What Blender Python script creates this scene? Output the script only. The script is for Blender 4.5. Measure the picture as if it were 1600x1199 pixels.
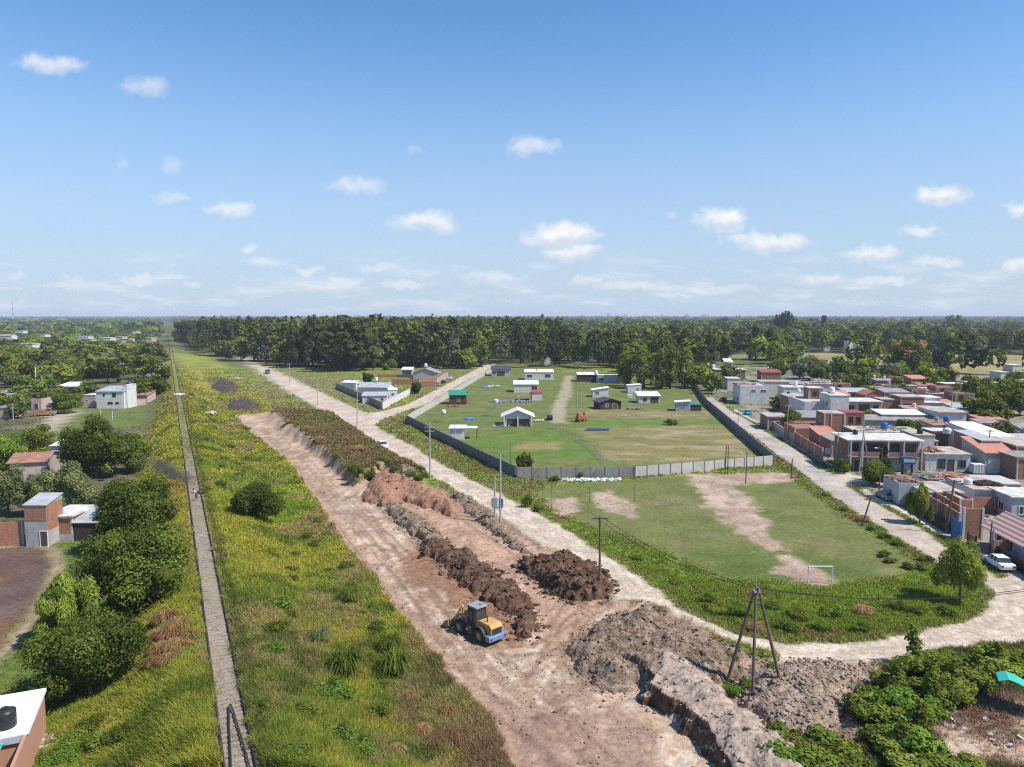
import bpy, bmesh, math, random
import numpy as np
from mathutils import Vector, Matrix

for o in list(bpy.data.objects):
    bpy.data.objects.remove(o)
SC = bpy.context.scene
COL = SC.collection
rad = math.radians

# ------------------------------------------------------------------ camera
F = 1150.0            # focal length in photograph pixels (1600 wide)
CH = 30.0             # drone height, metres
PITCH = math.atan(105.0 / F)
cam = bpy.data.cameras.new('camera')
cam.sensor_width = 36.0
cam.lens = 36.0 * F / 1600.0
cam.clip_start = 0.5
cam.clip_end = 60000.0
cam_o = bpy.data.objects.new('camera', cam)
cam_o.location = (0, 0, CH)
cam_o.rotation_euler = (rad(90) - PITCH, 0, 0)
COL.objects.link(cam_o)
SC.camera = cam_o

# ------------------------------------------------------------------ light
SUN_EL = 52.0
SUN_DIR = Vector((0.93, -0.36, 0.0)).normalized() * math.cos(rad(SUN_EL)) + Vector((0, 0, math.sin(rad(SUN_EL))))
sun = bpy.data.lights.new('sun', 'SUN')
sun.energy = 5.0
sun.angle = rad(0.53)
sun.color = (1.0, 0.95, 0.88)
sun_o = bpy.data.objects.new('sun', sun)
sun_o.rotation_euler = SUN_DIR.to_track_quat('Z', 'Y').to_euler()
COL.objects.link(sun_o)
SKY_STRENGTH = 0.105
SC.view_settings.view_transform = 'Standard'
SC.view_settings.look = 'None'
SC.view_settings.exposure = 0.36
SC.view_settings.gamma = 1.0
SC.view_settings.use_curve_mapping = False
SC.cycles.max_bounces = 6
SC.cycles.diffuse_bounces = 2
SC.cycles.transmission_bounces = 2
SC.cycles.glossy_bounces = 1
SC.cycles.transparent_max_bounces = 4
SC.cycles.volume_bounces = 0
SC.cycles.use_denoising = False
SC.cycles.filter_width = 1.15

def P(u, v, z=0.0):
    """pixel of the photograph -> the point at height z that it shows"""
    a = (u - 800.0) / F
    b = (599.5 - v) / F
    dy = math.cos(PITCH) + b * math.sin(PITCH)
    dz = -math.sin(PITCH) + b * math.cos(PITCH)
    t = (z - CH) / dz
    return Vector((a * t, dy * t, z))

# ------------------------------------------------------------------ world: sky and far clouds
def build_world():
    w = bpy.data.worlds.new('World')
    SC.world = w
    w.use_nodes = True
    nt = w.node_tree
    nt.nodes.clear()
    N = nt.nodes.new
    L = nt.links.new
    out = N('ShaderNodeOutputWorld')
    bg = N('ShaderNodeBackground')
    bg.inputs[1].default_value = SKY_STRENGTH
    L(bg.outputs[0], out.inputs[0])
    sky = N('ShaderNodeTexSky')
    sky.sky_type = 'NISHITA'
    sky.sun_disc = False
    sky.sun_elevation = rad(SUN_EL)
    sky.sun_rotation = math.atan2(SUN_DIR.x, SUN_DIR.y)
    sky.altitude = 50
    sky.air_density = 1.0
    sky.dust_density = 0.0
    sky.ozone_density = 10.0
    tc = N('ShaderNodeTexCoord')
    sep = N('ShaderNodeSeparateXYZ')
    L(tc.outputs['Generated'], sep.inputs[0])
    def m(op, a, b=None, clamp=False):
        n = N('ShaderNodeMath')
        n.operation = op
        n.use_clamp = clamp
        for i, x in enumerate((a, b)):
            if x is None:
                continue
            if isinstance(x, (int, float)):
                n.inputs[i].default_value = x
            else:
                L(x, n.inputs[i])
        return n.outputs[0]
    yy = m('MAXIMUM', sep.outputs[1], 0.02)
    gx = m('DIVIDE', sep.outputs[0], yy)
    gz = m('DIVIDE', sep.outputs[2], yy)
    comb = N('ShaderNodeCombineXYZ')
    L(gx, comb.inputs[0]); L(gz, comb.inputs[1])
    # ragged edges: the direction is stirred with noise before the clouds are looked up
    ns = N('ShaderNodeTexNoise')
    ns.inputs['Scale'].default_value = 26.0
    ns.inputs['Detail'].default_value = 6.0
    ns.inputs['Roughness'].default_value = 0.68
    L(comb.outputs[0], ns.inputs['Vector'])
    off = N('ShaderNodeVectorMath'); off.operation = 'SUBTRACT'
    off.inputs[1].default_value = (0.5, 0.5, 0.5)
    L(ns.outputs['Color'], off.inputs[0])
    sc2 = N('ShaderNodeVectorMath'); sc2.operation = 'MULTIPLY'
    sc2.inputs[1].default_value = (0.075, 0.040, 0.0)
    L(off.outputs[0], sc2.inputs[0])
    add = N('ShaderNodeVectorMath'); add.operation = 'ADD'
    L(comb.outputs[0], add.inputs[0]); L(sc2.outputs[0], add.inputs[1])
    clouds = [ # u, v, half width, half height, weight
        (80, 101, 50, 16, .62), (228, 133, 38, 18, .42), (828, 232, 42, 16, .55), (560, 290, 42, 12, .5),
        (362, 327, 36, 11, .62), (668, 347, 48, 17, .8), (880, 366, 56, 20, .95), (897, 394, 46, 13, .85),
        (836, 374, 22, 10, .6), (1128, 344, 44, 18, .95), (1205, 378, 58, 16, .85), (1148, 372, 18, 12, .6),
        (1476, 306, 44, 18, .9), (1440, 361, 30, 10, .65), (1590, 324, 28, 12, .8), (1358, 396, 46, 12, .75),
        (1462, 410, 40, 10, .55), (1592, 412, 30, 14, .7), (264, 258, 20, 12, .25), (270, 311, 22, 9, .35),
        (394, 393, 18, 8, .5), (412, 411, 36, 8, .42), (216, 440, 38, 9, .5), (120, 442, 24, 7, .35), (486, 429, 22, 8, .55),
        (536, 440, 26, 9, .55), (636, 443, 36, 8, .5), (594, 418, 32, 8, .4), (770, 435, 50, 11, .5), (986, 448, 60, 9, .5),
        (300, 440, 16, 6, .4), (1285, 437, 38, 11, .55), (1380, 440, 60, 9, .55), (1130, 450, 60, 8, .4), (190, 258, 14, 9, .2),
        (640, 234, 14, 7, .18), (1042, 338, 10, 7, .25), (920, 440, 30, 8, .45), (1060, 460, 40, 6, .4), (20, 430, 20, 6, .3)]
    tot = None; acc = None; den = None
    for (u, v, hw, hh, wt) in clouds:
        a = (u - 800) / F
        b = (599.5 - v) / F
        dy = math.cos(PITCH) + b * math.sin(PITCH)
        dz = -math.sin(PITCH) + b * math.cos(PITCH)
        s1 = N('ShaderNodeVectorMath'); s1.operation = 'SUBTRACT'
        L(add.outputs[0], s1.inputs[0]); s1.inputs[1].default_value = (a / dy, dz / dy, 0)
        s2 = N('ShaderNodeVectorMath'); s2.operation = 'MULTIPLY'
        s2.inputs[1].default_value = (F * dy / hw, F * dy / hh, 0)
        L(s1.outputs[0], s2.inputs[0])
        s3 = N('ShaderNodeVectorMath'); s3.operation = 'LENGTH'
        L(s2.outputs[0], s3.inputs[0])
        mr = N('ShaderNodeMapRange'); mr.interpolation_type = 'SMOOTHSTEP'
        mr.inputs['From Min'].default_value = 1.3
        mr.inputs['From Max'].default_value = 0.35
        mr.inputs['To Min'].default_value = 0.0
        mr.inputs['To Max'].default_value = wt
        L(s3.outputs['Value'], mr.inputs['Value'])
        tot = mr.outputs[0] if tot is None else m('MAXIMUM', tot, mr.outputs[0])
        if hh >= 11:          # flat undersides, their shade painted in grey
            sy = N('ShaderNodeSeparateXYZ'); L(s2.outputs[0], sy.inputs[0])
            sh = N('ShaderNodeMapRange'); sh.interpolation_type = 'SMOOTHSTEP'; sh.inputs['From Min'].default_value = 0.15; sh.inputs['From Max'].default_value = -0.75
            L(sy.outputs[1], sh.inputs['Value'])
            q = m('MULTIPLY', sh.outputs[0], mr.outputs[0])
            acc = q if acc is None else m('MAXIMUM', acc, q)
    # the low bank of small cumulus towards the horizon
    st = N('ShaderNodeVectorMath'); st.operation = 'MULTIPLY'
    st.inputs[1].default_value = (9.0, 42.0, 1.0)
    L(comb.outputs[0], st.inputs[0])
    nb = N('ShaderNodeTexNoise')
    nb.inputs['Scale'].default_value = 1.0
    nb.inputs['Detail'].default_value = 7.0
    nb.inputs['Roughness'].default_value = 0.6
    L(st.outputs[0], nb.inputs['Vector'])
    mb = N('ShaderNodeMapRange'); mb.interpolation_type = 'SMOOTHSTEP'
    mb.inputs['From Min'].default_value = 0.47; mb.inputs['From Max'].default_value = 0.70
    L(nb.outputs['Fac'], mb.inputs['Value'])
    up = N('ShaderNodeMapRange'); up.interpolation_type = 'SMOOTHSTEP'
    up.inputs['From Min'].default_value = 0.105; up.inputs['From Max'].default_value = 0.03
    L(gz, up.inputs['Value'])
    band = m('MULTIPLY', m('MULTIPLY', mb.outputs[0], up.outputs[0]), 0.62)
    tot = m('MAXIMUM', tot, band)
    front = m('GREATER_THAN', sep.outputs[1], 0.05)
    tot = m('MULTIPLY', tot, front)
    # thin brightness structure inside the clouds
    n2 = N('ShaderNodeTexNoise')
    n2.inputs['Scale'].default_value = 70.0
    n2.inputs['Detail'].default_value = 4.0
    L(comb.outputs[0], n2.inputs['Vector'])
    tot = m('MULTIPLY', tot, m('ADD', m('MULTIPLY', n2.outputs['Fac'], 0.7), 0.62), True)
    # humid air: the lowest degrees of the sky are milky
    hz = N('ShaderNodeMapRange'); hz.interpolation_type = 'SMOOTHSTEP'
    hz.inputs['From Min'].default_value = 0.40; hz.inputs['From Max'].default_value = -0.02
    hz.inputs['To Max'].default_value = HORIZON_MILK
    L(sep.outputs[2], hz.inputs['Value'])
    tint = N('ShaderNodeMix'); tint.data_type = 'RGBA'; tint.blend_type = 'MULTIPLY'
    tint.inputs['Factor'].default_value = 1.0
    tint.inputs['B'].default_value = SKY_TINT
    L(sky.outputs[0], tint.inputs['A'])
    mix0 = N('ShaderNodeMix'); mix0.data_type = 'RGBA'
    L(hz.outputs[0], mix0.inputs['Factor']); L(tint.outputs['Result'], mix0.inputs['A'])
    mix0.inputs['B'].default_value = MILK_COL
    mix = N('ShaderNodeMix'); mix.data_type = 'RGBA'
    L(tot, mix.inputs['Factor']); L(mix0.outputs['Result'], mix.inputs['A'])
    cm = N('ShaderNodeMix'); cm.data_type = 'RGBA'
    L(acc, cm.inputs['Factor']); cm.inputs['A'].default_value = (7.3, 7.3, 7.35, 1); cm.inputs['B'].default_value = (4.7, 5.1, 5.8, 1)
    L(cm.outputs['Result'], mix.inputs['B'])
    L(mix.outputs['Result'], bg.inputs[0])
HORIZON_MILK = 0.9
MILK_COL = (4.0, 4.7, 5.75, 1)
SKY_TINT = (1.14, 1.38, 1.34, 1)
build_world()

# ------------------------------------------------------------------ numpy helpers
RNG = np.random.default_rng(7)
random.seed(7)

def vnoise(x, y, seed=0):
    x = np.asarray(x, float); y = np.asarray(y, float)
    xi = np.floor(x).astype(np.int64); yi = np.floor(y).astype(np.int64)
    fx = x - xi; fy = y - yi
    fx = fx * fx * (3 - 2 * fx); fy = fy * fy * (3 - 2 * fy)
    def h(i, j):
        n = (i * 374761393 + j * 668265263 + seed * 974634777) & 0x7fffffff
        n = ((n ^ (n >> 13)) * 1274126177) & 0x7fffffff
        n = (n ^ (n >> 16)) & 0xffff
        return n / 65535.0
    a = h(xi, yi); b = h(xi + 1, yi); c = h(xi, yi + 1); d = h(xi + 1, yi + 1)
    return (a * (1 - fx) + b * fx) * (1 - fy) + (c * (1 - fx) + d * fx) * fy

def fbm(x, y, seed=0, oct=4):
    t = 0; a = 0.5; s = 0
    x = np.asarray(x, float); y = np.asarray(y, float)
    for i in range(oct):
        t = t + a * vnoise(x, y, seed + i * 17); s += a
        x = x * 2.03 + 5.1; y = y * 2.03 + 3.7; a *= 0.5
    return t / s          # 0..1 about 0.5

def WP(px, z=0.0):
    return np.array([[*P(u, v, z)][:2] for u, v in px])

def sdf(poly, x, y):
    """signed distance, positive inside"""
    p = poly; n = len(p)
    d = np.full(x.shape, 1e18); ins = np.zeros(x.shape, bool)
    for i in range(n):
        ax, ay = p[i]; bx, by = p[(i + 1) % n]
        ex, ey = bx - ax, by - ay
        wx, wy = x - ax, y - ay
        t = np.clip((wx * ex + wy * ey) / (ex * ex + ey * ey + 1e-12), 0, 1)
        dx = wx - ex * t; dy = wy - ey * t
        d = np.minimum(d, dx * dx + dy * dy)
        c = (ay > y) != (by > y)
        with np.errstate(divide='ignore', invalid='ignore'):
            xi = (bx - ax) * (y - ay) / (by - ay if by != ay else 1e-12) + ax
        ins ^= c & (x < xi)
    d = np.sqrt(d)
    return np.where(ins, d, -d)

def sst(a, b, t):
    t = np.clip((t - a) / (b - a), 0, 1)
    return t * t * (3 - 2 * t)

def lines_dist(pts, x, y):
    d = np.full(x.shape, 1e18)
    for (ax, ay), (bx, by) in zip(pts[:-1], pts[1:]):
        ex, ey = bx - ax, by - ay
        t = np.clip(((x - ax) * ex + (y - ay) * ey) / (ex * ex + ey * ey + 1e-12), 0, 1)
        d = np.minimum(d, (x - ax - ex * t) ** 2 + (y - ay - ey * t) ** 2)
    return np.sqrt(d)

# ------------------------------------------------------------------ objects, tags
def tag(o, label=None, cat=None, group=None, kind=None):
    if label: o['label'] = label
    if cat: o['category'] = cat
    if group: o['group'] = group
    if kind: o['kind'] = kind
    return o

def empty(name, loc, rz=0.0):
    o = bpy.data.objects.new(name, None)
    o.empty_display_size = 0.3
    o.location = loc
    o.rotation_euler = (0, 0, rz)
    COL.objects.link(o)
    return o

def link(name, me, parent=None):
    o = bpy.data.objects.new(name, me)
    COL.objects.link(o)
    if parent is not None:
        o.parent = parent
    return o

def dup(o, parent=None):
    c = o.copy(); COL.objects.link(c)
    if parent is not None: c.parent = parent
    for k in list(o.children):
        dup(k, c)
    return c

def np_mesh(name, V, Fq, mat, col=None, smooth=False):
    """V (n,3), Fq (m,3|4) -> mesh, fast"""
    me = bpy.data.meshes.new(name)
    V = np.asarray(V, np.float32); Fq = np.asarray(Fq, np.int32)
    k = Fq.shape[1]
    me.vertices.add(len(V)); me.vertices.foreach_set('co', V.ravel())
    me.loops.add(Fq.size); me.loops.foreach_set('vertex_index', Fq.ravel())
    me.polygons.add(len(Fq))
    me.polygons.foreach_set('loop_start', np.arange(0, Fq.size, k, dtype=np.int32))
    me.polygons.foreach_set('loop_total', np.full(len(Fq), k, np.int32))
    if smooth:
        me.polygons.foreach_set('use_smooth', np.ones(len(Fq), bool))
    if col is not None:
        at = me.attributes.new('Col', 'FLOAT_COLOR', 'POINT')
        c4 = np.ones((len(V), 4), np.float32); c4[:, :3] = col
        at.data.foreach_set('color', c4.ravel())
    me.update(calc_edges=True)
    if mat: me.materials.append(mat)
    return me

class MB:
    """collects boxes, bars and prisms; build() links them as one mesh object"""
    def __init__(s):
        s.v = []; s.f = []
    def add(s, vs, fs):
        k = len(s.v); s.v += [tuple(v) for v in vs]; s.f += [tuple(i + k for i in f) for f in fs]
        return s
    def box(s, x0, x1, y0, y1, z0, z1):
        return s.add([(x0, y0, z0), (x1, y0, z0), (x1, y1, z0), (x0, y1, z0), (x0, y0, z1), (x1, y0, z1), (x1, y1, z1), (x0, y1, z1)],
                     [(0, 3, 2, 1), (4, 5, 6, 7), (0, 1, 5, 4), (1, 2, 6, 5), (2, 3, 7, 6), (3, 0, 4, 7)])
    def cyl(s, p0, p1, r0, r1=None, n=10, cap=True):
        r1 = r0 if r1 is None else r1
        p0 = Vector(p0); p1 = Vector(p1); d = (p1 - p0).normalized()
        a = d.orthogonal().normalized(); b = d.cross(a)
        vs = []
        for (p, r) in ((p0, r0), (p1, r1)):
            for i in range(n):
                t = 2 * math.pi * i / n
                vs.append(p + a * (r * math.cos(t)) + b * (r * math.sin(t)))
        fs = [(i, (i + 1) % n, n + (i + 1) % n, n + i) for i in range(n)]
        if cap:
            fs += [tuple(range(n - 1, -1, -1)), tuple(range(n, 2 * n))]
        return s.add(vs, fs)
    def tube(s, pts, r, n=5):
        for p, q in zip(pts[:-1], pts[1:]):
            s.cyl(p, q, r, r, n, False)
        return s
    def prism(s, prof, axis, a, b):
        """closed profile extruded: axis 'x' -> prof is (y,z); axis 'y' -> prof is (x,z); axis 'z' -> (x,y)"""
        n = len(prof)
        def mk(p, t):
            return (t, p[0], p[1]) if axis == 'x' else (p[0], t, p[1]) if axis == 'y' else (p[0], p[1], t)
        vs = [mk(p, a) for p in prof] + [mk(p, b) for p in prof]
        fs = [(i, (i + 1) % n, n + (i + 1) % n, n + i) for i in range(n)] + [tuple(range(n - 1, -1, -1)), tuple(range(n, 2 * n))]
        return s.add(vs, fs)
    def slab(s, q, t):
        """four corner points (top), thickness t downwards"""
        vs = [Vector(p) for p in q] + [Vector(p) - Vector((0, 0, t)) for p in q]
        return s.add(vs, [(0, 1, 2, 3), (7, 6, 5, 4), (0, 4, 5, 1), (1, 5, 6, 2), (2, 6, 7, 3), (3, 7, 4, 0)])
    def lathe(s, prof, c=(0, 0, 0), n=14):
        k = len(prof); vs = []
        for (r, z) in prof:
            for i in range(n):
                t = 2 * math.pi * i / n
                vs.append((c[0] + r * math.cos(t), c[1] + r * math.sin(t), c[2] + z))
        fs = [(j * n + i, j * n + (i + 1) % n, (j + 1) * n + (i + 1) % n, (j + 1) * n + i) for j in range(k - 1) for i in range(n)]
        return s.add(vs, fs)
    def build(s, name, mat, parent=None, smooth=False, bevel=0, fix=True):
        me = bpy.data.meshes.new(name)
        me.from_pydata([tuple(v) for v in s.v], [], s.f)
        if fix or bevel:
            bm = bmesh.new(); bm.from_mesh(me)
            if bevel:
                bmesh.ops.bevel(bm, geom=[e for e in bm.edges], offset=bevel, segments=2, affect='EDGES', profile=0.6)
            bmesh.ops.recalc_face_normals(bm, faces=bm.faces)
            uv = bm.loops.layers.uv.new('UVMap')
            for f in bm.faces:
                n = f.normal
                hz = Vector((n.x, n.y, 0))
                if hz.length > 0.6:
                    t = Vector((-n.y, n.x, 0)).normalized()
                    for l in f.loops:
                        l[uv].uv = (l.vert.co.dot(t), l.vert.co.z)
                else:
                    for l in f.loops:
                        l[uv].uv = (l.vert.co.x, l.vert.co.y)
                f.smooth = smooth
            bm.to_mesh(me); bm.free()
        if mat: me.materials.append(mat)
        return link(name, me, parent)

# ------------------------------------------------------------------ materials
MATS = {}
def mat(name, c, c2=None, scale=1.5, rough=0.85, kind=None, metal=0.0, bump=0.0, detail=4.0, spec=0.3, stain=0.0, uv=False, contrast=1.0):
    if name in MATS: return MATS[name]
    m = bpy.data.materials.new(name); m.use_nodes = True
    nt = m.node_tree; N = nt.nodes.new; L = nt.links.new
    bs = nt.nodes['Principled BSDF']
    bs.inputs['Roughness'].default_value = rough
    bs.inputs['Metallic'].default_value = metal
    bs.inputs['Specular IOR Level'].default_value = spec
    c2 = c2 or tuple(x * 0.72 for x in c)
    tc = N('ShaderNodeTexCoord')
    co = tc.outputs['UV' if uv else 'Object']
    oi = N('ShaderNodeObjectInfo')
    shift = N('ShaderNodeVectorMath'); shift.operation = 'ADD'
    L(co, shift.inputs[0])
    cmb = N('ShaderNodeCombineXYZ')
    mm = N('ShaderNodeMath'); mm.operation = 'MULTIPLY'; mm.inputs[1].default_value = 40.0
    L(oi.outputs['Random'], mm.inputs[0]); L(mm.outputs[0], cmb.inputs[0]); L(mm.outputs[0], cmb.inputs[2])
    L(cmb.outputs[0], shift.inputs[1])
    nz = N('ShaderNodeTexNoise'); nz.inputs['Scale'].default_value = scale; nz.inputs['Detail'].default_value = detail
    nz.inputs['Roughness'].default_value = 0.6
    L(shift.outputs[0], nz.inputs['Vector'])
    mr = N('ShaderNodeMapRange'); mr.inputs['From Min'].default_value = 0.5 - 0.2 / contrast; mr.inputs['From Max'].default_value = 0.5 + 0.2 / contrast
    L(nz.outputs['Fac'], mr.inputs['Value'])
    mx = N('ShaderNodeMix'); mx.data_type = 'RGBA'
    mx.inputs['A'].default_value = (*c, 1); mx.inputs['B'].default_value = (*c2, 1)
    L(mr.outputs[0], mx.inputs['Factor'])
    res = mx.outputs['Result']
    if kind == 'brick':
        br = N('ShaderNodeTexBrick')
        br.inputs['Scale'].default_value = 1.0
        br.inputs['Brick Width'].default_value = 0.40; br.inputs['Row Height'].default_value = 0.20
        br.inputs['Mortar Size'].default_value = 0.018; br.inputs['Mortar Smooth'].default_value = 0.2
        br.inputs['Color1'].default_value = (*c, 1); br.inputs['Color2'].default_value = (*c2, 1)
        br.inputs['Mortar'].default_value = (0.36, 0.29, 0.24, 1)
        L(tc.outputs['UV'], br.inputs['Vector'])
        m2 = N('ShaderNodeMix'); m2.data_type = 'RGBA'; m2.inputs['Factor'].default_value = 0.45
        L(br.outputs['Color'], m2.inputs['A']); L(res, m2.inputs['B'])
        res = m2.outputs['Result']
    if kind == 'tin':
        wv = N('ShaderNodeTexWave'); wv.inputs['Scale'].default_value = 1.6; wv.inputs['Distortion'].default_value = 0.0
        wv.bands_direction = 'X'
        L(tc.outputs['UV'], wv.inputs['Vector'])
        bp = N('ShaderNodeBump'); bp.inputs['Strength'].default_value = 0.5; bp.inputs['Distance'].default_value = 0.03
        L(wv.outputs['Fac'], bp.inputs['Height']); L(bp.outputs[0], bs.inputs['Normal'])
    if kind == 'stripe':
        wv = N('ShaderNodeTexWave'); wv.inputs['Scale'].default_value = 0.55; wv.inputs['Distortion'].default_value = 0.3
        wv.bands_direction = 'X'
        L(tc.outputs['UV'], wv.inputs['Vector'])
        m3 = N('ShaderNodeMix'); m3.data_type = 'RGBA'
        L(wv.outputs['Fac'], m3.inputs['Factor']); m3.inputs['A'].default_value = (*c, 1); m3.inputs['B'].default_value = (*c2, 1)
        res = m3.outputs['Result']
    if stain > 0:
        # streaks of weathering that run down the wall
        mp = N('ShaderNodeMapping'); mp.inputs['Scale'].default_value = (1.6, 1.6, 0.25)
        L(shift.outputs[0], mp.inputs['Vector'])
        n3 = N('ShaderNodeTexNoise'); n3.inputs['Scale'].default_value = 1.2; n3.inputs['Detail'].default_value = 5.0
        L(mp.outputs[0], n3.inputs['Vector'])
        r3 = N('ShaderNodeMapRange'); r3.inputs['From Min'].default_value = 0.52; r3.inputs['From Max'].default_value = 0.75
        r3.inputs['To Max'].default_value = stain
        L(n3.outputs['Fac'], r3.inputs['Value'])
        m4 = N('ShaderNodeMix'); m4.data_type = 'RGBA'
        L(r3.outputs[0], m4.inputs['Factor']); L(res, m4.inputs['A']); m4.inputs['B'].default_value = (c[0] * 0.35, c[1] * 0.33, c[2] * 0.30, 1)
        res = m4.outputs['Result']
    L(res, bs.inputs['Base Color'])
    if bump > 0:
        bp = N('ShaderNodeBump'); bp.inputs['Strength'].default_value = bump; bp.inputs['Distance'].default_value = 0.1
        L(nz.outputs['Fac'], bp.inputs['Height']); L(bp.outputs[0], bs.inputs['Normal'])
    MATS[name] = m
    return m

def leaf_material(name, translucency=0.3, vary=0.25):
    m = bpy.data.materials.new(name); m.use_nodes = True
    nt = m.node_tree; nt.nodes.clear(); N = nt.nodes.new; L = nt.links.new
    out = N('ShaderNodeOutputMaterial')
    at = N('ShaderNodeAttribute'); at.attribute_name = 'Col'
    oi = N('ShaderNodeObjectInfo')
    hs = N('ShaderNodeHueSaturation')
    mr = N('ShaderNodeMapRange'); mr.inputs['To Min'].default_value = 1 - vary; mr.inputs['To Max'].default_value = 1 + vary
    L(oi.outputs['Random'], mr.inputs['Value']); L(mr.outputs[0], hs.inputs['Value'])
    m2 = N('ShaderNodeMath'); m2.operation = 'MULTIPLY_ADD'; m2.inputs[1].default_value = 7.31; m2.inputs[2].default_value = 0.0
    L(oi.outputs['Random'], m2.inputs[0])
    fr = N('ShaderNodeMath'); fr.operation = 'FRACT'; L(m2.outputs[0], fr.inputs[0])
    mh = N('ShaderNodeMapRange'); mh.inputs['To Min'].default_value = 0.485; mh.inputs['To Max'].default_value = 0.515
    L(fr.outputs[0], mh.inputs['Value']); L(mh.outputs[0], hs.inputs['Hue'])
    L(at.outputs['Color'], hs.inputs['Color'])
    df = N('ShaderNodeBsdfDiffuse'); tr = N('ShaderNodeBsdfTranslucent')
    L(hs.outputs[0], df.inputs[0])
    br = N('ShaderNodeMix'); br.data_type = 'RGBA'; br.blend_type = 'MULTIPLY'; br.inputs['Factor'].default_value = 1
    br.inputs['B'].default_value = (1.2, 1.15, 0.6, 1)
    L(hs.outputs[0], br.inputs['A']); L(br.outputs['Result'], tr.inputs[0])
    mx = N('ShaderNodeMixShader'); mx.inputs[0].default_value = translucency
    L(df.outputs[0], mx.inputs[1]); L(tr.outputs[0], mx.inputs[2])
    L(mx.outputs[0], out.inputs[0])
    return m
LEAF = leaf_material('leaf')
WOODS = leaf_material('woods leaf', 0.25, 0.0)
GRASS = leaf_material('grass blade', 0.45, 0.0)
BARK = mat('bark', (0.13, 0.10, 0.075), (0.07, 0.055, 0.045), 6, 0.95)
BRICK = mat('brick', (0.42, 0.175, 0.098), (0.25, 0.105, 0.066), 1.6, 0.95, kind='brick', stain=0.4, contrast=1.3)
BRICKD = mat('weathered brick', (0.33, 0.155, 0.105), (0.20, 0.105, 0.08), 1.5, 0.95, kind='brick', stain=0.55, contrast=1.3)
WHITE = mat('white plaster', (0.68, 0.665, 0.635), (0.50, 0.48, 0.45), 0.9, 0.9, stain=0.5)
CREAM = mat('cream plaster', (0.66, 0.60, 0.50), (0.52, 0.46, 0.38), 0.9, 0.9, stain=0.35)
LAV = mat('grey blue plaster', (0.46, 0.46, 0.50), (0.34, 0.34, 0.38), 0.9, 0.9, stain=0.45)
GREYP = mat('grey render', (0.42, 0.41, 0.40), (0.32, 0.31, 0.30), 0.9, 0.92, stain=0.45)
PINKP = mat('pinkish block', (0.50, 0.38, 0.33), (0.38, 0.29, 0.26), 0.9, 0.92, stain=0.4)
DARKW = mat('dark timber', (0.07, 0.05, 0.04), (0.04, 0.03, 0.027), 3, 0.85)
DBRN = mat('brown timber', (0.14, 0.055, 0.04), (0.09, 0.04, 0.03), 3, 0.85)
CONC = mat('concrete', (0.50, 0.485, 0.46), (0.37, 0.355, 0.335), 0.8, 0.9, stain=0.4)
ROOFW = mat('pale roof screed', (0.66, 0.645, 0.61), (0.40, 0.375, 0.345), 0.7, 0.9, contrast=1.5, stain=.35)
ROOFT = mat('tan roof screed', (0.50, 0.435, 0.365), (0.29, 0.235, 0.195), 0.6, 0.92, contrast=1.6, stain=.4)
TIN = mat('tin sheet', (0.56, 0.57, 0.58), (0.36, 0.34, 0.32), 0.7, 0.5, kind='tin', metal=0.25)
TINW = mat('white tin sheet', (0.75, 0.74, 0.72), (0.56, 0.55, 0.53), 0.7, 0.55, kind='tin')
TIND = mat('dull tin sheet', (0.34, 0.32, 0.31), (0.20, 0.17, 0.15), 0.7, 0.7, kind='tin', contrast=1.4)
RUST = mat('rusty sheet', (0.36, 0.20, 0.14), (0.24, 0.115, 0.075), 0.8, 0.85, kind='tin', contrast=1.4)
TERRA = mat('terracotta', (0.52, 0.24, 0.17), (0.40, 0.165, 0.11), 1.0, 0.85, kind='tin')
REDS = mat('red and white striped sheet', (0.62, 0.50, 0.45), (0.38, 0.15, 0.11), 1, 0.7, kind='stripe')
GREENR = mat('green sheet', (0.035, 0.20, 0.12), (0.05, 0.25, 0.16), 1.0, 0.6, kind='tin')
DARKR = mat('dark roof sheet', (0.075, 0.07, 0.085), (0.05, 0.048, 0.055), 1.0, 0.6, kind='tin')
REDR = mat('red sheet', (0.38, 0.07, 0.05), (0.28, 0.055, 0.04), 1.0, 0.6, kind='tin')
TEALR = mat('teal sheet', (0.05, 0.22, 0.24), (0.04, 0.16, 0.18), 1.0, 0.5)
GLASS = mat('window glass', (0.025, 0.03, 0.035), (0.05, 0.055, 0.06), 0.7, 0.12, spec=0.6)
FRAMEW = mat('white frame', (0.75, 0.75, 0.73), None, 2, 0.6)
FRAMED = mat('dark frame', (0.06, 0.055, 0.05), None, 2, 0.7)
DOORM = mat('door', (0.10, 0.075, 0.06), None, 2, 0.7)
DOORW = mat('white door', (0.62, 0.62, 0.61), None, 2, 0.7)
PLW = mat('white plastic', (0.70, 0.70, 0.68), (0.6, 0.6, 0.58), 1, 0.5)
PLB = mat('black plastic', (0.022, 0.022, 0.024), (0.035, 0.035, 0.036), 1, 0.4)
PLU = mat('blue plastic', (0.04, 0.10, 0.32), (0.05, 0.13, 0.36), 1, 0.5)
PLG = mat('grey plastic', (0.35, 0.37, 0.40), None, 1, 0.5)
STEEL = mat('galvanised steel', (0.42, 0.43, 0.44), (0.33, 0.33, 0.33), 3, 0.45, metal=0.5)
RAILM = mat('rusty rail', (0.085, 0.06, 0.05), (0.05, 0.04, 0.036), 3, 0.6, metal=0.3)
SLEEPM = mat('old sleeper', (0.315, 0.27, 0.215), (0.215, 0.185, 0.145), 2.5, 0.95)
POLEW = mat('pole timber', (0.15, 0.12, 0.095), (0.09, 0.07, 0.055), 3, 0.95)
POLEC = mat('pole concrete', (0.40, 0.385, 0.36), (0.30, 0.29, 0.27), 2, 0.9)
IRON = mat('black iron', (0.025, 0.025, 0.026), None, 2, 0.6)
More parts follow.
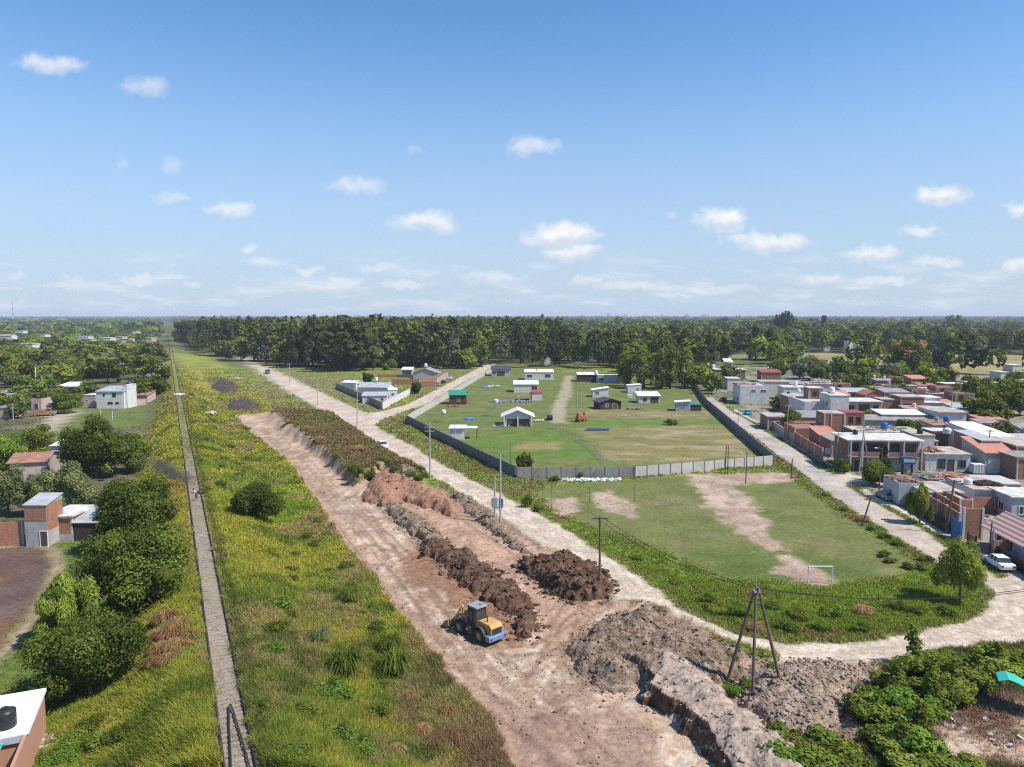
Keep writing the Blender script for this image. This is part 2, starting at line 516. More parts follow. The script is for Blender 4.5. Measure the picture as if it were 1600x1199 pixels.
WIREM = mat('cable', (0.03, 0.03, 0.032), None, 2, 0.6)
RUBBER = mat('rubber', (0.028, 0.027, 0.026), (0.07, 0.058, 0.05), 3, 0.9)
YEL = mat('machine yellow', (0.58, 0.33, 0.085), (0.36, 0.24, 0.12), 1.8, 0.65, stain=.5, contrast=1.4)
BLUEM = mat('machine blue', (0.08, 0.19, 0.40), (0.20, 0.25, 0.34), 1.8, 0.65, stain=.4, contrast=1.4)
DARKM = mat('machine dark', (0.03, 0.03, 0.032), (0.06, 0.055, 0.05), 2, 0.6)
TARPG = mat('green tarp', (0.03, 0.36, 0.27), (0.04, 0.42, 0.32), 1.5, 0.6)
TARPB = mat('blue tarp', (0.04, 0.15, 0.50), (0.06, 0.2, 0.56), 1.5, 0.5)
CYAN = mat('turquoise paint', (0.03, 0.33, 0.47), (0.05, 0.40, 0.55), 1.5, 0.5)
CARW = mat('white car paint', (0.70, 0.71, 0.72), (0.66, 0.67, 0.68), 1, 0.25)
CARB = mat('blue car paint', (0.06, 0.13, 0.25), None, 1, 0.3)
CARG = mat('grey car paint', (0.30, 0.32, 0.34), None, 1, 0.3)
CARK = mat('black car paint', (0.02, 0.02, 0.022), None, 1, 0.25)
CARR = mat('red machine paint', (0.36, 0.08, 0.045), (0.30, 0.14, 0.07), 1.2, 0.6)
LAMPW = mat('lamp glass', (0.8, 0.8, 0.78), None, 1, 0.3)
LAMPR = mat('red lamp glass', (0.4, 0.02, 0.02), None, 1, 0.3)
SKIN = mat('skin', (0.36, 0.20, 0.13), None, 2, 0.7)
SHIRT = mat('pale shirt', (0.52, 0.56, 0.64), (0.42, 0.46, 0.54), 5, 0.9)
TROUS = mat('dark trousers', (0.07, 0.03, 0.03), (0.045, 0.02, 0.02), 5, 0.9)
HAIR = mat('dark hair', (0.02, 0.017, 0.015), None, 8, 0.8)
# ------------------------------------------------------------------ the lie of the land
R0 = np.array(P(375, 1199, 3.0)[:2]); R1 = np.array(P(262, 515, 3.0)[:2])
RD = (R1 - R0) / np.linalg.norm(R1 - R0)         # along the railway, away from the camera
RN = np.array([RD[1], -RD[0]])                    # to its right
def rail_s(x, y):
    return (x - R0[0]) * RN[0] + (y - R0[1]) * RN[1]
def rail_pt(t, s=0.0):
    return R0 + RD * t + RN * s

PX = {
 'road': [(380,556),(425,577),(500,612),(545,634),(575,646),(600,642),(640,631),(700,600),(762,568),(776,568),(760,579),(722,599),(662,633),(622,646),(596,656),(586,664),(596,672),(640,695),(673,716),(740,752),(800,782),(860,814),(915,848),(935,860),(1000,903),(1060,947),(1100,969),(1150,991),(1200,1004),(1290,1008),(1380,998),(1450,986),(1520,968),(1545,950),(1552,930),(1546,913),(1575,895),(1600,905),(1660,940),(1660,1000),(1600,1004),(1540,1007),(1450,1016),(1385,1036),(1340,1036),(1230,1028),(1160,1005),(1100,982),(1050,955),(1010,940),(960,938),(945,905),(900,868),(850,853),(800,820),(770,800),(730,775),(690,752),(640,722),(600,700),(560,672),(500,640),(450,612),(410,585),(376,561)],
 'street': [(1100,622),(1105,628),(1132,650),(1173,678),(1210,707),(1240,728),(1270,753),(1300,773),(1338,799),(1367,817),(1400,838),(1434,857),(1469,882),(1510,900),(1545,916),(1575,912),(1551,899),(1525,885),(1492,865),(1453,836),(1434,824),(1396,803),(1367,786),(1350,777),(1323,759),(1330,748),(1303,742),(1275,727),(1257,712),(1223,690),(1187,670),(1170,658),(1145,645),(1128,632),(1112,620)],
 'sidest': [(1303,742),(1330,741),(1350,744),(1400,748),(1400,757),(1355,760),(1323,759)],
 'pave': [(1150,640),(1172,652),(1207,670),(1240,692),(1263,707),(1275,715),(1305,728),(1332,742),(1328,744),(1301,730),(1271,717),(1259,709),(1236,694),(1203,672),(1168,654),(1146,642)],
 'pave2': [(1352,765),(1377,780),(1415,796),(1434,807),(1463,824),(1484,834),(1511,849),(1542,865),(1569,880),(1600,899),(1640,922),(1631,925),(1591,902),(1560,883),(1533,868),(1502,852),(1475,837),(1454,827),(1425,810),(1406,799),(1368,783),(1343,768)],
 'site': [(366,650),(420,644),(440,660),(520,720),(556,758),(575,748),(600,730),(640,743),(700,768),(770,803),(800,820),(850,854),(900,869),(945,905),(960,940),(1010,942),(1100,985),(1160,1020),(1230,1030),(1385,1037),(1345,1090),(1330,1130),(1345,1199),(1340,1270),(838,1270),(800,1199),(770,1140),(700,1050),(640,980),(590,910),(540,850),(500,790),(450,720),(400,682)],
 'redsoil': [(618,872),(655,845),(690,868),(740,905),(800,950),(830,990),(800,1010),(765,965),(700,935),(640,900)],
 'tansoil': [(600,745),(660,755),(760,810),(850,860),(930,925),(950,945),(930,985),(870,1010),(830,985),(830,930),(760,880),(690,835),(640,790)],
 'brown2': [(690,1060),(800,1085),(880,1120),(960,1100),(1010,1130),(1060,1199),(1080,1280),(850,1280),(770,1160)],
 'wedge': [(416,655),(430,644),(520,650),(562,682),(620,722),(668,746),(640,750),(600,731),(575,745),(557,760),(540,746),(500,712),(455,682)],
 'pitch': [(832,772),(870,758),(960,752),(1060,742),(1235,736),(1285,760),(1345,795),(1462,862),(1482,888),(1400,905),(1300,915),(1130,905),(1010,850),(900,815)],
 'bare': [(1070,741),(1130,741),(1232,739),(1240,751),(1195,756),(1138,757),(1168,775),(1178,795),(1196,815),(1210,850),(1216,857),(1205,858),(1165,838),(1130,812),(1105,790),(1086,765)],
 'bare2': [(1228,870),(1250,876),(1275,890),(1300,905),(1292,915),(1240,908),(1222,893),(1232,885)],
 'bare3': [(922,768),(955,768),(972,782),(990,795),(985,806),(950,800),(935,785)],
 'bare4': [(860,780),(898,778),(905,798),(880,804),(868,795)],
 'verge': [(836,775),(900,815),(1000,850),(1130,905),(1300,915),(1400,905),(1482,888),(1540,925),(1548,945),(1520,962),(1450,982),(1380,994),(1290,1004),(1200,1000),(1150,986),(1060,940),(1000,898),(935,856),(860,810)],
 'verge2': [(598,662),(630,650),(636,660),(740,712),(812,744),(860,752),(832,772),(836,778),(800,776),(740,746),(673,710),(640,692),(596,670)],
 'lots': [(638,656),(700,612),(778,573),(1085,596),(1102,630),(1150,672),(1207,724),(992,740),(812,740),(740,710)],
 'mown': [(690,692),(740,680),(862,668),(905,690),(940,715),(812,722),(740,708)],
 'mown2': [(905,656),(1125,654),(1140,664),(1000,668),(905,668)],
 'hay': [(905,670),(990,667),(1150,663),(1202,712),(990,726),(945,714),(925,690)],
 'hay2': [(905,640),(1115,642),(1122,654),(905,655)],
 'hay3': [(820,691),(878,692),(872,703),(800,704)],
 'track': [(858,660),(862,640),(876,612),(882,588),(894,587),(893,612),(884,640),(884,662)],
 'tanfield': [(1236,551),(1420,554),(1700,556),(1700,590),(1600,588),(1420,577),(1236,573)],
 'tanfield2': [(1100,557),(1180,553),(1178,560),(1110,563)],
 'fgreen': [(1175,548),(1255,548),(1255,562),(1175,560)],
 'fgreen2': [(1490,526),(1700,524),(1700,537),(1490,535)],
 'fgreen3': [(1020,510),(1100,511),(1100,514),(1020,513)],
 'corner': [(500,592),(540,590),(640,612),(600,643),(575,645),(520,618),(430,577),(395,558)],
 'yard': [(-160,850),(0,858),(40,852),(74,861),(80,885),(62,920),(45,955),(12,1003),(-60,1060),(-200,1060)],
 'lawn': [(-200,830),(0,848),(110,842),(160,840),(200,900),(160,1000),(90,1080),(-60,1090),(-200,1100)],
 'clear': [(70,668),(80,640),(130,634),(232,632),(235,655),(215,672),(160,668),(100,690),(60,690)],
 'cleardirt': [(62,672),(78,650),(110,640),(128,642),(100,660),(84,676)],
 'left': [(-400,500),(252,505),(262,610),(232,680),(180,840),(-400,860)],
 'right': [(1098,612),(1130,628),(1240,690),(1360,762),(1600,900),(1900,1000),(2200,800),(1500,560),(1120,575)],
 'brcorner': [(1385,1037),(1450,1016),(1600,1008),(1800,1008),(1800,1300),(1330,1300),(1335,1130),(1350,1085)],
 'brbare': [(1430,1140),(1500,1110),(1530,1085),(1600,1090),(1800,1120),(1800,1185),(1600,1190),(1480,1180)],
 'bank': [(972,1035),(1000,1048),(1022,1075),(1012,1084),(1062,1122),(1102,1152),(1135,1199),(1170,1260),(1330,1260),(1260,1199),(1190,1135),(1130,1085),(1095,1052),(1040,1025)],
 'sverge': [(1173,678),(1210,707),(1240,728),(1270,753),(1300,773),(1338,799),(1367,817),(1400,838),(1434,857),(1469,882),(1510,900),(1545,916),(1521,922),(1486,906),(1445,888),(1410,863),(1376,844),(1343,823),(1314,805),(1276,779),(1246,759),(1216,734),(1186,713),(1165,684)],
 'sverge2': [(1145,645),(1170,658),(1187,670),(1223,690),(1257,712),(1275,727),(1290,735),(1300,730),(1272,716),(1236,693),(1203,671),(1170,654),(1150,642)],
 'sverge3': [(1323,759),(1350,777),(1367,786),(1396,803),(1434,824),(1453,836),(1492,865),(1525,885),(1535,868),(1505,851),(1478,836),(1455,824),(1425,807),(1405,797),(1370,782),(1345,764)],
 'darkheap1': [(325,592),(350,588),(368,604),(360,614),(335,606)],
 'darkheap2': [(350,628),(380,620),(405,630),(400,640),(365,638)],
}
WPX = {k: WP(v) for k, v in PX.items()}
WPX['left'] = np.array([P(u, v, 0)[:2] for u, v in PX['left']])

def terrain_h(x, y, detail=True):
    x = np.asarray(x, float); y = np.asarray(y, float)
    s = rail_s(x, y)
    right = 1 - sst(2.4, 13.0, s); left = 1 - sst(2.4, 9.5, -s)
    h = 3.0 * np.where(s > 0, right, left)
    far = y > 420
    if detail:
        wild = (fbm(x / 7.0, y / 7.0, 3) - 0.5) * 1.1 * sst(2.3, 5.0, np.abs(s)) * (1 - sst(150, 320, y))
    else:
        wild = 0
    flat = np.ones_like(x)
    near = (y < 460)
    if near.any():
        xs, ys = x[near], y[near]
        fl = np.ones_like(xs)
        for k in ('road', 'street', 'pitch', 'lots', 'pave', 'pave2', 'site', 'yard', 'lawn', 'sidest'):
            fl = np.minimum(fl, 1 - sst(-2.0, 0.5, sdf(WPX[k], xs, ys)))
        fl = np.minimum(fl, 1 - sst(-4.0, 0.0, sdf(WPX['right'], xs, ys)))
        fl = np.minimum(fl, 1 - sst(-4.0, 0.0, sdf(WPX['left'], xs, ys)))
        flat[near] = fl
    h = h + wild * flat
    if near.any():
        pass
        hn = h[near]
        n1 = fbm(xs / 1.3, ys / 1.3, 11) - 0.5
        dw = sdf(WPX['wedge'], xs, ys)
        hn = hn + 1.5 * sst(-0.3, 1.0, dw + n1 * 1.2)
        db = sdf(WPX['bank'], xs, ys)
        top = 2.3 * (0.75 + 0.5 * fbm(xs / 5, ys / 5, 5))
        hn = hn + 0.2 * top * sst(0.6, 2.5, db)
        ds = sdf(WPX['site'], xs, ys)
        ins = sst(0.3, 2.0, ds)
        rut = (fbm(xs / 2.2, ys / 2.2, 23) - 0.5) * 0.5 + (fbm(xs / .7, ys / .7, 29, 3) - 0.5) * 0.22
        hn = hn - 0.45 * sst(-0.2, 0.9, ds + n1) * (1 - sst(-1.0, 1.0, sdf(WPX['road'], xs, ys))) * (db < 0) + rut * ins
        dr = sdf(WPX['road'], xs, ys)
        hn = hn + (fbm(xs / 3, ys / 3, 31) - 0.5) * 0.12 * sst(0, 2, dr)
        h[near] = hn
    return h

def lerp(c, k, w):
    return c * (1 - w[:, None]) + np.atleast_2d(k) * w[:, None]

YG = (0.285, 0.292, 0.048); GR = (0.175, 0.225, 0.040); DG = (0.060, 0.095, 0.020); BRN = (0.275, 0.225, 0.105); RB = (0.205, 0.135, 0.080); ORG = (0.285, 0.225, 0.062); BG = (0.170, 0.255, 0.038); OLV = (0.165, 0.165, 0.058)

def ground(x, y):
    """colour, grass height, grass density and class of the ground at points (x, y)"""
    n = len(x)
    s = rail_s(x, y)
    a = fbm(x / 9.0, y / 9.0, 41); b = fbm(x / 3.2, y / 3.2, 43); c = fbm(x / 17.0, y / 17.0, 47); d = fbm(x / 1.2, y / 1.2, 49, 3)
    col = np.tile(np.array(OLV), (n, 1))
    col = lerp(col, GR, sst(0.45, 0.65, a)); col = lerp(col, BRN, 0.5 * sst(0.5, 0.75, b))
    gh = np.full(n, 0.35); gd = np.full(n, 0.5); cls = np.zeros(n, int)
    far = sst(380, 560, y)
    col = lerp(col, (0.075, 0.090, 0.032), far)
    # the wild strip along the railway
    strip = sst(-16, -10, s) * (1 - sst(26, 32, s)) * (1 - sst(500, 700, y))
    wild = np.tile(np.array(YG), (n, 1))
    wild = lerp(wild, GR, sst(0.42, 0.60, a * 0.5 + b * 0.5) * np.where(s < 0, .6, 1.0))
    wild = lerp(wild, BG, 0.8 * sst(0.50, 0.66, c) * sst(2, 6, s) * sst(85, 110, y) * (1 - sst(150, 190, y)))
    wild = lerp(wild, BRN, sst(0.53, 0.70, fbm(x / 6, y / 10, 53)) * 0.75)
    wild = lerp(wild, ORG, sst(0.46, 0.64, fbm(x / 5, y / 12, 57)) * np.where(s < 0, .75 * sst(70, 95, y), .45 * sst(150, 220, y)))
    rb = sst(0.40, 0.60, fbm(x / 5, y / 5, 59)) * (1 - sst(58, 68, y)) * sst(7, 13, s)
    wild = lerp(wild, RB, rb * 0.85)
    wild = lerp(wild, DG, 0.6 * sst(0.62, 0.72, b))
    col = lerp(col, wild, strip)
    gh = gh * (1 - strip) + strip * (0.26 + 0.42 * a); gd = gd * (1 - strip) + strip * 1.0
    # the ballast and the overgrown cess beside the rails
    bal = 1 - sst(0.88, 1.3, np.abs(s) + (d - 0.5) * 0.9)
    bc = np.tile(np.array((0.275, 0.225, 0.165)), (n, 1))
    bc = lerp(bc, (0.15, 0.16, 0.05), np.clip(sst(78, 140, y) * 0.75 + 0.6 * sst(0.55, 0.7, b), 0, 0.85))
    col = lerp(col, bc, bal); gd = gd * (1 - bal * (0.93 - 0.55 * sst(75, 150, y))); gh = gh * (1 - 0.72 * bal)
    ces = sst(1.1, 1.5, s) * (1 - sst(1.8, 2.4, s + (d - .5)))
    col = lerp(col, (0.085, 0.105, 0.030), ces * 0.7)
    def zone(k, soft, amp, seed=3):
        return sst(-soft, soft, sdf(WPX[k], x, y) + (fbm(x / 2.0, y / 2.0, seed, 4) - 0.5) * amp * 2)
    def z2(k, colr, soft, amp, w=1.0, hgt=None, den=None, c=None, seed=3):
        nonlocal col, gh, gd
        m_ = zone(k, soft, amp, seed) * w
        if colr is not None:
            col = lerp(col, colr, m_)
        if hgt is not None: gh = gh * (1 - m_) + hgt * m_
        if den is not None: gd = gd * (1 - m_) + den * m_
        if c is not None: cls[m_ > 0.5] = c
        return m_
    # left: the suburb floor, clearing, lawn and dark yard
    z2('left', (0.095, 0.100, 0.045), 3, 3, hgt=0.2, den=0.4)
    m_ = z2('left', (0.20, 0.165, 0.11), 3, 3, w=0.7 * sst(0.52, 0.7, a) * 1.0)
    z2('clear', (0.125, 0.150, 0.042), 3, 3, hgt=0.1, den=0.4)
    z2('cleardirt', (0.38, 0.31, 0.24), 1.5, 2, den=0)
    z2('lawn', (0.110, 0.155, 0.036), 2, 2, hgt=0.12, den=0.6)
    m_ = zone('yard', 0.8, 1.2, 9)
    ring = np.exp(-((sdf(WPX['yard'], x, y) + 0.7 + (b - .5) * 1.5) / 0.9) ** 2)
    col = lerp(col, (0.30, 0.215, 0.15), ring * 0.9); gd = gd * (1 - ring)
    yc = lerp(np.tile(np.array((0.105, 0.066, 0.055)), (n, 1)), (0.135, 0.088, 0.072), sst(0.35, 0.65, a))
    yc = lerp(yc, (0.165, 0.088, 0.038), sst(0.55, 0.75, fbm(x / 6, y / 4, 88)))
    col = col * (1 - m_[:, None]) + yc * m_[:, None]; gd = gd * (1 - m_); cls[m_ > 0.5] = 5
    # right: ground between the houses
    z2('right', (0.26, 0.22, 0.17), 2, 3, hgt=0.15, den=0.1)
    z2('right', (0.085, 0.125, 0.03), 2, 3, w=0.85 * sst(0.50, 0.58, a * .6 + b * .4), hgt=0.2, den=0.5)
    # the lots behind the panel wall
    z2('corner', OLV, 3, 3, hgt=0.25, den=0.6)
    z2('corner', BRN, 3, 3, w=0.6 * sst(0.45, 0.7, b))
    z2('lots', (0.120, 0.150, 0.040), 1, 1, hgt=0.14, den=0.0)
    z2('lots', (0.185, 0.165, 0.068), 1, 1, w=0.75 * sst(0.48, 0.66, a * 0.55 + b * 0.45))
    z2('mown', (0.105, 0.165, 0.032), 2, 1.5, w=0.75, hgt=0.08)
    z2('mown2', (0.120, 0.180, 0.034), 2, 1.5, w=0.85, hgt=0.1)
    for k in ('hay', 'hay2'):
        m_ = z2(k, (0.200, 0.175, 0.068), 2.5, 2, hgt=0.1, den=0.0)
        col = lerp(col, (0.150, 0.150, 0.048), m_ * 0.7 * sst(0.45, 0.62, b * .5 + a * .5))
        col = lerp(col, (0.30, 0.235, 0.135), m_ * sst(0.50, 0.70, fbm(x / 9, y / 3, 61)) * (1.0 if k == 'hay2' else 0.8))
    z2('hay3', (0.27, 0.205, 0.095), 2, 1.5, w=0.8)
    z2('track', (0.34, 0.29, 0.20), 1.2, 1.5, w=0.85, den=0)
    # the football pitch
    z2('pitch', (0.135, 0.148, 0.046), 2, 2, hgt=0.06, den=0.05)
    z2('pitch', (0.185, 0.160, 0.075), 2, 2, w=0.7 * sst(0.47, 0.68, fbm(x / 14, y / 8, 63) * .6 + b * .4))
    z2('pitch', (0.075, 0.118, 0.024), 2, 2, w=0.7 * sst(0.52, 0.68, c))
    for k in ('verge', 'verge2'):
        m_ = z2(k, (0.150, 0.205, 0.036), 1.6, 2.2, hgt=0.28, den=1.0)
        if k == 'verge2':
            m_ = z2(k, OLV, 1.6, 2, w=0.9); col = lerp(col, (0.20, 0.165, 0.07), m_ * 0.8 * sst(0.4, 0.62, a))
        col = lerp(col, RB, m_ * 0.8 * sst(0.52, 0.66, a) * (1 - 0.5 * far)); col = lerp(col, BG, m_ * 0.7 * sst(0.5, 0.6, b))
    for k in ('sverge', 'sverge2', 'sverge3'):
        m_ = z2(k, (0.120, 0.165, 0.034), .8, 1.4, hgt=0.28, den=0.9); col = lerp(col, (0.19, 0.16, 0.07), m_ * 0.7 * sst(0.48, 0.62, a))
    for k in ('bare', 'bare2', 'bare3', 'bare4'):
        m_ = z2(k, (0.42, 0.31, 0.24), 1.1, 2.0, den=0, c=3)
        col = lerp(col, (0.15, 0.15, 0.055), m_ * 0.55 * sst(0.56, 0.68, fbm(x / 1.6, y / 1.6, 67)))
        col = lerp(col, (0.33, 0.235, 0.175), m_ * sst(0.45, 0.62, b))
    # far fields
    z2('tanfield', (0.30, 0.245, 0.105), 8, 5); z2('tanfield2', (0.22, 0.20, 0.08), 8, 5)
    z2('tanfield', (0.19, 0.185, 0.07), 8, 5, w=0.6 * sst(.45, .65, fbm(x / 40, y / 60, 5)))
    for k in ('fgreen', 'fgreen2', 'fgreen3'):
        z2(k, (0.14, 0.19, 0.05), 8, 5)
    z2('wedge', (0.185, 0.150, 0.072), 1.0, 1.5, hgt=0.6, den=1.1)
    m_ = z2('wedge', (0.130, 0.155, 0.04), 1.0, 1.5, w=0.9 * sst(0.42, 0.56, a * .5 + b * .5))
    m_ = z2('wedge', RB, 1.0, 1.5, w=0.7 * sst(0.5, 0.64, c * .5 + b * .5))
    # bottom right corner
    z2('brcorner', (0.10, 0.105, 0.04), 1.2, 1.5, hgt=0.3, den=0.6)
    z2('brbare', (0.36, 0.27, 0.20), 1.2, 2, den=0.05)
    z2('brbare', (0.16, 0.10, 0.07), 1.2, 2, w=0.85 * sst(0.5, 0.62, a), den=0.3)
    # the cleared strip
    m_ = zone('site', 0.5, 0.9, 13)
    e = fbm(x / 2.6, y / 6.5, 71); f = fbm(x / 1.1, y / 2.4, 73)
    sc = np.tile(np.array((0.43, 0.315, 0.215)), (n, 1))
    sc = lerp(sc, (0.35, 0.24, 0.165), sst(0.47, 0.66, e))
    sc = lerp(sc, (0.51, 0.405, 0.315), sst(0.52, 0.70, f))
    sc = lerp(sc, (0.25, 0.165, 0.12), 0.7 * sst(0.60, 0.72, fbm(x / 2, y / 2, 75)))
    edge = 1 - sst(0.5, 3.0, sdf(WPX['site'], x, y) + (b - .5) * 2)
    sc = lerp(sc, (0.34, 0.225, 0.16), edge * 0.75)
    for k, cc, w_ in (('redsoil', (0.255, 0.130, 0.078), 0.95), ('tansoil', (0.37, 0.235, 0.160), 0.9), ('brown2', (0.325, 0.215, 0.155), 0.9)):
        q = zone(k, 0.7, 2.4, 15)
        tone = np.array(cc)[None, :] * (0.72 + 0.56 * f)[:, None]
        sc = sc * (1 - (q * w_)[:, None]) + tone * (q * w_)[:, None]
    q = zone('bank', 0.4, 0.8, 11)
    tone = lerp(np.tile(np.array((0.40, 0.32, 0.26)), (n, 1)), (0.22, 0.165, 0.13), sst(0.45, 0.62, f))
    sc = sc * (1 - q[:, None]) + tone * q[:, None]
    # wheel tracks: pairs of darker bands that follow the strip
    for t in ([(560,770),(640,850),(700,930),(760,1010),(850,1090),(960,1199)], [(600,745),(720,800),(830,870),(900,925),(870,1000),(800,1010)], [(420,668),(480,720),(560,800),(640,890),(720,985),(820,1075),(900,1150)], [(395,660),(460,735),(540,820),(610,905),(690,1010),(770,1100),(850,1199)], [(440,690),(520,770),(600,850),(660,930),(735,1015)], [(760,1000),(700,940),(660,880),(690,860)], [(770,1005),(840,1010),(930,960),(1000,930)], [(640,960),(720,1060),(830,1130),(930,1199)], [(860,880),(920,935),(960,930),(1010,925)], [(935,930),(890,975),(840,1060),(900,1199)]):
        ld = lines_dist(WP(t), x, y) + (b - 0.5) * 0.7
        tr = np.exp(-((ld - 0.95) / 0.24) ** 2)
        sc = lerp(sc, (0.235, 0.150, 0.100), tr * (0.45 + 0.5 * sst(0.3, 0.55, d)))
    col = col * (1 - m_[:, None]) + sc * m_[:, None]; gd = gd * (1 - sst(0.25, 0.6, m_)); cls[m_ > 0.5] = 4
    # roads
    m_ = zone('road', 0.55, 0.7, 17)
    rc = np.tile(np.array((0.485, 0.392, 0.305)), (n, 1))
    rc = lerp(rc, (0.44, 0.35, 0.275), sst(0.45, 0.68, fbm(x / 4, y / 4, 81)))
    rc = lerp(rc, (0.555, 0.46, 0.37), sst(0.5, 0.7, f))
    dr = sdf(WPX['road'], x, y)
    for w_ in (1.6, 3.1, 4.4):
        rc = lerp(rc, (0.385, 0.30, 0.23), 0.62 * np.exp(-((dr - w_ + (b - .5) * .6) / 0.28) ** 2))
    col = col * (1 - m_[:, None]) + rc * m_[:, None]; gd = gd * (1 - sst(0.2, 0.55, m_)); cls[m_ > 0.5] = 1
    for k in ('street', 'sidest'):
        m_ = zone(k, 0.45, 0.5, 19)
        pc = lerp(np.tile(np.array((0.425, 0.37, 0.32)), (n, 1)), (0.345, 0.30, 0.255), sst(0.42, 0.64, a * .5 + b * .5))
        if k == 'sidest': pc = pc * 1.05 + np.array((0.03, 0.0, -0.02))
        pc = lerp(pc, (0.44, 0.36, 0.28), 0.8 * (1 - sst(100, 125, y)))
        col = col * (1 - m_[:, None]) + pc * m_[:, None]; gd = gd * (1 - sst(0.2, 0.55, m_)); cls[m_ > 0.5] = 2
    for k in ('pave', 'pave2'):
        m_ = zone(k, 0.35, 0.5, 21)
        col = lerp(col, (0.50, 0.46, 0.40), m_ * (0.55 + 0.45 * sst(0.35, 0.55, b))); gd = gd * (1 - m_); cls[m_ > 0.5] = 6
    for k in ('darkheap1', 'darkheap2'):
        z2(k, (0.10, 0.075, 0.065), 3, 4, w=0.9, den=0.1)
    return col, gh, gd, cls

def grow(a, b, s0, k):
    out = []; p = a; st = s0; sg = 1 if b > a else -1
    while (b - p) * sg > 0:
        st *= k; p += sg * st; out.append(p)
    return out
def build_ground():
    xs = list(np.arange(-52, -24, 0.4)) + list(np.arange(-24, 30, 0.25)) + list(np.arange(30, 78.01, 0.4)); xs = grow(-52, -14000, .4, 1.04)[::-1] + xs + grow(78, 14000, .4, 1.04)
    ys = list(np.arange(38, 108, 0.28)); ys = grow(38, -60, .5, 1.05)[::-1] + ys + grow(108, 14000, .4, 1.018)
    xs = np.array(xs); ys = np.array(ys); nx, ny = len(xs), len(ys)
    X, Y = np.meshgrid(xs, ys); x, y = X.ravel(), Y.ravel()
    h = terrain_h(x, y)
    col, gh, gd, cls = ground(x, y)
    V = np.stack([x, y, h], 1)
    i = np.arange(ny - 1)[:, None] * nx + np.arange(nx - 1)[None, :]
    Fq = np.stack([i, i + 1, i + nx + 1, i + nx], -1).reshape(-1, 4)
    c4 = np.sort(cls[Fq], axis=1); fc = c4[:, 1]
    rough = np.isin(cls, (4, 3, 5)) * 1.0
    names = {0: ('ground', 'structure'), 1: ('dirt_road', 'structure'), 2: ('street', 'structure'), 3: ('bare_earth', 'structure'), 4: ('cleared_ground', 'structure'), 5: ('dark_yard', 'structure'), 6: ('pavement', 'structure')}
    gm = ground_material()
    for k, (nm, kd) in names.items():
        fs = Fq[fc == k]
        if not len(fs): continue
        used = np.unique(fs); rem = np.full(len(V), -1); rem[used] = np.arange(len(used))
        me = np_mesh(nm, V[used], rem[fs], gm, col[used], smooth=True)
        at = me.attributes.new('rough', 'FLOAT', 'POINT'); at.data.foreach_set('value', np.isin(cls[used], (1, 3, 4)).astype(np.float32))
        tag(link(nm, me), kind='structure')

def ground_material():
    m = bpy.data.materials.new('ground'); m.use_nodes = True
    nt = m.node_tree; N = nt.nodes.new; L = nt.links.new
    bs = nt.nodes['Principled BSDF']; bs.inputs['Roughness'].default_value = 0.95; bs.inputs['Specular IOR Level'].default_value = 0.1
    at = N('ShaderNodeAttribute'); at.attribute_name = 'Col'
    ar = N('ShaderNodeAttribute'); ar.attribute_name = 'rough'
    tc = N('ShaderNodeTexCoord')
    n1 = N('ShaderNodeTexNoise'); n1.inputs['Scale'].default_value = 1.7; n1.inputs['Detail'].default_value = 8; n1.inputs['Roughness'].default_value = 0.7
    L(tc.outputs['Object'], n1.inputs['Vector'])
    n2 = N('ShaderNodeTexNoise'); n2.inputs['Scale'].default_value = 0.23; n2.inputs['Detail'].default_value = 6
    L(tc.outputs['Object'], n2.inputs['Vector'])
    r1 = N('ShaderNodeMapRange'); r1.inputs['From Min'].default_value = 0.3; r1.inputs['From Max'].default_value = 0.7; r1.inputs['To Min'].default_value = 0.58; r1.inputs['To Max'].default_value = 1.38
    L(n1.outputs['Fac'], r1.inputs['Value'])
    r2 = N('ShaderNodeMapRange'); r2.inputs['From Min'].default_value = 0.3; r2.inputs['From Max'].default_value = 0.7; r2.inputs['To Min'].default_value = 0.82; r2.inputs['To Max'].default_value = 1.16
    L(n2.outputs['Fac'], r2.inputs['Value'])
    mu = N('ShaderNodeMath'); mu.operation = 'MULTIPLY'; L(r1.outputs[0], mu.inputs[0]); L(r2.outputs[0], mu.inputs[1])
    vm = N('ShaderNodeVectorMath'); vm.operation = 'SCALE'; L(at.outputs['Color'], vm.inputs[0]); L(mu.outputs[0], vm.inputs['Scale'])
    L(vm.outputs[0], bs.inputs['Base Color'])
    vo = N('ShaderNodeTexVoronoi'); vo.inputs['Scale'].default_value = 3.2; L(tc.outputs['Object'], vo.inputs['Vector'])
    ad = N('ShaderNodeMath'); ad.operation = 'MULTIPLY_ADD'; ad.inputs[1].default_value = 0.35; L(vo.outputs['Distance'], ad.inputs[0]); L(n1.outputs['Fac'], ad.inputs[2])
    bp = N('ShaderNodeBump'); bp.inputs['Distance'].default_value = 0.18
    st = N('ShaderNodeMath'); st.operation = 'MULTIPLY_ADD'; st.inputs[1].default_value = 0.35; st.inputs[2].default_value = 0.35; L(ar.outputs['Fac'], st.inputs[0])
    L(st.outputs[0], bp.inputs['Strength']); L(ad.outputs[0], bp.inputs['Height']); L(bp.outputs[0], bs.inputs['Normal'])
    return m
build_ground()

def TH(x, y):
    return float(terrain_h(np.array([x]), np.array([y]))[0])
def G(u, v):
    """ground point seen at pixel (u, v), on the real terrain"""
    z = 0.0
    for _ in range(5):
        p = P(u, v, z); z = TH(p.x, p.y)
    p = P(u, v, z); p.z = z
    return p

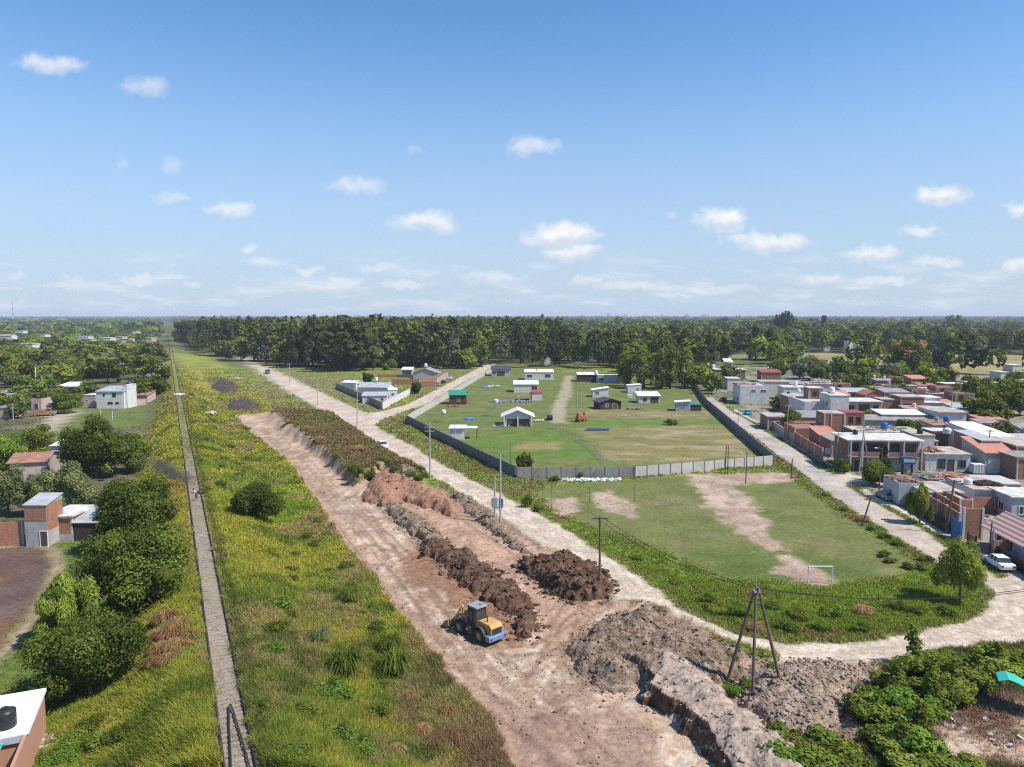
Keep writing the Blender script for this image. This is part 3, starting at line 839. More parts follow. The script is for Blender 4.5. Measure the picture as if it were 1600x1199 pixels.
# ------------------------------------------------------------------ heaps of soil
def heap_mat(name, c, c2, c3):
    m = bpy.data.materials.new(name); m.use_nodes = True
    nt = m.node_tree; N = nt.nodes.new; L = nt.links.new
    bs = nt.nodes['Principled BSDF']; bs.inputs['Roughness'].default_value = 1.0; bs.inputs['Specular IOR Level'].default_value = 0.08
    tc = N('ShaderNodeTexCoord')
    n1 = N('ShaderNodeTexNoise'); n1.inputs['Scale'].default_value = 1.1; n1.inputs['Detail'].default_value = 8; n1.inputs['Roughness'].default_value = 0.72
    L(tc.outputs['Object'], n1.inputs['Vector'])
    rp = N('ShaderNodeValToRGB'); e = rp.color_ramp.elements
    e[0].position = 0.36; e[0].color = (*c2, 1); e[1].position = 0.66; e[1].color = (*c3, 1)
    x = rp.color_ramp.elements.new(0.5); x.color = (*c, 1)
    L(n1.outputs['Fac'], rp.inputs[0]); L(rp.outputs[0], bs.inputs['Base Color'])
    vo = N('ShaderNodeTexVoronoi'); vo.inputs['Scale'].default_value = 3.0; L(tc.outputs['Object'], vo.inputs['Vector'])
    bp = N('ShaderNodeBump'); bp.inputs['Distance'].default_value = 0.15; bp.inputs['Strength'].default_value = 0.5
    L(vo.outputs['Distance'], bp.inputs['Height']); L(bp.outputs[0], bs.inputs['Normal'])
    return m
HBROWN = heap_mat('dark brown soil', (0.105, 0.062, 0.040), (0.055, 0.033, 0.024), (0.19, 0.115, 0.075))
HRED = heap_mat('red brown soil', (0.27, 0.150, 0.095), (0.18, 0.095, 0.060), (0.36, 0.215, 0.145))
HGREY = heap_mat('grey stony soil', (0.275, 0.205, 0.152), (0.165, 0.118, 0.088), (0.40, 0.31, 0.24))
HPALE = heap_mat('pale dry soil', (0.34, 0.262, 0.205), (0.20, 0.148, 0.115), (0.43, 0.345, 0.28))
HMIX = heap_mat('brown stony soil', (0.205, 0.145, 0.102), (0.095, 0.062, 0.043), (0.36, 0.275, 0.21))
HBRUSH = heap_mat('dry brush', (0.20, 0.15, 0.10), (0.10, 0.07, 0.05), (0.33, 0.26, 0.18))
HCHAR = heap_mat('charred soil', (0.07, 0.055, 0.048), (0.04, 0.03, 0.028), (0.15, 0.12, 0.10))
def heap(name, label, cat, px, h, slope, material, lump=0.5, cell=0.16, clods=0, seed=1, chunk=0.2, wob=2.2, var=0.9, cut=None):
    poly = WP(px, 0.3)
    lo = poly.min(0) - 1.5; hi = poly.max(0) + 1.5
    xs = np.arange(lo[0], hi[0], cell); ys = np.arange(lo[1], hi[1], cell)
    X, Y = np.meshgrid(xs, ys); x, y = X.ravel(), Y.ravel()
    d = sdf(poly, x, y) + (fbm(x / 1.4, y / 1.4, seed + 3) - 0.5) * wob
    prof = h * (1 - np.exp(-np.maximum(d, 0) / slope)) * (1 - var * .5 + var * fbm(x / 2.6, y / 2.6, seed))
    z = prof + sst(0, 0.8, d) * lump * ((fbm(x / 0.9, y / 0.9, seed + 5) - 0.5) + 0.7 * np.abs(fbm(x / 0.42, y / 0.42, seed + 7, 3) - 0.5))
    z = np.where(d > 0, z, -0.25 + 0.3 * d)
    base = terrain_h(x, y)
    cx, cy = poly.mean(0); z0 = TH(cx, cy)
    nx, ny = len(xs), len(ys)
    i = np.arange(ny - 1)[:, None] * nx + np.arange(nx - 1)[None, :]
    Fq = np.stack([i, i + 1, i + nx + 1, i + nx], -1).reshape(-1, 4)
    keep = (d[Fq] > -0.8).any(1); Fq = Fq[keep]
    V = np.stack([x - cx, y - cy, base + z - z0], 1)
    if clods:
        # clods and stones lying on the slope
        r = np.random.default_rng(seed)
        cand = np.where(d > -0.9)[0]; pick = r.choice(cand, clods)
        oc = np.array([(1, 0, 0), (-1, 0, 0), (0, 1, 0), (0, -1, 0), (0, 0, 1), (0, 0, -1)], float)
        of = np.array([(0, 2, 4, 4), (2, 1, 4, 4), (1, 3, 4, 4), (3, 0, 4, 4), (2, 0, 5, 5), (1, 2, 5, 5), (3, 1, 5, 5), (0, 3, 5, 5)])[:, :3]
        cs = chunk * np.minimum(3.6, 0.35 + 0.55 * r.pareto(2.2, clods))
        VV = []; 
        ang = r.uniform(0, 6.28, clods); st = r.uniform(0.6, 1.4, (clods, 6, 1))
        pts = (oc[None] + r.normal(size=(clods, 6, 3)) * .22) * st * cs[:, None, None]
        ca, sa = np.cos(ang)[:, None], np.sin(ang)[:, None]
        px_ = pts[..., 0] * ca - pts[..., 1] * sa; py_ = pts[..., 0] * sa + pts[..., 1] * ca
        cz = V[pick]
        jit = r.uniform(-cell, cell, (clods, 2))
        CV = np.stack([px_ + (cz[:, 0] + jit[:, 0])[:, None], py_ + (cz[:, 1] + jit[:, 1])[:, None], pts[..., 2] * 0.5 + np.maximum(cz[:, 2], base[pick] - z0)[:, None] + cs[:, None] * 0.08], -1).reshape(-1, 3)
        CF = (of[None] + (np.arange(clods) * 6)[:, None, None]).reshape(-1, 3)
        Fa = np.concatenate([Fq[:, [0, 1, 2]], Fq[:, [0, 2, 3]], CF + len(V)]); V = np.concatenate([V, CV])
    else:
        Fa = np.concatenate([Fq[:, [0, 1, 2]], Fq[:, [0, 2, 3]]])
    used = np.unique(Fa); rem = np.full(len(V), -1); rem[used] = np.arange(len(used))
    me = np_mesh(name, V[used], rem[Fa], material)
    if cut:        # steep faces take a darker soil colour, shade painted into the bank
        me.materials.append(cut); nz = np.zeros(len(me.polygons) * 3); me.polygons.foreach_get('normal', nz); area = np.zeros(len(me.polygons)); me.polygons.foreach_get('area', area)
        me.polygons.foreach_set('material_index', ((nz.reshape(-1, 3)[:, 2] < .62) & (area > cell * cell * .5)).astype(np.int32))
    o = link(name, me); o.location = (cx, cy, z0)
    return tag(o, label, cat)

heap('soil_heap', 'dark brown heap of fresh soil at the foot of the wooden pole', 'soil heap',
     [(812,872),(830,864),(860,868),(885,868),(908,874),(940,890),(957,914),(944,926),(905,933),(878,926),(850,912),(826,892)], 1.75, 1.1, HBROWN, 0.8, 0.14, 1500, 21, .16)
heap('soil_ridge', 'long dark soil ridge with roots beside the wheel loader', 'soil heap',
     [(650,842),(684,838),(722,853),(760,878),(802,905),(828,930),(838,956),(832,985),(814,986),(802,958),(772,934),(730,908),(694,876),(660,862)], 1.1, 0.8, HBROWN, 0.9, 0.14, 2200, 31, .12, 3.0, 1.5)
heap('soil_heap', 'red brown soil mound with a bare rounded top before the weedy wedge', 'soil heap',
     [(562,776),(578,748),(596,736),(616,738),(642,752),(668,760),(694,772),(724,790),(704,800),(668,787),(630,778),(600,786)], 2.2, 1.6, HRED, 0.5, 0.18, 700, 41, .12)
heap('brush_pile', 'low bank of dry brush and roots in the middle of the cleared strip', 'brush pile',
     [(598,784),(622,782),(655,800),(690,830),(705,852),(676,852),(640,826),(610,804)], 1.0, 0.7, HBRUSH, 0.9, 0.16, 1200, 51, .12)
heap('brush_pile', 'flat dry brush pile beside the twin transformer poles', 'brush pile',
     [(700,762),(728,775),(770,800),(800,830),(830,858),(800,850),(765,822),(742,800),(716,790)], 0.7, 0.7, HBRUSH, 0.6, 0.18, 700, 61, .12)
heap('soil_heap', 'big stony heap, dark brown on its left side, beside the dirt road bend', 'soil heap',
     [(880,1012),(900,985),(938,962),(985,946),(1016,944),(1052,966),(1092,992),(1150,1012),(1172,1042),(1140,1056),(1092,1056),(1042,1062),(1000,1058),(960,1068),(920,1050)], 1.5, 2.1, HMIX, 0.65, 0.13, 7000, 71, 0.07)
heap('rubble_heap', 'wide low heap of grey stony soil under the tripod pole', 'soil heap',
     [(1160,1040),(1208,1028),(1290,1032),(1376,1038),(1368,1060),(1342,1092),(1322,1122),(1290,1146),(1238,1150),(1180,1112),(1152,1075)], 1.3, 1.6, HGREY, 0.5, 0.14, 9000, 81, 0.075)
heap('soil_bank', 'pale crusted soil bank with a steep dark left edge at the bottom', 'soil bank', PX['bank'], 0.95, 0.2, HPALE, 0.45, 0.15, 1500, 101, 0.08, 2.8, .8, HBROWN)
heap('soil_heap', 'dark charred soil heap on the grassy slope right of the railway', 'soil heap',
     [(330,606),(345,592),(366,598),(372,612),(350,614)], 1.2, 2.0, HCHAR, 0.6, 0.5, 0, 91)
heap('soil_heap', 'flat dark soil heap at the head of the cleared strip', 'soil heap',
     [(352,634),(380,622),(408,632),(402,641),(368,642)], 1.0, 2.0, HCHAR, 0.6, 0.4, 0, 95)

def loose_clods():
    r = np.random.default_rng(5); n = 16000
    y = 1 / (1 / 42 + r.random(n) * (1 / 150 - 1 / 42)); x = r.uniform(-35, 32, n)
    p = r.random(n); d = sdf(WPX['site'], x, y); dm = fbm(x / 3, y / 3, 97)
    ok = (d > -.3) & (p < np.where(d < 1.8, .9, 1.6 * sst(.45, .65, dm) + .12)); x, y = x[ok], y[ok]; n = len(x)
    z = terrain_h(x, y); s = .03 + .03 * np.minimum(6, r.pareto(2.0, n))
    oc = np.array([(1, 0, 0), (-1, 0, 0), (0, 1, 0), (0, -1, 0), (0, 0, 1), (0, 0, -.3)], float)
    of = np.array([(0, 2, 4), (2, 1, 4), (1, 3, 4), (3, 0, 4), (2, 0, 5), (1, 2, 5), (3, 1, 5), (0, 3, 5)])
    q = (oc[None] + r.normal(size=(n, 6, 3)) * .25) * s[:, None, None]; q[..., 2] *= .7
    V = (q + np.stack([x, y, z + .01], 1)[:, None]).reshape(-1, 3); Q = (of[None] + (np.arange(n) * 6)[:, None, None]).reshape(-1, 3)
    tag(link('loose_clods', np_mesh('loose_clods', V, Q, HMIX)), 'loose soil clods scattered over the cleared strip', 'soil clods', kind='stuff')
loose_clods()
# ------------------------------------------------------------------ vegetation
def ico():
    bm = bmesh.new(); bmesh.ops.create_icosphere(bm, subdivisions=1, radius=1.0)
    v = np.array([x.co[:] for x in bm.verts]); f = np.array([[y.index for y in x.verts] for x in bm.faces]); bm.free()
    return v, f
ICOV, ICOF = ico()

def leaves(clumps, n, size, r, droop=0.0, up=0.25, inner=0.7, aspect=0.6):
    """leaf faces spread through the clumps; returns (n*4,3) points, quads and clump index per leaf"""
    cl = np.asarray(clumps, float)
    wt = (cl[:, 3] * cl[:, 4] + cl[:, 3] * cl[:, 5]); wt /= wt.sum()
    k = r.choice(len(cl), n, p=wt)
    d = r.normal(size=(n, 3)); d /= np.linalg.norm(d, axis=1)[:, None]
    rr = inner + (1.08 - inner) * r.random(n) ** 0.6
    c = cl[k, :3]; R = cl[k, 3:6]
    p = c + d * R * rr[:, None]
    nr = d / R; nr /= np.linalg.norm(nr, axis=1)[:, None]
    nr = nr + r.normal(size=(n, 3)) * 0.5; nr[:, 2] += up
    nr /= np.linalg.norm(nr, axis=1)[:, None]
    t = r.normal(size=(n, 3)); t[:, 2] -= droop * 3
    t -= nr * (t * nr).sum(1)[:, None]; t /= np.linalg.norm(t, axis=1)[:, None]
    b = np.cross(nr, t)
    s = size * r.uniform(0.55, 1.3, n)
    t = t * s[:, None] * (1 + droop); b = b * (s * aspect)[:, None]
    V = np.stack([p - t, p - b, p + t, p + b], 1).reshape(-1, 3)
    Q = np.arange(n * 4).reshape(-1, 4)
    return V, Q, k

def leaf_cols(k, n, r, dark, light, nclump):
    ct = r.random(nclump)
    w = np.clip(ct[k] * 0.65 + r.random(n) * 0.5 - 0.05, 0, 1)[:, None]
    return np.asarray(dark) * (1 - w) + np.asarray(light) * w

PAL = {'dark': ((0.028, 0.042, 0.011), (0.105, 0.138, 0.030)), 'mid': ((0.042, 0.064, 0.013), (0.125, 0.155, 0.032)),
       'light': ((0.065, 0.095, 0.016), (0.18, 0.22, 0.045)), 'deep': ((0.020, 0.030, 0.013), (0.056, 0.070, 0.026)),
       'pale': ((0.065, 0.085, 0.040), (0.17, 0.20, 0.095)), 'yellow': ((0.085, 0.095, 0.018), (0.19, 0.19, 0.04)),
       'grey': ((0.055, 0.065, 0.045), (0.13, 0.145, 0.105)), 'vivid': ((0.048, 0.090, 0.014), (0.125, 0.19, 0.034)),
       'brown': ((0.12, 0.075, 0.042), (0.28, 0.19, 0.10))}
PAL = {k: ((1.32 * a[0], 1.3 * a[1], 1.2 * a[2]), (1.68 * b[0], 1.58 * b[1], 1.35 * b[2])) for k, (a, b) in PAL.items()}

def crown_clumps(kind, h, w, r):
    """clumps of a crown for a tree of height h and crown width w"""
    cl = []
    if kind == 'broad':
        c0 = 0.50 * h; rz = 0.50 * h; rw = w / 2
        lop = r.uniform(.78, 1.15, 8)              # the crown is lopsided
        for i in range(26):
            d = r.normal(size=3); d /= np.linalg.norm(d); q = r.uniform(0.35, 0.9) * lop[int((math.atan2(d[1], d[0]) + math.pi) / 6.2832 * 7.99)]
            s = r.uniform(0.17, 0.38)
            cl.append((d[0] * rw * q, d[1] * rw * q, c0 + d[2] * rz * q * 0.95, rw * s * 1.1, rw * s * 1.1, rz * s * 1.05))
        cl.append((0, 0, c0, rw * .55, rw * .55, rz * .6))
    elif kind == 'bush':
        for i in range(12):
            a = r.uniform(0, 6.28); q = r.uniform(0.1, 0.68) * w / 2; s = r.uniform(0.26, 0.42) * w / 2
            zz = r.uniform(0.25, 0.72) * h * (1 - 0.35 * q / (w / 2))
            cl.append((q * math.cos(a), q * math.sin(a), zz, s * 1.15, s * 1.15, min(s, zz)))
    elif kind == 'tall':
        rw = w / 2
        for i in range(17):
            t = r.uniform(0.08, 1.0); q = rw * 0.75 * r.random() * (1.15 - 0.75 * max(0, t - 0.45) / 0.55)
            a = r.uniform(0, 6.28); s = r.uniform(0.26, 0.44)
            cl.append((q * math.cos(a), q * math.sin(a), h * (0.08 + 0.86 * t), rw * s * 1.15, rw * s * 1.15, rw * s * 1.5))
    elif kind == 'poplar':
        rw = w / 2
        for i in range(14):
            t = (i + r.random()) / 14; e = math.sin(math.pi * (0.12 + 0.80 * t)) ** 0.7
            a = r.uniform(0, 6.28)
            cl.append((rw * .35 * math.cos(a), rw * .35 * math.sin(a), h * (0.1 + 0.86 * t), rw * .7 * e, rw * .7 * e, h * 0.10))
    elif kind == 'cone':
        rw = w / 2
        for i in range(16):
            t = (i + r.random()) / 16; a = r.uniform(0, 6.28); e = (1 - t) ** 0.8 + 0.06
            cl.append((rw * .5 * e * math.cos(a), rw * .5 * e * math.sin(a), h * (0.08 + 0.9 * t), rw * .6 * e, rw * .6 * e, h * 0.075))
    elif kind == 'willow':
        rw = w / 2
        for i in range(22):
            a = r.uniform(0, 6.28); q = r.uniform(0.1, 0.75) * rw
            cl.append((q * math.cos(a), q * math.sin(a), h * (0.78 - 0.30 * (q / rw) ** 2) - r.uniform(-.08, .34) * h, rw * r.uniform(.16, .34), rw * r.uniform(.16, .34), h * r.uniform(.12, .27)))
    return cl

def trunk_mb(h, w, kind, r):
    m = MB()
    tr = max(0.09, 0.022 * h); top = {'tall': 0.85, 'poplar': 0.8, 'cone': 0.85}.get(kind, 0.6) * h
    bend = r.normal(size=2) * 0.03 * h
    m.cyl((0, 0, -0.3), (bend[0] * .5, bend[1] * .5, top * .5), tr, tr * .75, 7)
    m.cyl((bend[0] * .5, bend[1] * .5, top * .5), (bend[0], bend[1], top), tr * .75, tr * .3, 7)
    for i in range(6):
        z0 = r.uniform(0.22, 0.6) * h; a = i * 1.05 + r.uniform(-.3, .3)
        L_ = r.uniform(.25, .42) * w
        m.cyl((bend[0] * .4, bend[1] * .4, z0), (L_ * math.cos(a), L_ * math.sin(a), z0 + L_ * 0.7), tr * .45, tr * .12, 5)
    return m

MESHES = {}
def crown_mesh(kind, pal, h, w, n, size, seed, with_trunk=False):
    """a crown (and, for far trees, the trunk in the same mesh)"""
    r = np.random.default_rng(seed)
    cl = crown_clumps(kind, h, w, r)
    droop = 0.9 if kind == 'willow' else 0.0
    V, Q, k = leaves(cl, n, size, r, droop=droop, inner=0.55 if n > 2000 else 0.72, aspect=0.35 if kind == 'willow' else 0.62)
    col = np.repeat(leaf_cols(k, n, r, *PAL[pal], len(cl)), 4, 0)
    parts_v = [V]; parts_f = [np.concatenate([Q[:, [0, 1, 2]], Q[:, [0, 2, 3]]])]; parts_c = [col]; o = len(V)
    if kind != 'willow':
        for c in cl:                    # the dense inside of each clump
            q = 0.58
            vv = ICOV * np.array(c[3:6]) * q * r.uniform(.8, 1.15, (len(ICOV), 1)) + np.array(c[:3])
            parts_v.append(vv); parts_f.append(ICOF + o); o += len(vv)
            parts_c.append(np.tile(np.asarray(PAL[pal][0]) * .6 + np.asarray(PAL[pal][1]) * .4, (len(vv), 1)))
    if with_trunk:
        m = trunk_mb(h, w, kind, r)
        vv = np.array([tuple(x) for x in m.v]); ff = []
        for f in m.f:
            for j in range(1, len(f) - 1): ff.append((f[0], f[j], f[j + 1]))
        parts_v.append(vv); parts_f.append(np.array(ff) + o); parts_c.append(np.tile((0.085, 0.065, 0.05), (len(vv), 1)))
    return np_mesh('crown', np.concatenate(parts_v), np.concatenate(parts_f), LEAF, np.concatenate(parts_c))

def near_tree(name, label, cat, u, v, h, w, kind, pal, n, size, seed, group=None, extra=None):
    """a tree with its own trunk and crown; (u, v) is the foot of the trunk"""
    p = G(u, v)
    t = empty(name, p, 0)
    tag(t, label, cat, group)
    r = np.random.default_rng(seed + 1000)
    trunk_mb(h, w, kind, r).build('trunk', BARK, t)
    link('crown', crown_mesh(kind, pal, h, w, n, size, seed), t)
    if extra:                    # a second tone mixed into the same crown
        link('crown', crown_mesh(kind, extra, h * .9, w * .9, n // 4, size, seed + 5), t)
    return t

near_tree('tree', 'big dark round tree hanging over the left side of the railway', 'tree', 212, 962, 9.3, 11.5, 'broad', 'dark', 24000, 0.149, 1, extra='mid')
near_tree('tree', 'dark tree with a bare lower trunk near the white flat roof', 'tree', 142, 1090, 7.6, 9.0, 'broad', 'dark', 22800, 0.124, 2)
near_tree('tree', 'dark leafy tree behind the dull tin shed, under the drifting smoke', 'tree', 218, 848, 9.8, 10.5, 'broad', 'dark', 20400, 0.155, 3, extra='mid')
near_tree('tree', 'small dark tree against the right wall of the tin shed', 'tree', 178, 838, 6.0, 5.5, 'broad', 'dark', 10800, 0.136, 4)
near_tree('tree', 'light green feathery tree at the edge of the dark bare yard', 'tree', 108, 1005, 6.6, 5.6, 'willow', 'light', 12480, 0.149, 5)
near_tree('tree', 'tall pale leaved tree behind the brick tower', 'tree', 70, 806, 8.2, 6.4, 'broad', 'pale', 12480, 0.155, 6)
near_tree('tree', 'pale leaved tree with hanging twigs between the brick tower and the dark trees', 'tree', 128, 808, 8.0, 6.5, 'broad', 'pale', 12480, 0.155, 7)
near_tree('tree', 'grey green tree cut by the left edge of the photo beside the tower', 'tree', 14, 806, 8.0, 7.0, 'broad', 'pale', 12000, 0.155, 8)
near_tree('tree', 'spreading dark tree beside the white house with the rusty roof', 'tree', 150, 748, 12.0, 12.0, 'broad', 'dark', 19200, 0.205, 9, extra='mid')
near_tree('tree', 'dark tree leaning on the railway bank behind the spreading tree', 'tree', 205, 738, 8.5, 9.0, 'broad', 'dark', 13200, 0.186, 10)
near_tree('tree', 'yellow green bushy tree left of the white house with the rusty roof', 'tree', 58, 712, 6.8, 8.0, 'broad', 'mid', 10080, 0.186, 11, extra='yellow')
near_tree('tree', 'bright green bushy tree at the left edge below the town track', 'tree', 14, 735, 7.0, 9.0, 'broad', 'vivid', 10080, 0.186, 12)
near_tree('tree', 'round yellow green tree on the clearing before the white two storey house', 'tree', 106, 646, 7.0, 9.0, 'broad', 'mid', 8640, 0.248, 13, extra='yellow')
near_tree('tree', 'lone round dark tree on the field right of the railway', 'tree', 403, 812, 6.8, 7.6, 'bush', 'dark', 20400, 0.136, 14)
near_tree('willow_tree', 'drooping green willow on the grass tip at the dirt road bend', 'tree', 1500, 940, 6.8, 5.6, 'willow', 'light', 7000, 0.15, 15)
near_tree('tree', 'bushy dark tree before the two storey house with the white roof', 'tree', 1364, 758, 4.8, 7.0, 'bush', 'mid', 8640, 0.161, 16)
near_tree('conifer_tree', 'slim dark conifer standing before the two storey house', 'tree', 1381, 752, 7.0, 3.4, 'cone', 'deep', 7200, 0.161, 17)
near_tree('willow_tree', 'small pale green willow at the brick yard wall by the paved street', 'tree', 1437, 818, 5.6, 4.2, 'willow', 'light', 8400, 0.149, 18)
near_tree('tree', 'round street tree at the left corner of the long white house', 'tree', 1240, 672, 5.6, 6.6, 'broad', 'mid', 7200, 0.211, 19)
near_tree('tree', 'dark green shrub tree by the grey garage front', 'tree', 1548, 734, 3.2, 5.2, 'bush', 'mid', 5760, 0.149, 20)
near_tree('banana_plant', 'spiky broad leaved plant growing behind the bend of the panel wall', 'plant', 819, 737, 3.6, 4.2, 'willow', 'mid', 1008, 0.384, 21)
near_tree('tree', 'leafy garden tree at the left corner of the two storey balcony house', 'tree', 1318, 738, 3.2, 3.6, 'bush', 'dark', 4320, 0.149, 22)
near_tree('tree', 'dark tree standing in the walled corner plot', 'tree', 574, 600, 5.8, 5.0, 'broad', 'deep', 5280, 0.248, 23)
near_tree('tree', 'dark round tree at the gate of the brick ruin', 'tree', 652, 615, 5.2, 5.4, 'broad', 'dark', 5280, 0.223, 24)
near_tree('tree', 'bright green bush tree at the foot of the dark woods', 'tree', 609, 578, 7.0, 9.5, 'bush', 'vivid', 6240, 0.341, 25)
near_tree('tree', 'large lone tree with an uneven crown before the tan field', 'tree', 1416, 592, 22.0, 21.0, 'broad', 'dark', 10080, 0.558, 26, extra='brown')
near_tree('tree', 'grey green tree beside the large lone tree', 'tree', 1468, 585, 14.0, 15.0, 'broad', 'grey', 6240, 0.496, 27)
near_tree('tree', 'tall dark tree where the railway meets the horizon woods', 'tree', 292, 537, 25.0, 26.0, 'broad', 'deep', 7200, 0.806, 28)
near_tree('tree', 'dark round tree with a clean edge at the head of the dirt road', 'tree', 352, 562, 10.5, 11.0, 'bush', 'deep', 6240, 0.372, 29)

# trees further off: each one its own object, trunk and crown in one mesh
FAR = {}
def far_variants(kind, pal, h, w, n, size):
    key = (kind, pal)
    if key not in FAR:
        FAR[key] = [crown_mesh(kind, pal, h, w, n, size, 300 + 31 * len(FAR) + i, True) for i in range(3)]
    return FAR[key]
STD = {'broad': (10.0, 10.5), 'tall': (24.0, 9.0), 'poplar': (15.0, 4.6), 'bush': (5.0, 7.0), 'willow': (8.0, 8.0), 'cone': (12.0, 5.0)}
def far_tree(name, x, y, h, kind, pal, label, group, n=750, wide=1.0):
    H0, W0 = STD[kind]
    me = random.choice(far_variants(kind, pal, H0, W0, n, 0.07 * W0 if kind != 'tall' else 0.075 * H0 * .6))
    o = link(name, me); s = h / H0
    o.location = (x, y, TH(x, y) - 0.1); o.rotation_euler = (0, 0, random.uniform(0, 6.28))
    sw = s * wide * random.uniform(0.88, 1.18)
    o.scale = (sw, sw * random.uniform(.9, 1.1), s)
    return tag(o, label, 'tree', group)

PLACED = []
def scatter(px, n, spacing, hr, kinds, label, group, name='tree', wide=1.0, avoid=()):
    poly = WP(px); lo, hi = poly.min(0), poly.max(0); k = 0; tries = 0
    while k < n and tries < n * 60:
        tries += 1
        x = random.uniform(lo[0], hi[0]); y = random.uniform(lo[1], hi[1])
        if sdf(poly, np.array([x]), np.array([y]))[0] < 0: continue
        if any((x - a) ** 2 + (y - b) ** 2 < (spacing * .5 + s_ * .5) ** 2 for a, b, s_ in PLACED): continue
        PLACED.append((x, y, spacing)); k += 1
        kind, pal = random.choice(kinds)
        far_tree(name, x, y, random.uniform(*hr), kind, pal, label, group, wide=wide)
    return k
T, B_ = 'tall', 'broad'
scatter([(396,566),(432,574),(500,578),(560,580),(612,577),(640,575),(700,576),(740,570),(758,565),(744,562),(600,567),(500,567),(402,562)], 48, 9.0, (15, 30),
        [(T, 'deep'), (T, 'deep'), (T, 'dark'), (B_, 'dark'), (T, 'grey'), (B_, 'mid'), (B_, 'deep')], 'tall dark tree in the front rows of the dense woods beyond the dirt road', 'front rows of the dense woods')
scatter([(298,548),(330,560),(372,568),(392,558),(385,548),(330,538),(300,532)], 16, 12, (13, 21), [(B_, 'dark'), (B_, 'deep'), (B_, 'mid'), (T, 'dark')],
        'dark bushy tree between the railway and the far end of the dirt road', 'trees between railway and dirt road')
scatter([(806,572),(900,574),(965,578),(1060,580),(1180,572),(1235,566),(1235,557),(1060,562),(900,562),(806,560)], 32, 9.5, (15, 25),
        [(T, 'deep'), (T, 'deep'), (T, 'dark'), (B_, 'dark')], 'tall dark tree in the belt behind the fenced lots', 'tree belt behind the fenced lots')
scatter([(700,580),(745,574),(765,572),(760,562),(700,572)], 7, 8, (8, 13), [(B_, 'light'), (B_, 'grey'), (B_, 'mid')],
        'pale green smaller tree at the edge of the woods by the side road', 'pale trees at the edge of the woods')
scatter([(968,606),(1010,609),(1062,612),(1080,600),(1040,594),(975,596)], 15, 4.5, (14, 18.5), [('poplar', 'mid'), ('poplar', 'mid'), ('poplar', 'light')],
        'tall columnar poplar in the group beside the fenced lots', 'poplars beside the fenced lots', 'poplar_tree', 1.35)
scatter([(1062,612),(1098,618),(1106,622),(1145,618),(1140,600),(1100,592),(1062,596)], 9, 6, (7.5, 11), [(B_, 'mid'), (B_, 'light'), (B_, 'mid'), (B_, 'pale')],
        'leafy street tree at the far end of the paved street', 'trees at the far end of the paved street')
scatter([(1170,588),(1235,600),(1330,606),(1480,616),(1505,598),(1430,584),(1310,580),(1220,577)], 36, 8.5, (7.5, 11.5), [(B_, 'mid'), (B_, 'dark'), (B_, 'light'), (B_, 'dark'), (B_, 'grey')],
        'leafy tree in the green belt between the brick houses and the tan field', 'green belt behind the brick houses')
scatter([(1300,612),(1340,622),(1400,618),(1392,606),(1320,604)], 8, 6, (6, 8), [(B_, 'mid'), (B_, 'dark')], 'low leafy tree right behind the brick houses', 'low trees behind the brick houses')
scatter([(1478,626),(1512,664),(1540,672),(1700,690),(1700,640),(1610,612),(1500,608)], 26, 8, (6.5, 9.5), [(B_, 'mid'), (B_, 'dark'), (B_, 'mid'), (B_, 'vivid')],
        'green tree in the thicket at the right edge behind the white metal roof', 'thicket at the right edge')
scatter([(-60,612),(40,614),(130,602),(250,603),(258,580),(245,556),(100,552),(-60,552)], 62, 12, (9, 14.5), [(B_, 'mid'), (B_, 'dark'), (B_, 'dark'), (B_, 'light'), ('willow', 'mid')],
        'leafy tree among the houses of the left suburb', 'trees of the left suburb', wide=1.25)
scatter([(-20,668),(40,660),(48,640),(20,622),(-20,625)], 7, 7, (5, 7.5), [(B_, 'mid'), (B_, 'dark')], 'tree between the small houses at the left edge', 'trees at the left edge')
for i, (u, v, h, wd) in enumerate([(225,628,7,1), (246,618,8,1), (138,620,6,1.1), (256,600,9,1)]):
    p = G(u, v)
    far_tree('tree', p.x, p.y, h, B_, 'dark', 'dark tree close behind the white two storey house by the railway', 'trees around the white two storey house', wide=wd)
for i, (u, v, h, pal) in enumerate([(1218,640,5,'mid'), (1330,650,4.5,'mid'), (1385,600,6,'mid'), (1475,668,5,'vivid'), (1350,640,4,'mid'), (1460,672,4,'vivid'), (1270,650,4,'dark'), (1400,655,3.6,'mid'), (1428,640,4,'light'), (1300,668,3.4,'mid'), (1500,690,4,'mid'), (1412,690,3.4,'mid'), (1345,668,3.2,'dark'), (1535,660,5,'mid')]):
    p = G(u, v)
    far_tree('tree', p.x, p.y, h, B_, pal, 'small garden tree squeezed between the brick houses', 'garden trees between the brick houses')

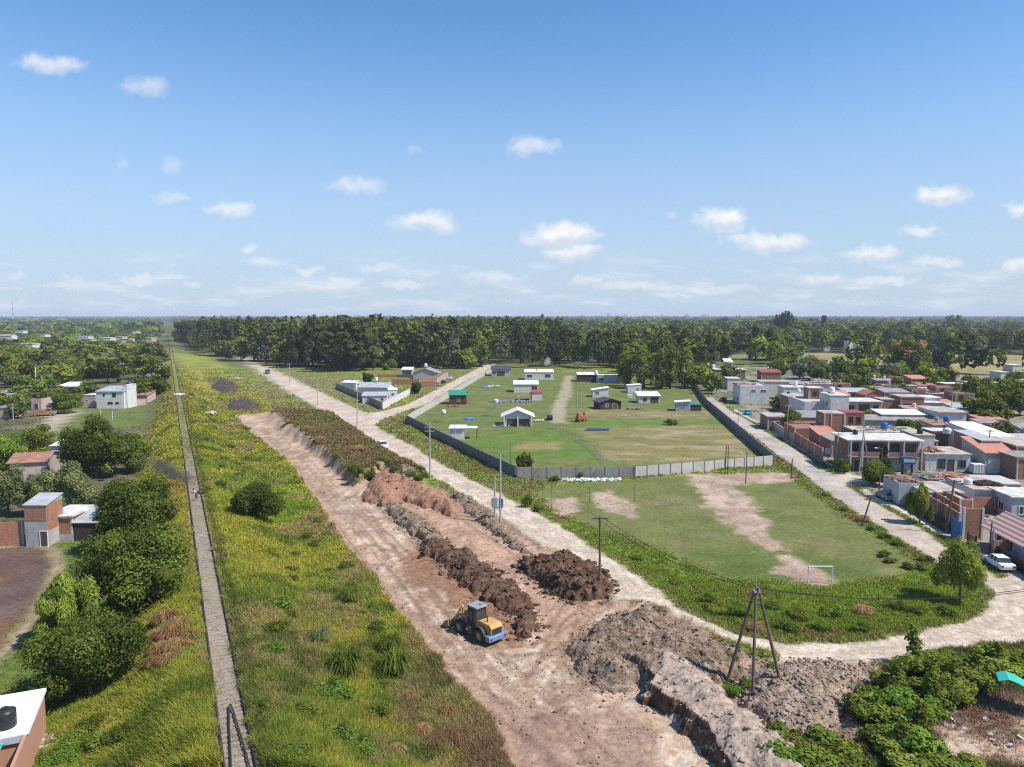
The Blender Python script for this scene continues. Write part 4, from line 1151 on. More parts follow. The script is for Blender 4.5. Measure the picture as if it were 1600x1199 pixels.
# ------------------------------------------------------------------ the woods to the horizon: one mass
def woods():
    r = np.random.default_rng(77)
    keep_out = [WPX[k] for k in ('tanfield', 'tanfield2', 'fgreen', 'fgreen2', 'lots', 'corner', 'street', 'road')]
    keep_out.append(WP([(1060,640),(1130,560),(1190,575),(1240,572),(1480,586),(1800,598),(2400,700),(1500,900)]))
    rail_keep = 16
    Vs, Fs, Cs = [], [], []; off = 0
    bands = [(330, 640, 2100, 120, 1.0), (640, 1200, 4600, 70, 1.15), (1200, 2600, 6500, 34, 1.9), (2600, 5200, 5200, 20, 3.0), (5200, 11500, 4200, 14, 5.0)]
    for (y0, y1, n, q, sc) in bands:
        y = np.sqrt(r.uniform(y0 * y0, y1 * y1, n)); x = y * r.uniform(-0.82, 0.82, n)
        s = rail_s(x, y)
        ok = np.abs(s - 4) > (rail_keep + np.minimum(14, y * .004)) * (y < 4200)
        ok &= ~((y < 560) & (s > -25) & (s < 75))
        for p in keep_out:
            ok &= sdf(p, x, y) < -3
        # the left suburb is looser and lower
        left = s < 0
        ok &= ~(left & (y < 345))
        ok &= ~(left & (r.random(n) < 0.32) & (y < 1500))
        # far open fields here and there
        ok &= (fbm(x / 420, y / 420, 9) < 0.60) | (y < 900) | (y > 2600)
        ok &= (y > 420) | (x > 60) | left
        x, y, left = x[ok], y[ok], left[ok]; n = len(x)
        big = fbm(x / 160, y / 160, 19)
        h = np.where(left, r.uniform(4.5, 9.5, n) + 3.0 * (y < 560), r.uniform(11, 19, n) * (0.8 + 0.5 * big))
        wood = (~left) & (x < 40) & (y < 1100) & (y > 400)
        h = np.where(wood, r.uniform(14, 29.5, n), h)
        h = np.where(y > 1200, r.uniform(9, 20, n) * (0.75 + 0.6 * big), h)
        h = np.where((y > 1200) & left, h * 0.8, h)
        h = np.where((y > 800) & ~wood & (r.random(n) < 0.006), h * 1.4, h)
        w = r.uniform(7.5, 12.5, n) * sc * np.where(wood, .85, 1.0)
        w = np.where(left & (y < 1300), w * 1.1, w)
        nq = q
        # leaf faces on a lumpy crown shell
        d = r.normal(size=(n, nq, 3)); d /= np.linalg.norm(d, axis=2)[..., None]
        d[..., 2] = np.where(d[..., 2] < -0.55, -d[..., 2], d[..., 2])
        lump = 0.78 + 0.34 * vnoise(d[..., 0] * 2.3 + np.arange(n)[:, None] * 7.1, d[..., 1] * 2.3 + d[..., 2] * 3.1, 5)
        cz = (h * 0.55)[:, None]; rz = (h * 0.47)[:, None]; rw = (w * 0.5)[:, None]
        pos = np.stack([x[:, None] + d[..., 0] * rw * lump, y[:, None] + d[..., 1] * rw * lump, cz + d[..., 2] * rz * lump], -1)
        nr = d + r.normal(size=d.shape) * 0.4; nr[..., 2] += 0.2; nr /= np.linalg.norm(nr, axis=2)[..., None]
        t = r.normal(size=d.shape); t -= nr * (t * nr).sum(-1)[..., None]; t /= np.linalg.norm(t, axis=2)[..., None]
        b = np.cross(nr, t)
        sz = (w * 1.55 / math.sqrt(nq))[:, None, None] * r.uniform(.6, 1.25, (n, nq, 1))
        V = np.stack([pos - t * sz, pos - b * sz * .8, pos + t * sz, pos + b * sz * .8], 2).reshape(-1, 3)
        palD = np.array([PAL['dark'][0], PAL['mid'][0], PAL['deep'][0], PAL['light'][0], PAL['grey'][0], PAL['yellow'][0]])
        palL = np.array([PAL['dark'][1], PAL['mid'][1], PAL['deep'][1], PAL['light'][1], PAL['grey'][1], PAL['yellow'][1]])
        pk = r.choice(6, n, p=[.36, .24, .22, .07, .07, .04])
        pk = np.where(wood & (r.random(n) < .45), 2, pk)
        tw = np.clip(r.random((n, 1)) * .5 + r.random((n, nq)) * .5, 0, 1)[..., None]
        c = palD[pk][:, None] * (1 - tw) + palL[pk][:, None] * tw
        Vs.append(V); Cs.append(np.repeat(c.reshape(-1, 3), 4, 0)); off += len(V)
    V = np.concatenate(Vs); C = np.concatenate(Cs)
    me = np_mesh('woods', V, np.arange(len(V)).reshape(-1, 4), WOODS, C)
    tag(link('woods', me), 'dense dark green woods and tree lines running to the horizon', 'woods', kind='stuff')
woods()

# ------------------------------------------------------------------ tall grass and weeds
def grass():
    r = np.random.default_rng(99)
    for (nm, lab, y0, y1, n, wd, hs, nb) in (('tall_grass', 'tall yellow green grass and brown weeds beside the railway and the roads', 42, 135, 420000, 0.030, 1.0, 4),
                                       ('field_grass', 'rough grass and weeds on the farther verges and lots', 135, 420, 170000, 0.040, 1.0, 4)):
        u = r.random(n); y = 1 / (1 / y0 + u * (1 / y1 - 1 / y0)); x = y * r.uniform(-0.78, 0.80, n)
        keep = (x > -75) if y0 < 100 else np.ones(n, bool)
        x, y = x[keep], y[keep]
        col, gh, gd, cls = ground(x, y)
        ok = (r.random(len(x)) < gd * np.clip(gh * 2.2 + .12, 0.05, 1)) & np.isin(cls, (0, 3, 4, 5))
        x, y, col, gh = x[ok], y[ok], col[ok], gh[ok]; n = len(x)
        z = terrain_h(x, y)
        patch = 0.55 + 0.9 * fbm(x / 2.4, y / 2.4, 91)
        h = (gh * hs * patch)[:, None] * r.uniform(.5, 1.25, (n, nb))
        w = wd * np.clip(y / 70, .75, 3)[:, None] * r.uniform(.6, 1.5, (n, nb))
        a = r.uniform(0, 6.28, (n, nb)); lean = r.uniform(.3, 1.15, (n, nb)) * h
        bx = x[:, None] + r.normal(size=(n, nb)) * 0.10; by = y[:, None] + r.normal(size=(n, nb)) * 0.10
        dx, dy = np.cos(a), np.sin(a)
        zz = np.broadcast_to(z[:, None], bx.shape)
        p0 = np.stack([bx - dy * w, by + dx * w, zz - .05], -1); p1 = np.stack([bx + dy * w, by - dx * w, zz - .05], -1)
        mid0 = np.stack([bx + dx * lean * .35 - dy * w * .9, by + dy * lean * .35 + dx * w * .9, zz + h * .6], -1)
        mid1 = np.stack([bx + dx * lean * .35 + dy * w * .9, by + dy * lean * .35 - dx * w * .9, zz + h * .6], -1)
        tip = np.stack([bx + dx * lean, by + dy * lean, zz + h], -1)
        V = np.stack([p0, p1, mid1, mid0, tip], 2).reshape(-1, 5, 3)
        m = len(V); i = np.arange(m) * 5
        Fq = np.concatenate([np.stack([i, i + 1, i + 2], 1), np.stack([i, i + 2, i + 3], 1), np.stack([i + 3, i + 2, i + 4], 1)])
        c = col[:, None, :] * r.uniform(.9, 1.8, (n, nb, 1)) * np.array((1.0, 1.0, 1.0))
        c = c * (1 + (r.random((n, nb, 1)) - .5) * np.array((.32, -.06, .2)))
        c = np.repeat(c.reshape(-1, 3), 5, 0)
        me = np_mesh(nm, V.reshape(-1, 3), Fq, GRASS, c)
        tag(link(nm, me), lab, 'grass', kind='stuff')
grass()

# ------------------------------------------------------------------ shrubs in the fields
def tuft_mesh(h, w, n, pal, seed):
    """arching blades of a big grass tussock"""
    r = np.random.default_rng(seed)
    a = r.uniform(0, 6.28, n); L = r.uniform(.6, 1.1, n); rb = r.random(n) ** .5 * w * .18
    spread = r.uniform(.1, 1.0, n) * w * .5
    bx, by = rb * np.cos(a), rb * np.sin(a); dx, dy = np.cos(a), np.sin(a)
    ts = [0, .35, .7, 1.0]; zs = [0, .72, .98, .62]
    wv = w * .012 + .014
    rows = []
    for t, zf in zip(ts, zs):
        c = np.stack([bx + dx * spread * t ** 1.6, by + dy * spread * t ** 1.6, h * L * zf], -1)
        k = wv * (1 - t * .8)
        s = np.stack([-dy * k, dx * k, np.zeros(n)], -1)
        rows += [c - s, c + s]
    V = np.stack(rows, 1).reshape(-1, 3); i = np.arange(n) * 8; Q = []
    for j in range(3):
        Q.append(np.stack([i + 2 * j, i + 2 * j + 1, i + 2 * j + 3, i + 2 * j + 2], 1))
    Q = np.concatenate(Q)
    w_ = r.random((n, 1)); col = np.repeat(np.asarray(PAL[pal][0]) * (1 - w_) + np.asarray(PAL[pal][1]) * w_ * 1.0, 8, 0)
    return np_mesh('tussock', V, Q, LEAF, col)
SHR = {p: [crown_mesh('bush', p, 1.0, 1.6, 2200, 0.05, 700 + i * 13 + len(p)) for i in range(3)] for p in ('dark', 'mid', 'vivid', 'pale')}
TUS = [tuft_mesh(1.0, 1.8, 420, 'mid', 801), tuft_mesh(1.0, 2.0, 420, 'pale', 802), tuft_mesh(1.0, 1.8, 420, 'dark', 803)]
DRY = [tuft_mesh(1.0, 1.9, 500, 'brown', 804), tuft_mesh(1.0, 1.7, 500, 'brown', 805)]
def shrub(u, v, w, h, pal, label, group=None, name='shrub', cat='shrub'):
    p = G(u, v)
    me = random.choice(TUS if pal == 'tuft' else DRY if pal == 'brown' else SHR[pal])
    o = link(name, me); o.location = p; o.rotation_euler = (0, 0, random.uniform(0, 6.28))
    o.scale = (w / 1.6, w / 1.6, h)
    return tag(o, label, cat, group)
for (u, v, w, h) in [(540,1058,3.2,2.1), (618,1056,3.0,1.9), (500,1005,1.9,1.3), (610,1020,2.2,1.5), (545,942,2.4,1.5)]:
    shrub(u, v, w, h, 'tuft', 'big arching grass tussock among the weeds left of the cleared strip', 'grass tussocks left of the cleared strip', 'grass_tussock', 'tussock')
for (u, v, w, h, p) in [(433,952,3.6,1.3,'vivid'), (440,985,3.0,1.1,'mid'), (432,1022,2.6,1.2,'vivid'), (520,1090,3.6,1.3,'vivid'), (545,925,2.2,1.0,'dark'), (480,840,2.2,1.0,'mid'), (492,855,2.0,1.0,'mid'), (498,820,1.8,1.0,'mid'),
                        (545,890,2.4,1.2,'dark'), (460,870,1.6,.8,'mid'), (455,895,1.6,.9,'dark'), (575,960,2.6,1.2,'mid'), (590,985,2.2,1.1,'dark'), (530,1150,2.6,1.2,'mid'), (560,1175,2.6,1.0,'vivid'), (410,1110,2.0,1.0,'mid'), (640,1095,1.1,.7,'brown'), (700,1120,1.3,.8,'brown'), (660,1150,1.2,.8,'brown'), (720,1165,1.2,.7,'brown'), (480,1120,2.4,1.1,'mid'), (590,1120,2.0,1.2,'mid'), (620,1180,1.2,.7,'brown'), (455,1180,2.2,.9,'mid')]:
    shrub(u, v, w, h, p, 'round weed shrub growing in the tall grass between the railway and the cleared strip', 'weed shrubs between railway and cleared strip')
for (u, v, w, h, p) in [(360,700,3,1.1,'vivid'), (345,730,3,1.0,'vivid'), (330,660,3,1.2,'mid'), (385,672,3,1.1,'mid'), (345,760,2.6,1.2,'vivid'), (372,745,2.4,1.0,'vivid'), (318,640,3,1.2,'dark'), (300,618,3,1.2,'dark'), (385,720,2.4,1.0,'mid')]:
    shrub(u, v, w, h, p, 'green leafy weed clump on the railway slope above the cleared strip', 'leafy weed clumps on the railway slope')
for (u, v, w, h, p) in [(580,752,3.4,2.2,'dark'), (560,742,3.0,2.0,'dark'), (600,722,2.6,1.4,'vivid'), (622,735,3.0,1.4,'mid'), (640,745,2.8,1.3,'mid'), (655,750,2.4,1.2,'dark'), (548,735,2.4,1.4,'mid'), (525,715,2.4,1.2,'mid'), (500,690,2.6,1.1,'brown'), (480,672,2.6,1.0,'brown'), (540,690,2.6,1.1,'brown'), (560,705,2.6,1.1,'brown'), (450,662,2.6,1.0,'brown'), (520,668,2.4,1.0,'mid')]:
    shrub(u, v, w, h, p, 'shrub on the weedy wedge between the cleared strip and the dirt road', 'shrubs on the weedy wedge')
for (u, v, w, h, p) in [(823,793,2.2,2.4,'dark'), (840,799,2.0,1.2,'dark'), (782,730,3,1.8,'dark'), (868,753,2.4,1.4,'mid'), (906,748,2.4,1.5,'mid'), (835,745,3,1.5,'brown'), (930,744,3,1.6,'brown'), (880,742,3,1.5,'brown'), (975,742,2.6,1.5,'brown')]:
    shrub(u, v, w, h, p, 'shrub along the foot of the grey panel wall by the rubbish', 'shrubs along the panel wall')
for (u, v, w, h, p) in [(1120,955,3.2,1.1,'mid'), (1160,960,3,1.2,'vivid'), (1210,950,3,1.0,'mid'), (1250,965,3,1.1,'mid'), (1300,960,3,1.0,'vivid'), (1350,960,1.7,.8,'brown'), (1400,950,2.4,1.0,'mid'), (1230,985,2.6,1.0,'mid'), (1280,985,2.6,1.0,'vivid'), (1440,960,2.6,1.0,'mid'), (1100,940,2.4,1.0,'mid'), (1180,985,1.5,.7,'brown'), (1340,985,2.2,.9,'mid'), (1480,960,2.4,1.0,'mid'), (1060,915,2.2,.8,'mid'), (1000,875,2.2,.7,'vivid')]:
    shrub(u, v, w, h, p, 'low green shrub in the rough grass along the dirt road bend', 'low shrubs along the dirt road bend')
for (u, v, w, h, p) in [(1380,870,2,.9,'mid'), (1395,880,2,.8,'mid'), (1420,890,2.2,.9,'mid'), (1440,892,2.2,.9,'mid'), (1365,828,2,.8,'mid'), (1385,842,2,.8,'mid'), (1350,815,1.8,.8,'brown'), (1405,852,2,.9,'mid'), (1320,798,1.8,.7,'mid'), (1290,775,1.8,.6,'mid'), (1450,878,2,.9,'mid')]:
    shrub(u, v, w, h, p, 'low weed clump between the football field and the paved street', 'weed clumps along the paved street')
for (u, v, w, h, p) in [(258,975,2.2,1.1,'brown'), (280,985,2.0,1.0,'brown'), (268,1000,2.2,1.1,'brown'), (292,1002,1.8,.9,'brown'), (250,1000,1.8,.9,'brown'), (275,1018,2.0,.9,'brown'), (252,1022,1.9,.9,'brown'), (240,1042,1.8,.8,'brown'), (262,1038,1.7,.8,'brown')]:
    shrub(u, v, w, h, p, 'dry brown brushwood on the left railway bank under the big dark tree', 'dry brushwood on the left bank')
for (u, v, w, h, p) in [(195,1055,2.4,1.6,'vivid'), (120,1170,3,1.2,'vivid'), (110,1190,3,1.2,'vivid'), (165,1170,2.6,1.3,'mid'), (150,1140,2.6,1.2,'mid'), (85,1195,2.6,1.0,'vivid'), (200,1150,2.2,1.1,'mid')]:
    shrub(u, v, w, h, p, 'leafy weed clump near the brick house with the white flat roof', 'weed clumps by the white flat roof')
for (u, v, w, h, p) in [(1143,1085,2.0,1.1,'vivid'), (1170,1078,1.8,1.0,'vivid'), (1207,1062,2.0,1.8,'dark'), (1145,1040,2.0,1.4,'dark'), (1205,1120,1.6,.8,'dark')]:
    shrub(u, v, w, h, p, 'green shrub on the stony soil at the feet of the tripod pole', 'shrubs at the feet of the tripod pole')
shrub(1047, 664, 4.2, 2.0, 'mid', 'single round bush on the mown strip of the lots')
# many small weed clumps, scattered
rw = random.Random(44)
for i in range(110):
    s_ = rw.uniform(3.5, 26) if rw.random() < .8 else rw.uniform(-8, -3); t_ = 52 * rw.random() ** .8 * 3.2 - 2
    q = rail_pt(t_, s_); xy = (np.array([q[0]]), np.array([q[1]]))
    if sdf(WPX['site'], *xy)[0] > -1.5 or sdf(WPX['wedge'], *xy)[0] > -1 or sdf(WPX['road'], *xy)[0] > -1 or q[1] > 190: continue
    pal = rw.choice(('mid', 'dark', 'mid', 'vivid', 'mid', 'vivid', 'pale', 'tuft')); me = rw.choice(TUS if pal == 'tuft' else DRY if pal == 'brown' else SHR[pal]); w = rw.uniform(.7, 1.9)
    o = link('weed_clump', me); o.location = (q[0], q[1], TH(q[0], q[1]) - .05); o.rotation_euler = (0, 0, rw.uniform(0, 6.28)); o.scale = (w / 1.6, w / 1.6 * rw.uniform(.7, 1.2), w * rw.uniform(.4, .6))
    tag(o, 'small weed clump scattered in the tall grass along the railway', 'weed clump', 'small weed clumps along the railway')
# single crowns that stand above the horizon
for (u, top, dist, wd, pal, lab) in [(730, 487, 640, 1.3, 'dark', 'broad tall tree rising over the woods near the middle of the horizon'), (846, 490, 760, .9, 'mid', 'narrow tall tree over the woods right of the middle'), (1225, 488, 900, 1.5, 'deep', 'round dark tree standing out on the right horizon'), (1286, 491, 950, .9, 'deep', 'small dark tree standing out on the right horizon beside the round one'), (1250, 496, 800, 1.2, 'dark', 'tree before the round dark tree of the right horizon'),
                                     (352, 491, 560, 1.0, 'deep', 'dark tree top above the woods right of the railway'), (540, 491, 620, 1.2, 'deep', 'broad tree top above the woods left of the middle'), (1490, 493, 1000, 1.4, 'dark', 'low round tree on the right skyline'), (640, 492, 700, 1.0, 'dark', 'tree top above the woods left of the broad tall one')]:
    p = P(u, 494.5 + F * CH / dist); h = CH + (494.5 - top) * dist / F
    far_tree('tree', p.x, p.y, h, B_ if wd > .95 else T, pal, lab, None, wide=wd * .62)
for (u, v, h) in [(20,606,8), (60,616,7), (75,612,8), (128,612,7), (4,640,6), (70,632,5.5), (40,612,7.5), (95,622,5), (120,626,5), (215,612,7), (235,606,7)]:
    p = G(u, v); far_tree('tree', p.x, p.y, h, B_, random.choice(('mid', 'dark', 'light')), 'leafy tree close around the small houses of the left clearing', 'trees around the left clearing', wide=1.1)
# the dense leafy bank in the lower right corner
BIG = [crown_mesh('bush', p, 2.6, 3.6, 1500, 0.20, 900 + i) for i, p in enumerate(('mid', 'light', 'mid', 'light', 'vivid'))]
for i, (u, v, s) in enumerate([(1365,1098,.9), (1385,1075,.9), (1345,1110,.9), (1372,1130,1), (1400,1110,1.05), (1430,1085,1.05), (1460,1070,1.05), (1490,1058,1), (1412,1145,1), (1440,1120,1), (1465,1105,1), (1500,1090,1), (1525,1075,1.0),
        (1395,1170,1), (1430,1175,1), (1460,1195,1), (1420,1205,1.0), (1380,1160,.9), (1450,1040,.8), (1480,1035,.8), (1515,1040,.85), (1550,1035,.85), (1590,1035,.85), (1560,1055,.9), (1600,1055,.8), (1540,1062,.9), (1425,1050,1.0), (1495,1215,.7), (1520,1205,.6)]):
    p = G(u, v); o = link('leafy_shrub', BIG[i % 5]); o.location = p; o.rotation_euler = (0, 0, i * 1.7); o.scale = (s, s * random.uniform(.8, 1.2), s * random.uniform(.5, .8))
    tag(o, 'tall big leaved shrub in the dense bank in front of the green tarp shelter', 'shrub', 'big leaved shrubs of the lower right corner')
SHOOT = [crown_mesh('poplar', p, 3.4, 1.5, 420, .16, 940 + i, True) for i, p in enumerate(('mid', 'light'))]
for i, (u, v, h) in enumerate([(1427,1040,3.6), (1400,1085,2.6), (1455,1100,2.8), (1485,1075,2.6), (1520,1060,2.4), (1370,1120,2.2), (1440,1150,2.6), (1560,1045,2.4), (1412,1175,2.2)]):
    p = G(u, v); o = link('young_tree', SHOOT[i % 2]); o.location = p; o.scale = (1, 1, h / 3.4); o.rotation_euler = (0, 0, i)
    tag(o, 'slim upright shoot standing out of the leafy bank at the lower right', 'young tree', 'shoots in the leafy bank')
for i, (u, v, s) in enumerate([(1225,1165,.8), (1250,1180,.9), (1290,1175,.9), (1320,1195,.9), (1265,1210,1), (1300,1215,1), (1340,1222,.9), (1225,1200,.9)]):
    p = G(u, v); o = link('leafy_shrub', BIG[(i * 2) % 5]); o.location = p; o.rotation_euler = (0, 0, i * 2.1); o.scale = (s, s, s * .75)
    tag(o, 'low leafy green shrub below the grey stony heap at the bottom edge', 'shrub', 'leafy shrubs at the bottom edge')
# ------------------------------------------------------------------ railway
def railway():
    t = empty('railway_track', (R0[0], R0[1], 0), math.atan2(RD[1], RD[0]))
    tag(t, 'straight old single railway track running to the horizon on a grassy bank', 'railway')
    def zt(d): return 3.0 + 0.0 * d
    for sy in (-0.87, 0.87):
        m = MB(); m.box(-14, 1500, sy - .038, sy + .038, 3.13, 3.24); m.box(-14, 1500, sy - .08, sy + .08, 3.08, 3.13)
        m.build('rail', RAILM, t)
    for sg in (-1, 1):                   # check rails of the culvert at the bottom edge
        m = MB(); y0, y1 = 0.05 * sg, 0.55 * sg
        n = 8
        pts = [(7.5 - 9.0 * (i / n), y0 + (y1 - y0) * (i / n) ** .8, 3.2) for i in range(n + 1)] + [(-14, y1, 3.2)]
        for p, q in zip(pts[:-1], pts[1:]): m.cyl(p, q, .06, .06, 5)
        m.build('check_rail', RAILM, t)
    r = random.Random(3)
    def sleeper(x):
        m = MB(); a = r.uniform(-.03, .03); w = .13; l = 0.98 + r.uniform(-.14, .12); o = r.uniform(-.06, .06)
        q = [(x - w - a * l, -l + o), (x + w - a * l, -l + o), (x + w + a * l, l + o), (x - w + a * l, l + o)]
        m.prism(q, 'z', 2.9, 3.035 + r.uniform(-.03, .03))
        return m
    for i in range(100):
        sleeper(-6 + i * .62).build('sleeper', SLEEPM, t)
    m = MB()
    for i in range(100, 190):
        s = sleeper(-6 + i * .62); m.add(s.v, s.f)
    o = m.build('sleepers', SLEEPM, t, fix=False); o['kind'] = 'stuff'
railway()

# ------------------------------------------------------------------ poles and cables
TOPS = {}
def pole(name, label, u, v, vtop, material=POLEW, r=0.13, du=0, arms=1, kind='utility pole', group=None, lamp=False, key=None, strut=None):
    p = G(u, v); dist = p.y
    h = max(2.0, (v - vtop) * (CH - p.z) / max(1.0, (v - 494.0)) * 1.0)
    t = empty(name, p); tag(t, label, kind, group)
    sx = du * dist / F
    m = MB(); m.cyl((0, 0, -.3), (sx, 0, h), r, r * .72, 9); m.build('post', material, t)
    for k in range(arms):
        z = h - .25 - .7 * k
        m = MB(); m.box(sx - .9, sx + .9, -.06, .06, z - .06, z + .06); a = m.build('crossarm', material if material is POLEW else STEEL, t)
        for xx in (-.8, -.3, .3, .8):
            mm = MB(); mm.lathe([(0, 0), (.05, .02), (.035, .08), (.055, .12), (.0, .18)], (sx + xx, 0, z + .06), 7); mm.build('insulator', PLG, a)
    if lamp:
        m = MB(); m.tube([(sx, 0, h - .3), (sx - .5, -.1, h), (sx - 1.0, -.15, h + .05)], .035); a = m.build('lamp_arm', STEEL, t)
        m = MB(); m.box(sx - 1.45, sx - .95, -.28, -.02, h - .02, h + .1); m.build('lamp_head', LAMPW, a)
    if strut:
        q = G(*strut) - p
        m = MB(); m.cyl((q.x, q.y, q.z - .3), (sx * .9, 0, h * .93), r * .9, r * .7, 8); m.build('strut', material, t)
    TOPS[key or label] = (p + Vector((sx, 0, h)))
    return t
pole('utility_pole', 'dark wooden pole standing in the dark brown soil heap', 937, 926, 804, POLEW, .15, -1, 1, key='A')
pole('utility_pole', 'pale concrete pole with side brackets, right of the parked white car', 672, 748, 659, POLEC, .17, 0, 3, key='C')
pole('utility_pole', 'pole where the side road leaves the dirt road', 558, 672, 606, POLEC, .15, 1.5, 2, key='D')
pole('utility_pole', 'pole beside the dirt road left of the walled corner plot', 496, 634, 592, POLEC, .15, 1, 1, key='E')
pole('utility_pole', 'pole beside the dirt road nearest to the blue truck', 453, 603, 568, POLEC, .15, 0, 1, key='E2')
pole('utility_pole', 'small far pole at the head of the dirt road by the woods', 443, 575, 560, POLEC, .15, 0, 1)
pole('utility_pole', 'thin pole standing against the dark side of the panel wall', 711, 690, 656, POLEC, .10, 0, 0, kind='pole')
pole('utility_pole', 'thin pole at the right end of the dark side of the panel wall', 798, 736, 690, POLEW, .08, -1, 0, kind='pole')
pole('lamp_post', 'twin lamp post of the football field near the wall, white lamp on top', 1165, 756, 706, POLEW, .11, 1, 0, 'lamp post', lamp=True)
pole('utility_pole', 'left one of the twin plain posts before the pale panel wall', 1133, 740, 695, POLEW, .11, 1, 0, kind='pole')
pole('utility_pole', 'right one of the twin plain posts before the pale panel wall', 1137, 741, 695, POLEW, .11, 0, 0, kind='pole')
pole('utility_pole', 'short black post at the corner of the field by the street', 1236, 749, 716, POLEW, .14, 1, 0, kind='pole')
pole('utility_pole', 'leaning dark pole with climbing pegs at the street edge of the football field', 1346, 822, 777, POLEW, .13, 13, 1, key='L')
pole('utility_pole', 'pale street pole left of the two storey balcony house', 1305, 732, 676, POLEC, .13, 3, 1, key='S1')
pole('utility_pole', 'braced pole with a slanting strut before the two storey balcony house', 1342, 738, 670, POLEC, .13, 5, 1, strut=(1360, 737), key='S2')
pole('lamp_post', 'street lamp post among the bushes before the balcony house', 1373, 772, 699, POLEW, .11, 3, 0, kind='street lamp', lamp=True)
pole('utility_pole', 'dark wooden pole beside the blue gate', 1478, 834, 748, POLEW, .16, 9, 1, key='S3')
pole('utility_pole', 'thin street pole by the small pale willow', 1418, 792, 755, POLEC, .09, 0, 0, kind='pole')
pole('utility_pole', 'wooden pole with a wire bundle before the grey garage', 1541, 727, 671, POLEW, .13, 3, 1, key='S4')
pole('utility_pole', 'left one of the pair of posts by the brick yard at the lower right', 1546, 866, 815, POLEW, .12, 1, 0, kind='pole')
pole('utility_pole', 'right one of the pair of posts by the brick yard at the lower right', 1550, 869, 822, POLEC, .12, 1, 0, kind='pole')
pole('utility_pole', 'pale pole before the white house at the far end of the street', 1189, 663, 620, POLEC, .14, 1, 1, key='S5')
pole('utility_pole', 'thin pole at the street edge beside the far end of the panel wall', 1153, 664, 604, POLEC, .09, 1, 0, kind='pole')
pole('utility_pole', 'pole by the street tree at the corner of the long white house', 1229, 687, 632, POLEC, .12, 1, 1, key='S6')
pole('utility_pole', 'tall pole at the far end of the street before the grey house', 1068, 606, 567, POLEC, .16, 0, 1)
pole('utility_pole', 'pole rising between the brick houses before the green thicket', 1485, 652, 615, POLEC, .13, 2, 1)
pole('utility_pole', 'tall pole in the fenced lots beside the red machine', 901, 655, 602, POLEC, .11, 1, 1)
pole('utility_pole', 'tall white pole standing among the left suburb trees', 57, 610, 574, PLW, .22, 0, 0, kind='pole')
pole('utility_pole', 'concrete pole by the left edge houses, nearer to the edge', 21, 657, 631, POLEC, .14, 0, 1)
pole('utility_pole', 'concrete pole by the left edge houses, nearer to the clearing', 39, 650, 624, POLEC, .12, 0, 1)
pole('utility_pole', 'goal post like pole on the clearing, left of two', 158, 660, 640, PLW, .07, 0, 0, kind='pole')
pole('utility_pole', 'goal post like pole on the clearing, right of two', 176, 657, 641, PLW, .07, 0, 0, kind='pole')
for (u, v, vt, lab) in [(848, 790, 762, 'thin rusty field post nearest to the dirt road'), (861, 804, 744, 'tall thin field post standing at the road verge'), (921, 786, 761, 'thin rusty field post by the pink bare patch'), (991, 784, 757, 'thin rusty field post farthest from the dirt road')]:
    pole('field_post', lab, u, v, vt, POLEW, .05, 0, 0, kind='post')

def twin_transformer():
    a = G(773, 811); b = G(782, 818)
    t = empty('transformer_pole', a); tag(t, 'twin concrete poles carrying a grey transformer box beside the dirt road', 'transformer pole')
    d = b - a
    h1 = (811 - 743) * (CH - a.z) / (811 - 494.); h2 = (818 - 708) * (CH - b.z) / (818 - 494.)
    m = MB(); m.cyl((0, 0, -.3), (0, 0, h1), .15, .12, 9); m.build('post', POLEC, t)
    m = MB(); m.cyl((d.x, d.y, -.3), (d.x, d.y, h2), .17, .12, 9); m.build('post', POLEC, t)
    z = (811 - 782) * (CH - a.z) / (811 - 494.)
    m = MB(); m.box(-.25, d.x + .2, -.15 + d.y * .5, .1 + d.y * .5, z - .9, z - .75); m.build('platform', STEEL, t)
    m = MB(); m.box(-.35, .45, d.y * .5 - .35, d.y * .5 + .35, z - .75, z + .7)
    for k in range(6): m.box(-.45, -.35, d.y * .5 - .32 + k * .11, d.y * .5 - .28 + k * .11, z - .6, z + .5)
    bx = m.build('transformer', PLG, t)
    for k in range(3):
        mm = MB(); mm.lathe([(0, 0), (.06, .05), (.04, .1), (.06, .15), (.03, .3)], (-.2 + k * .25, d.y * .5, z + .7), 7); mm.build('bushing', FRAMEW, bx)
    m = MB(); m.box(d.x - .2, d.x + .35, d.y - .1, d.y + .1, z - .5, z + .8)
    for k in range(4): m.box(d.x - .35, d.x + .45, d.y - .14, d.y + .14, z - .4 + k * .3, z - .34 + k * .3)
    m.build('switch_rack', CARB, t)
    for zz in (h2 - .3,):
        m = MB(); m.box(d.x - .8, d.x + .8, d.y - .05, d.y + .05, zz - .05, zz + .05); m.build('crossarm', STEEL, t)
    m = MB(); m.box(0, d.x, d.y * .5 - .05, d.y * .5 + .05, h1 - .3, h1 - .2); m.build('tie_beam', STEEL, t)
    TOPS['B'] = a + Vector((d.x, d.y, h2))
twin_transformer()

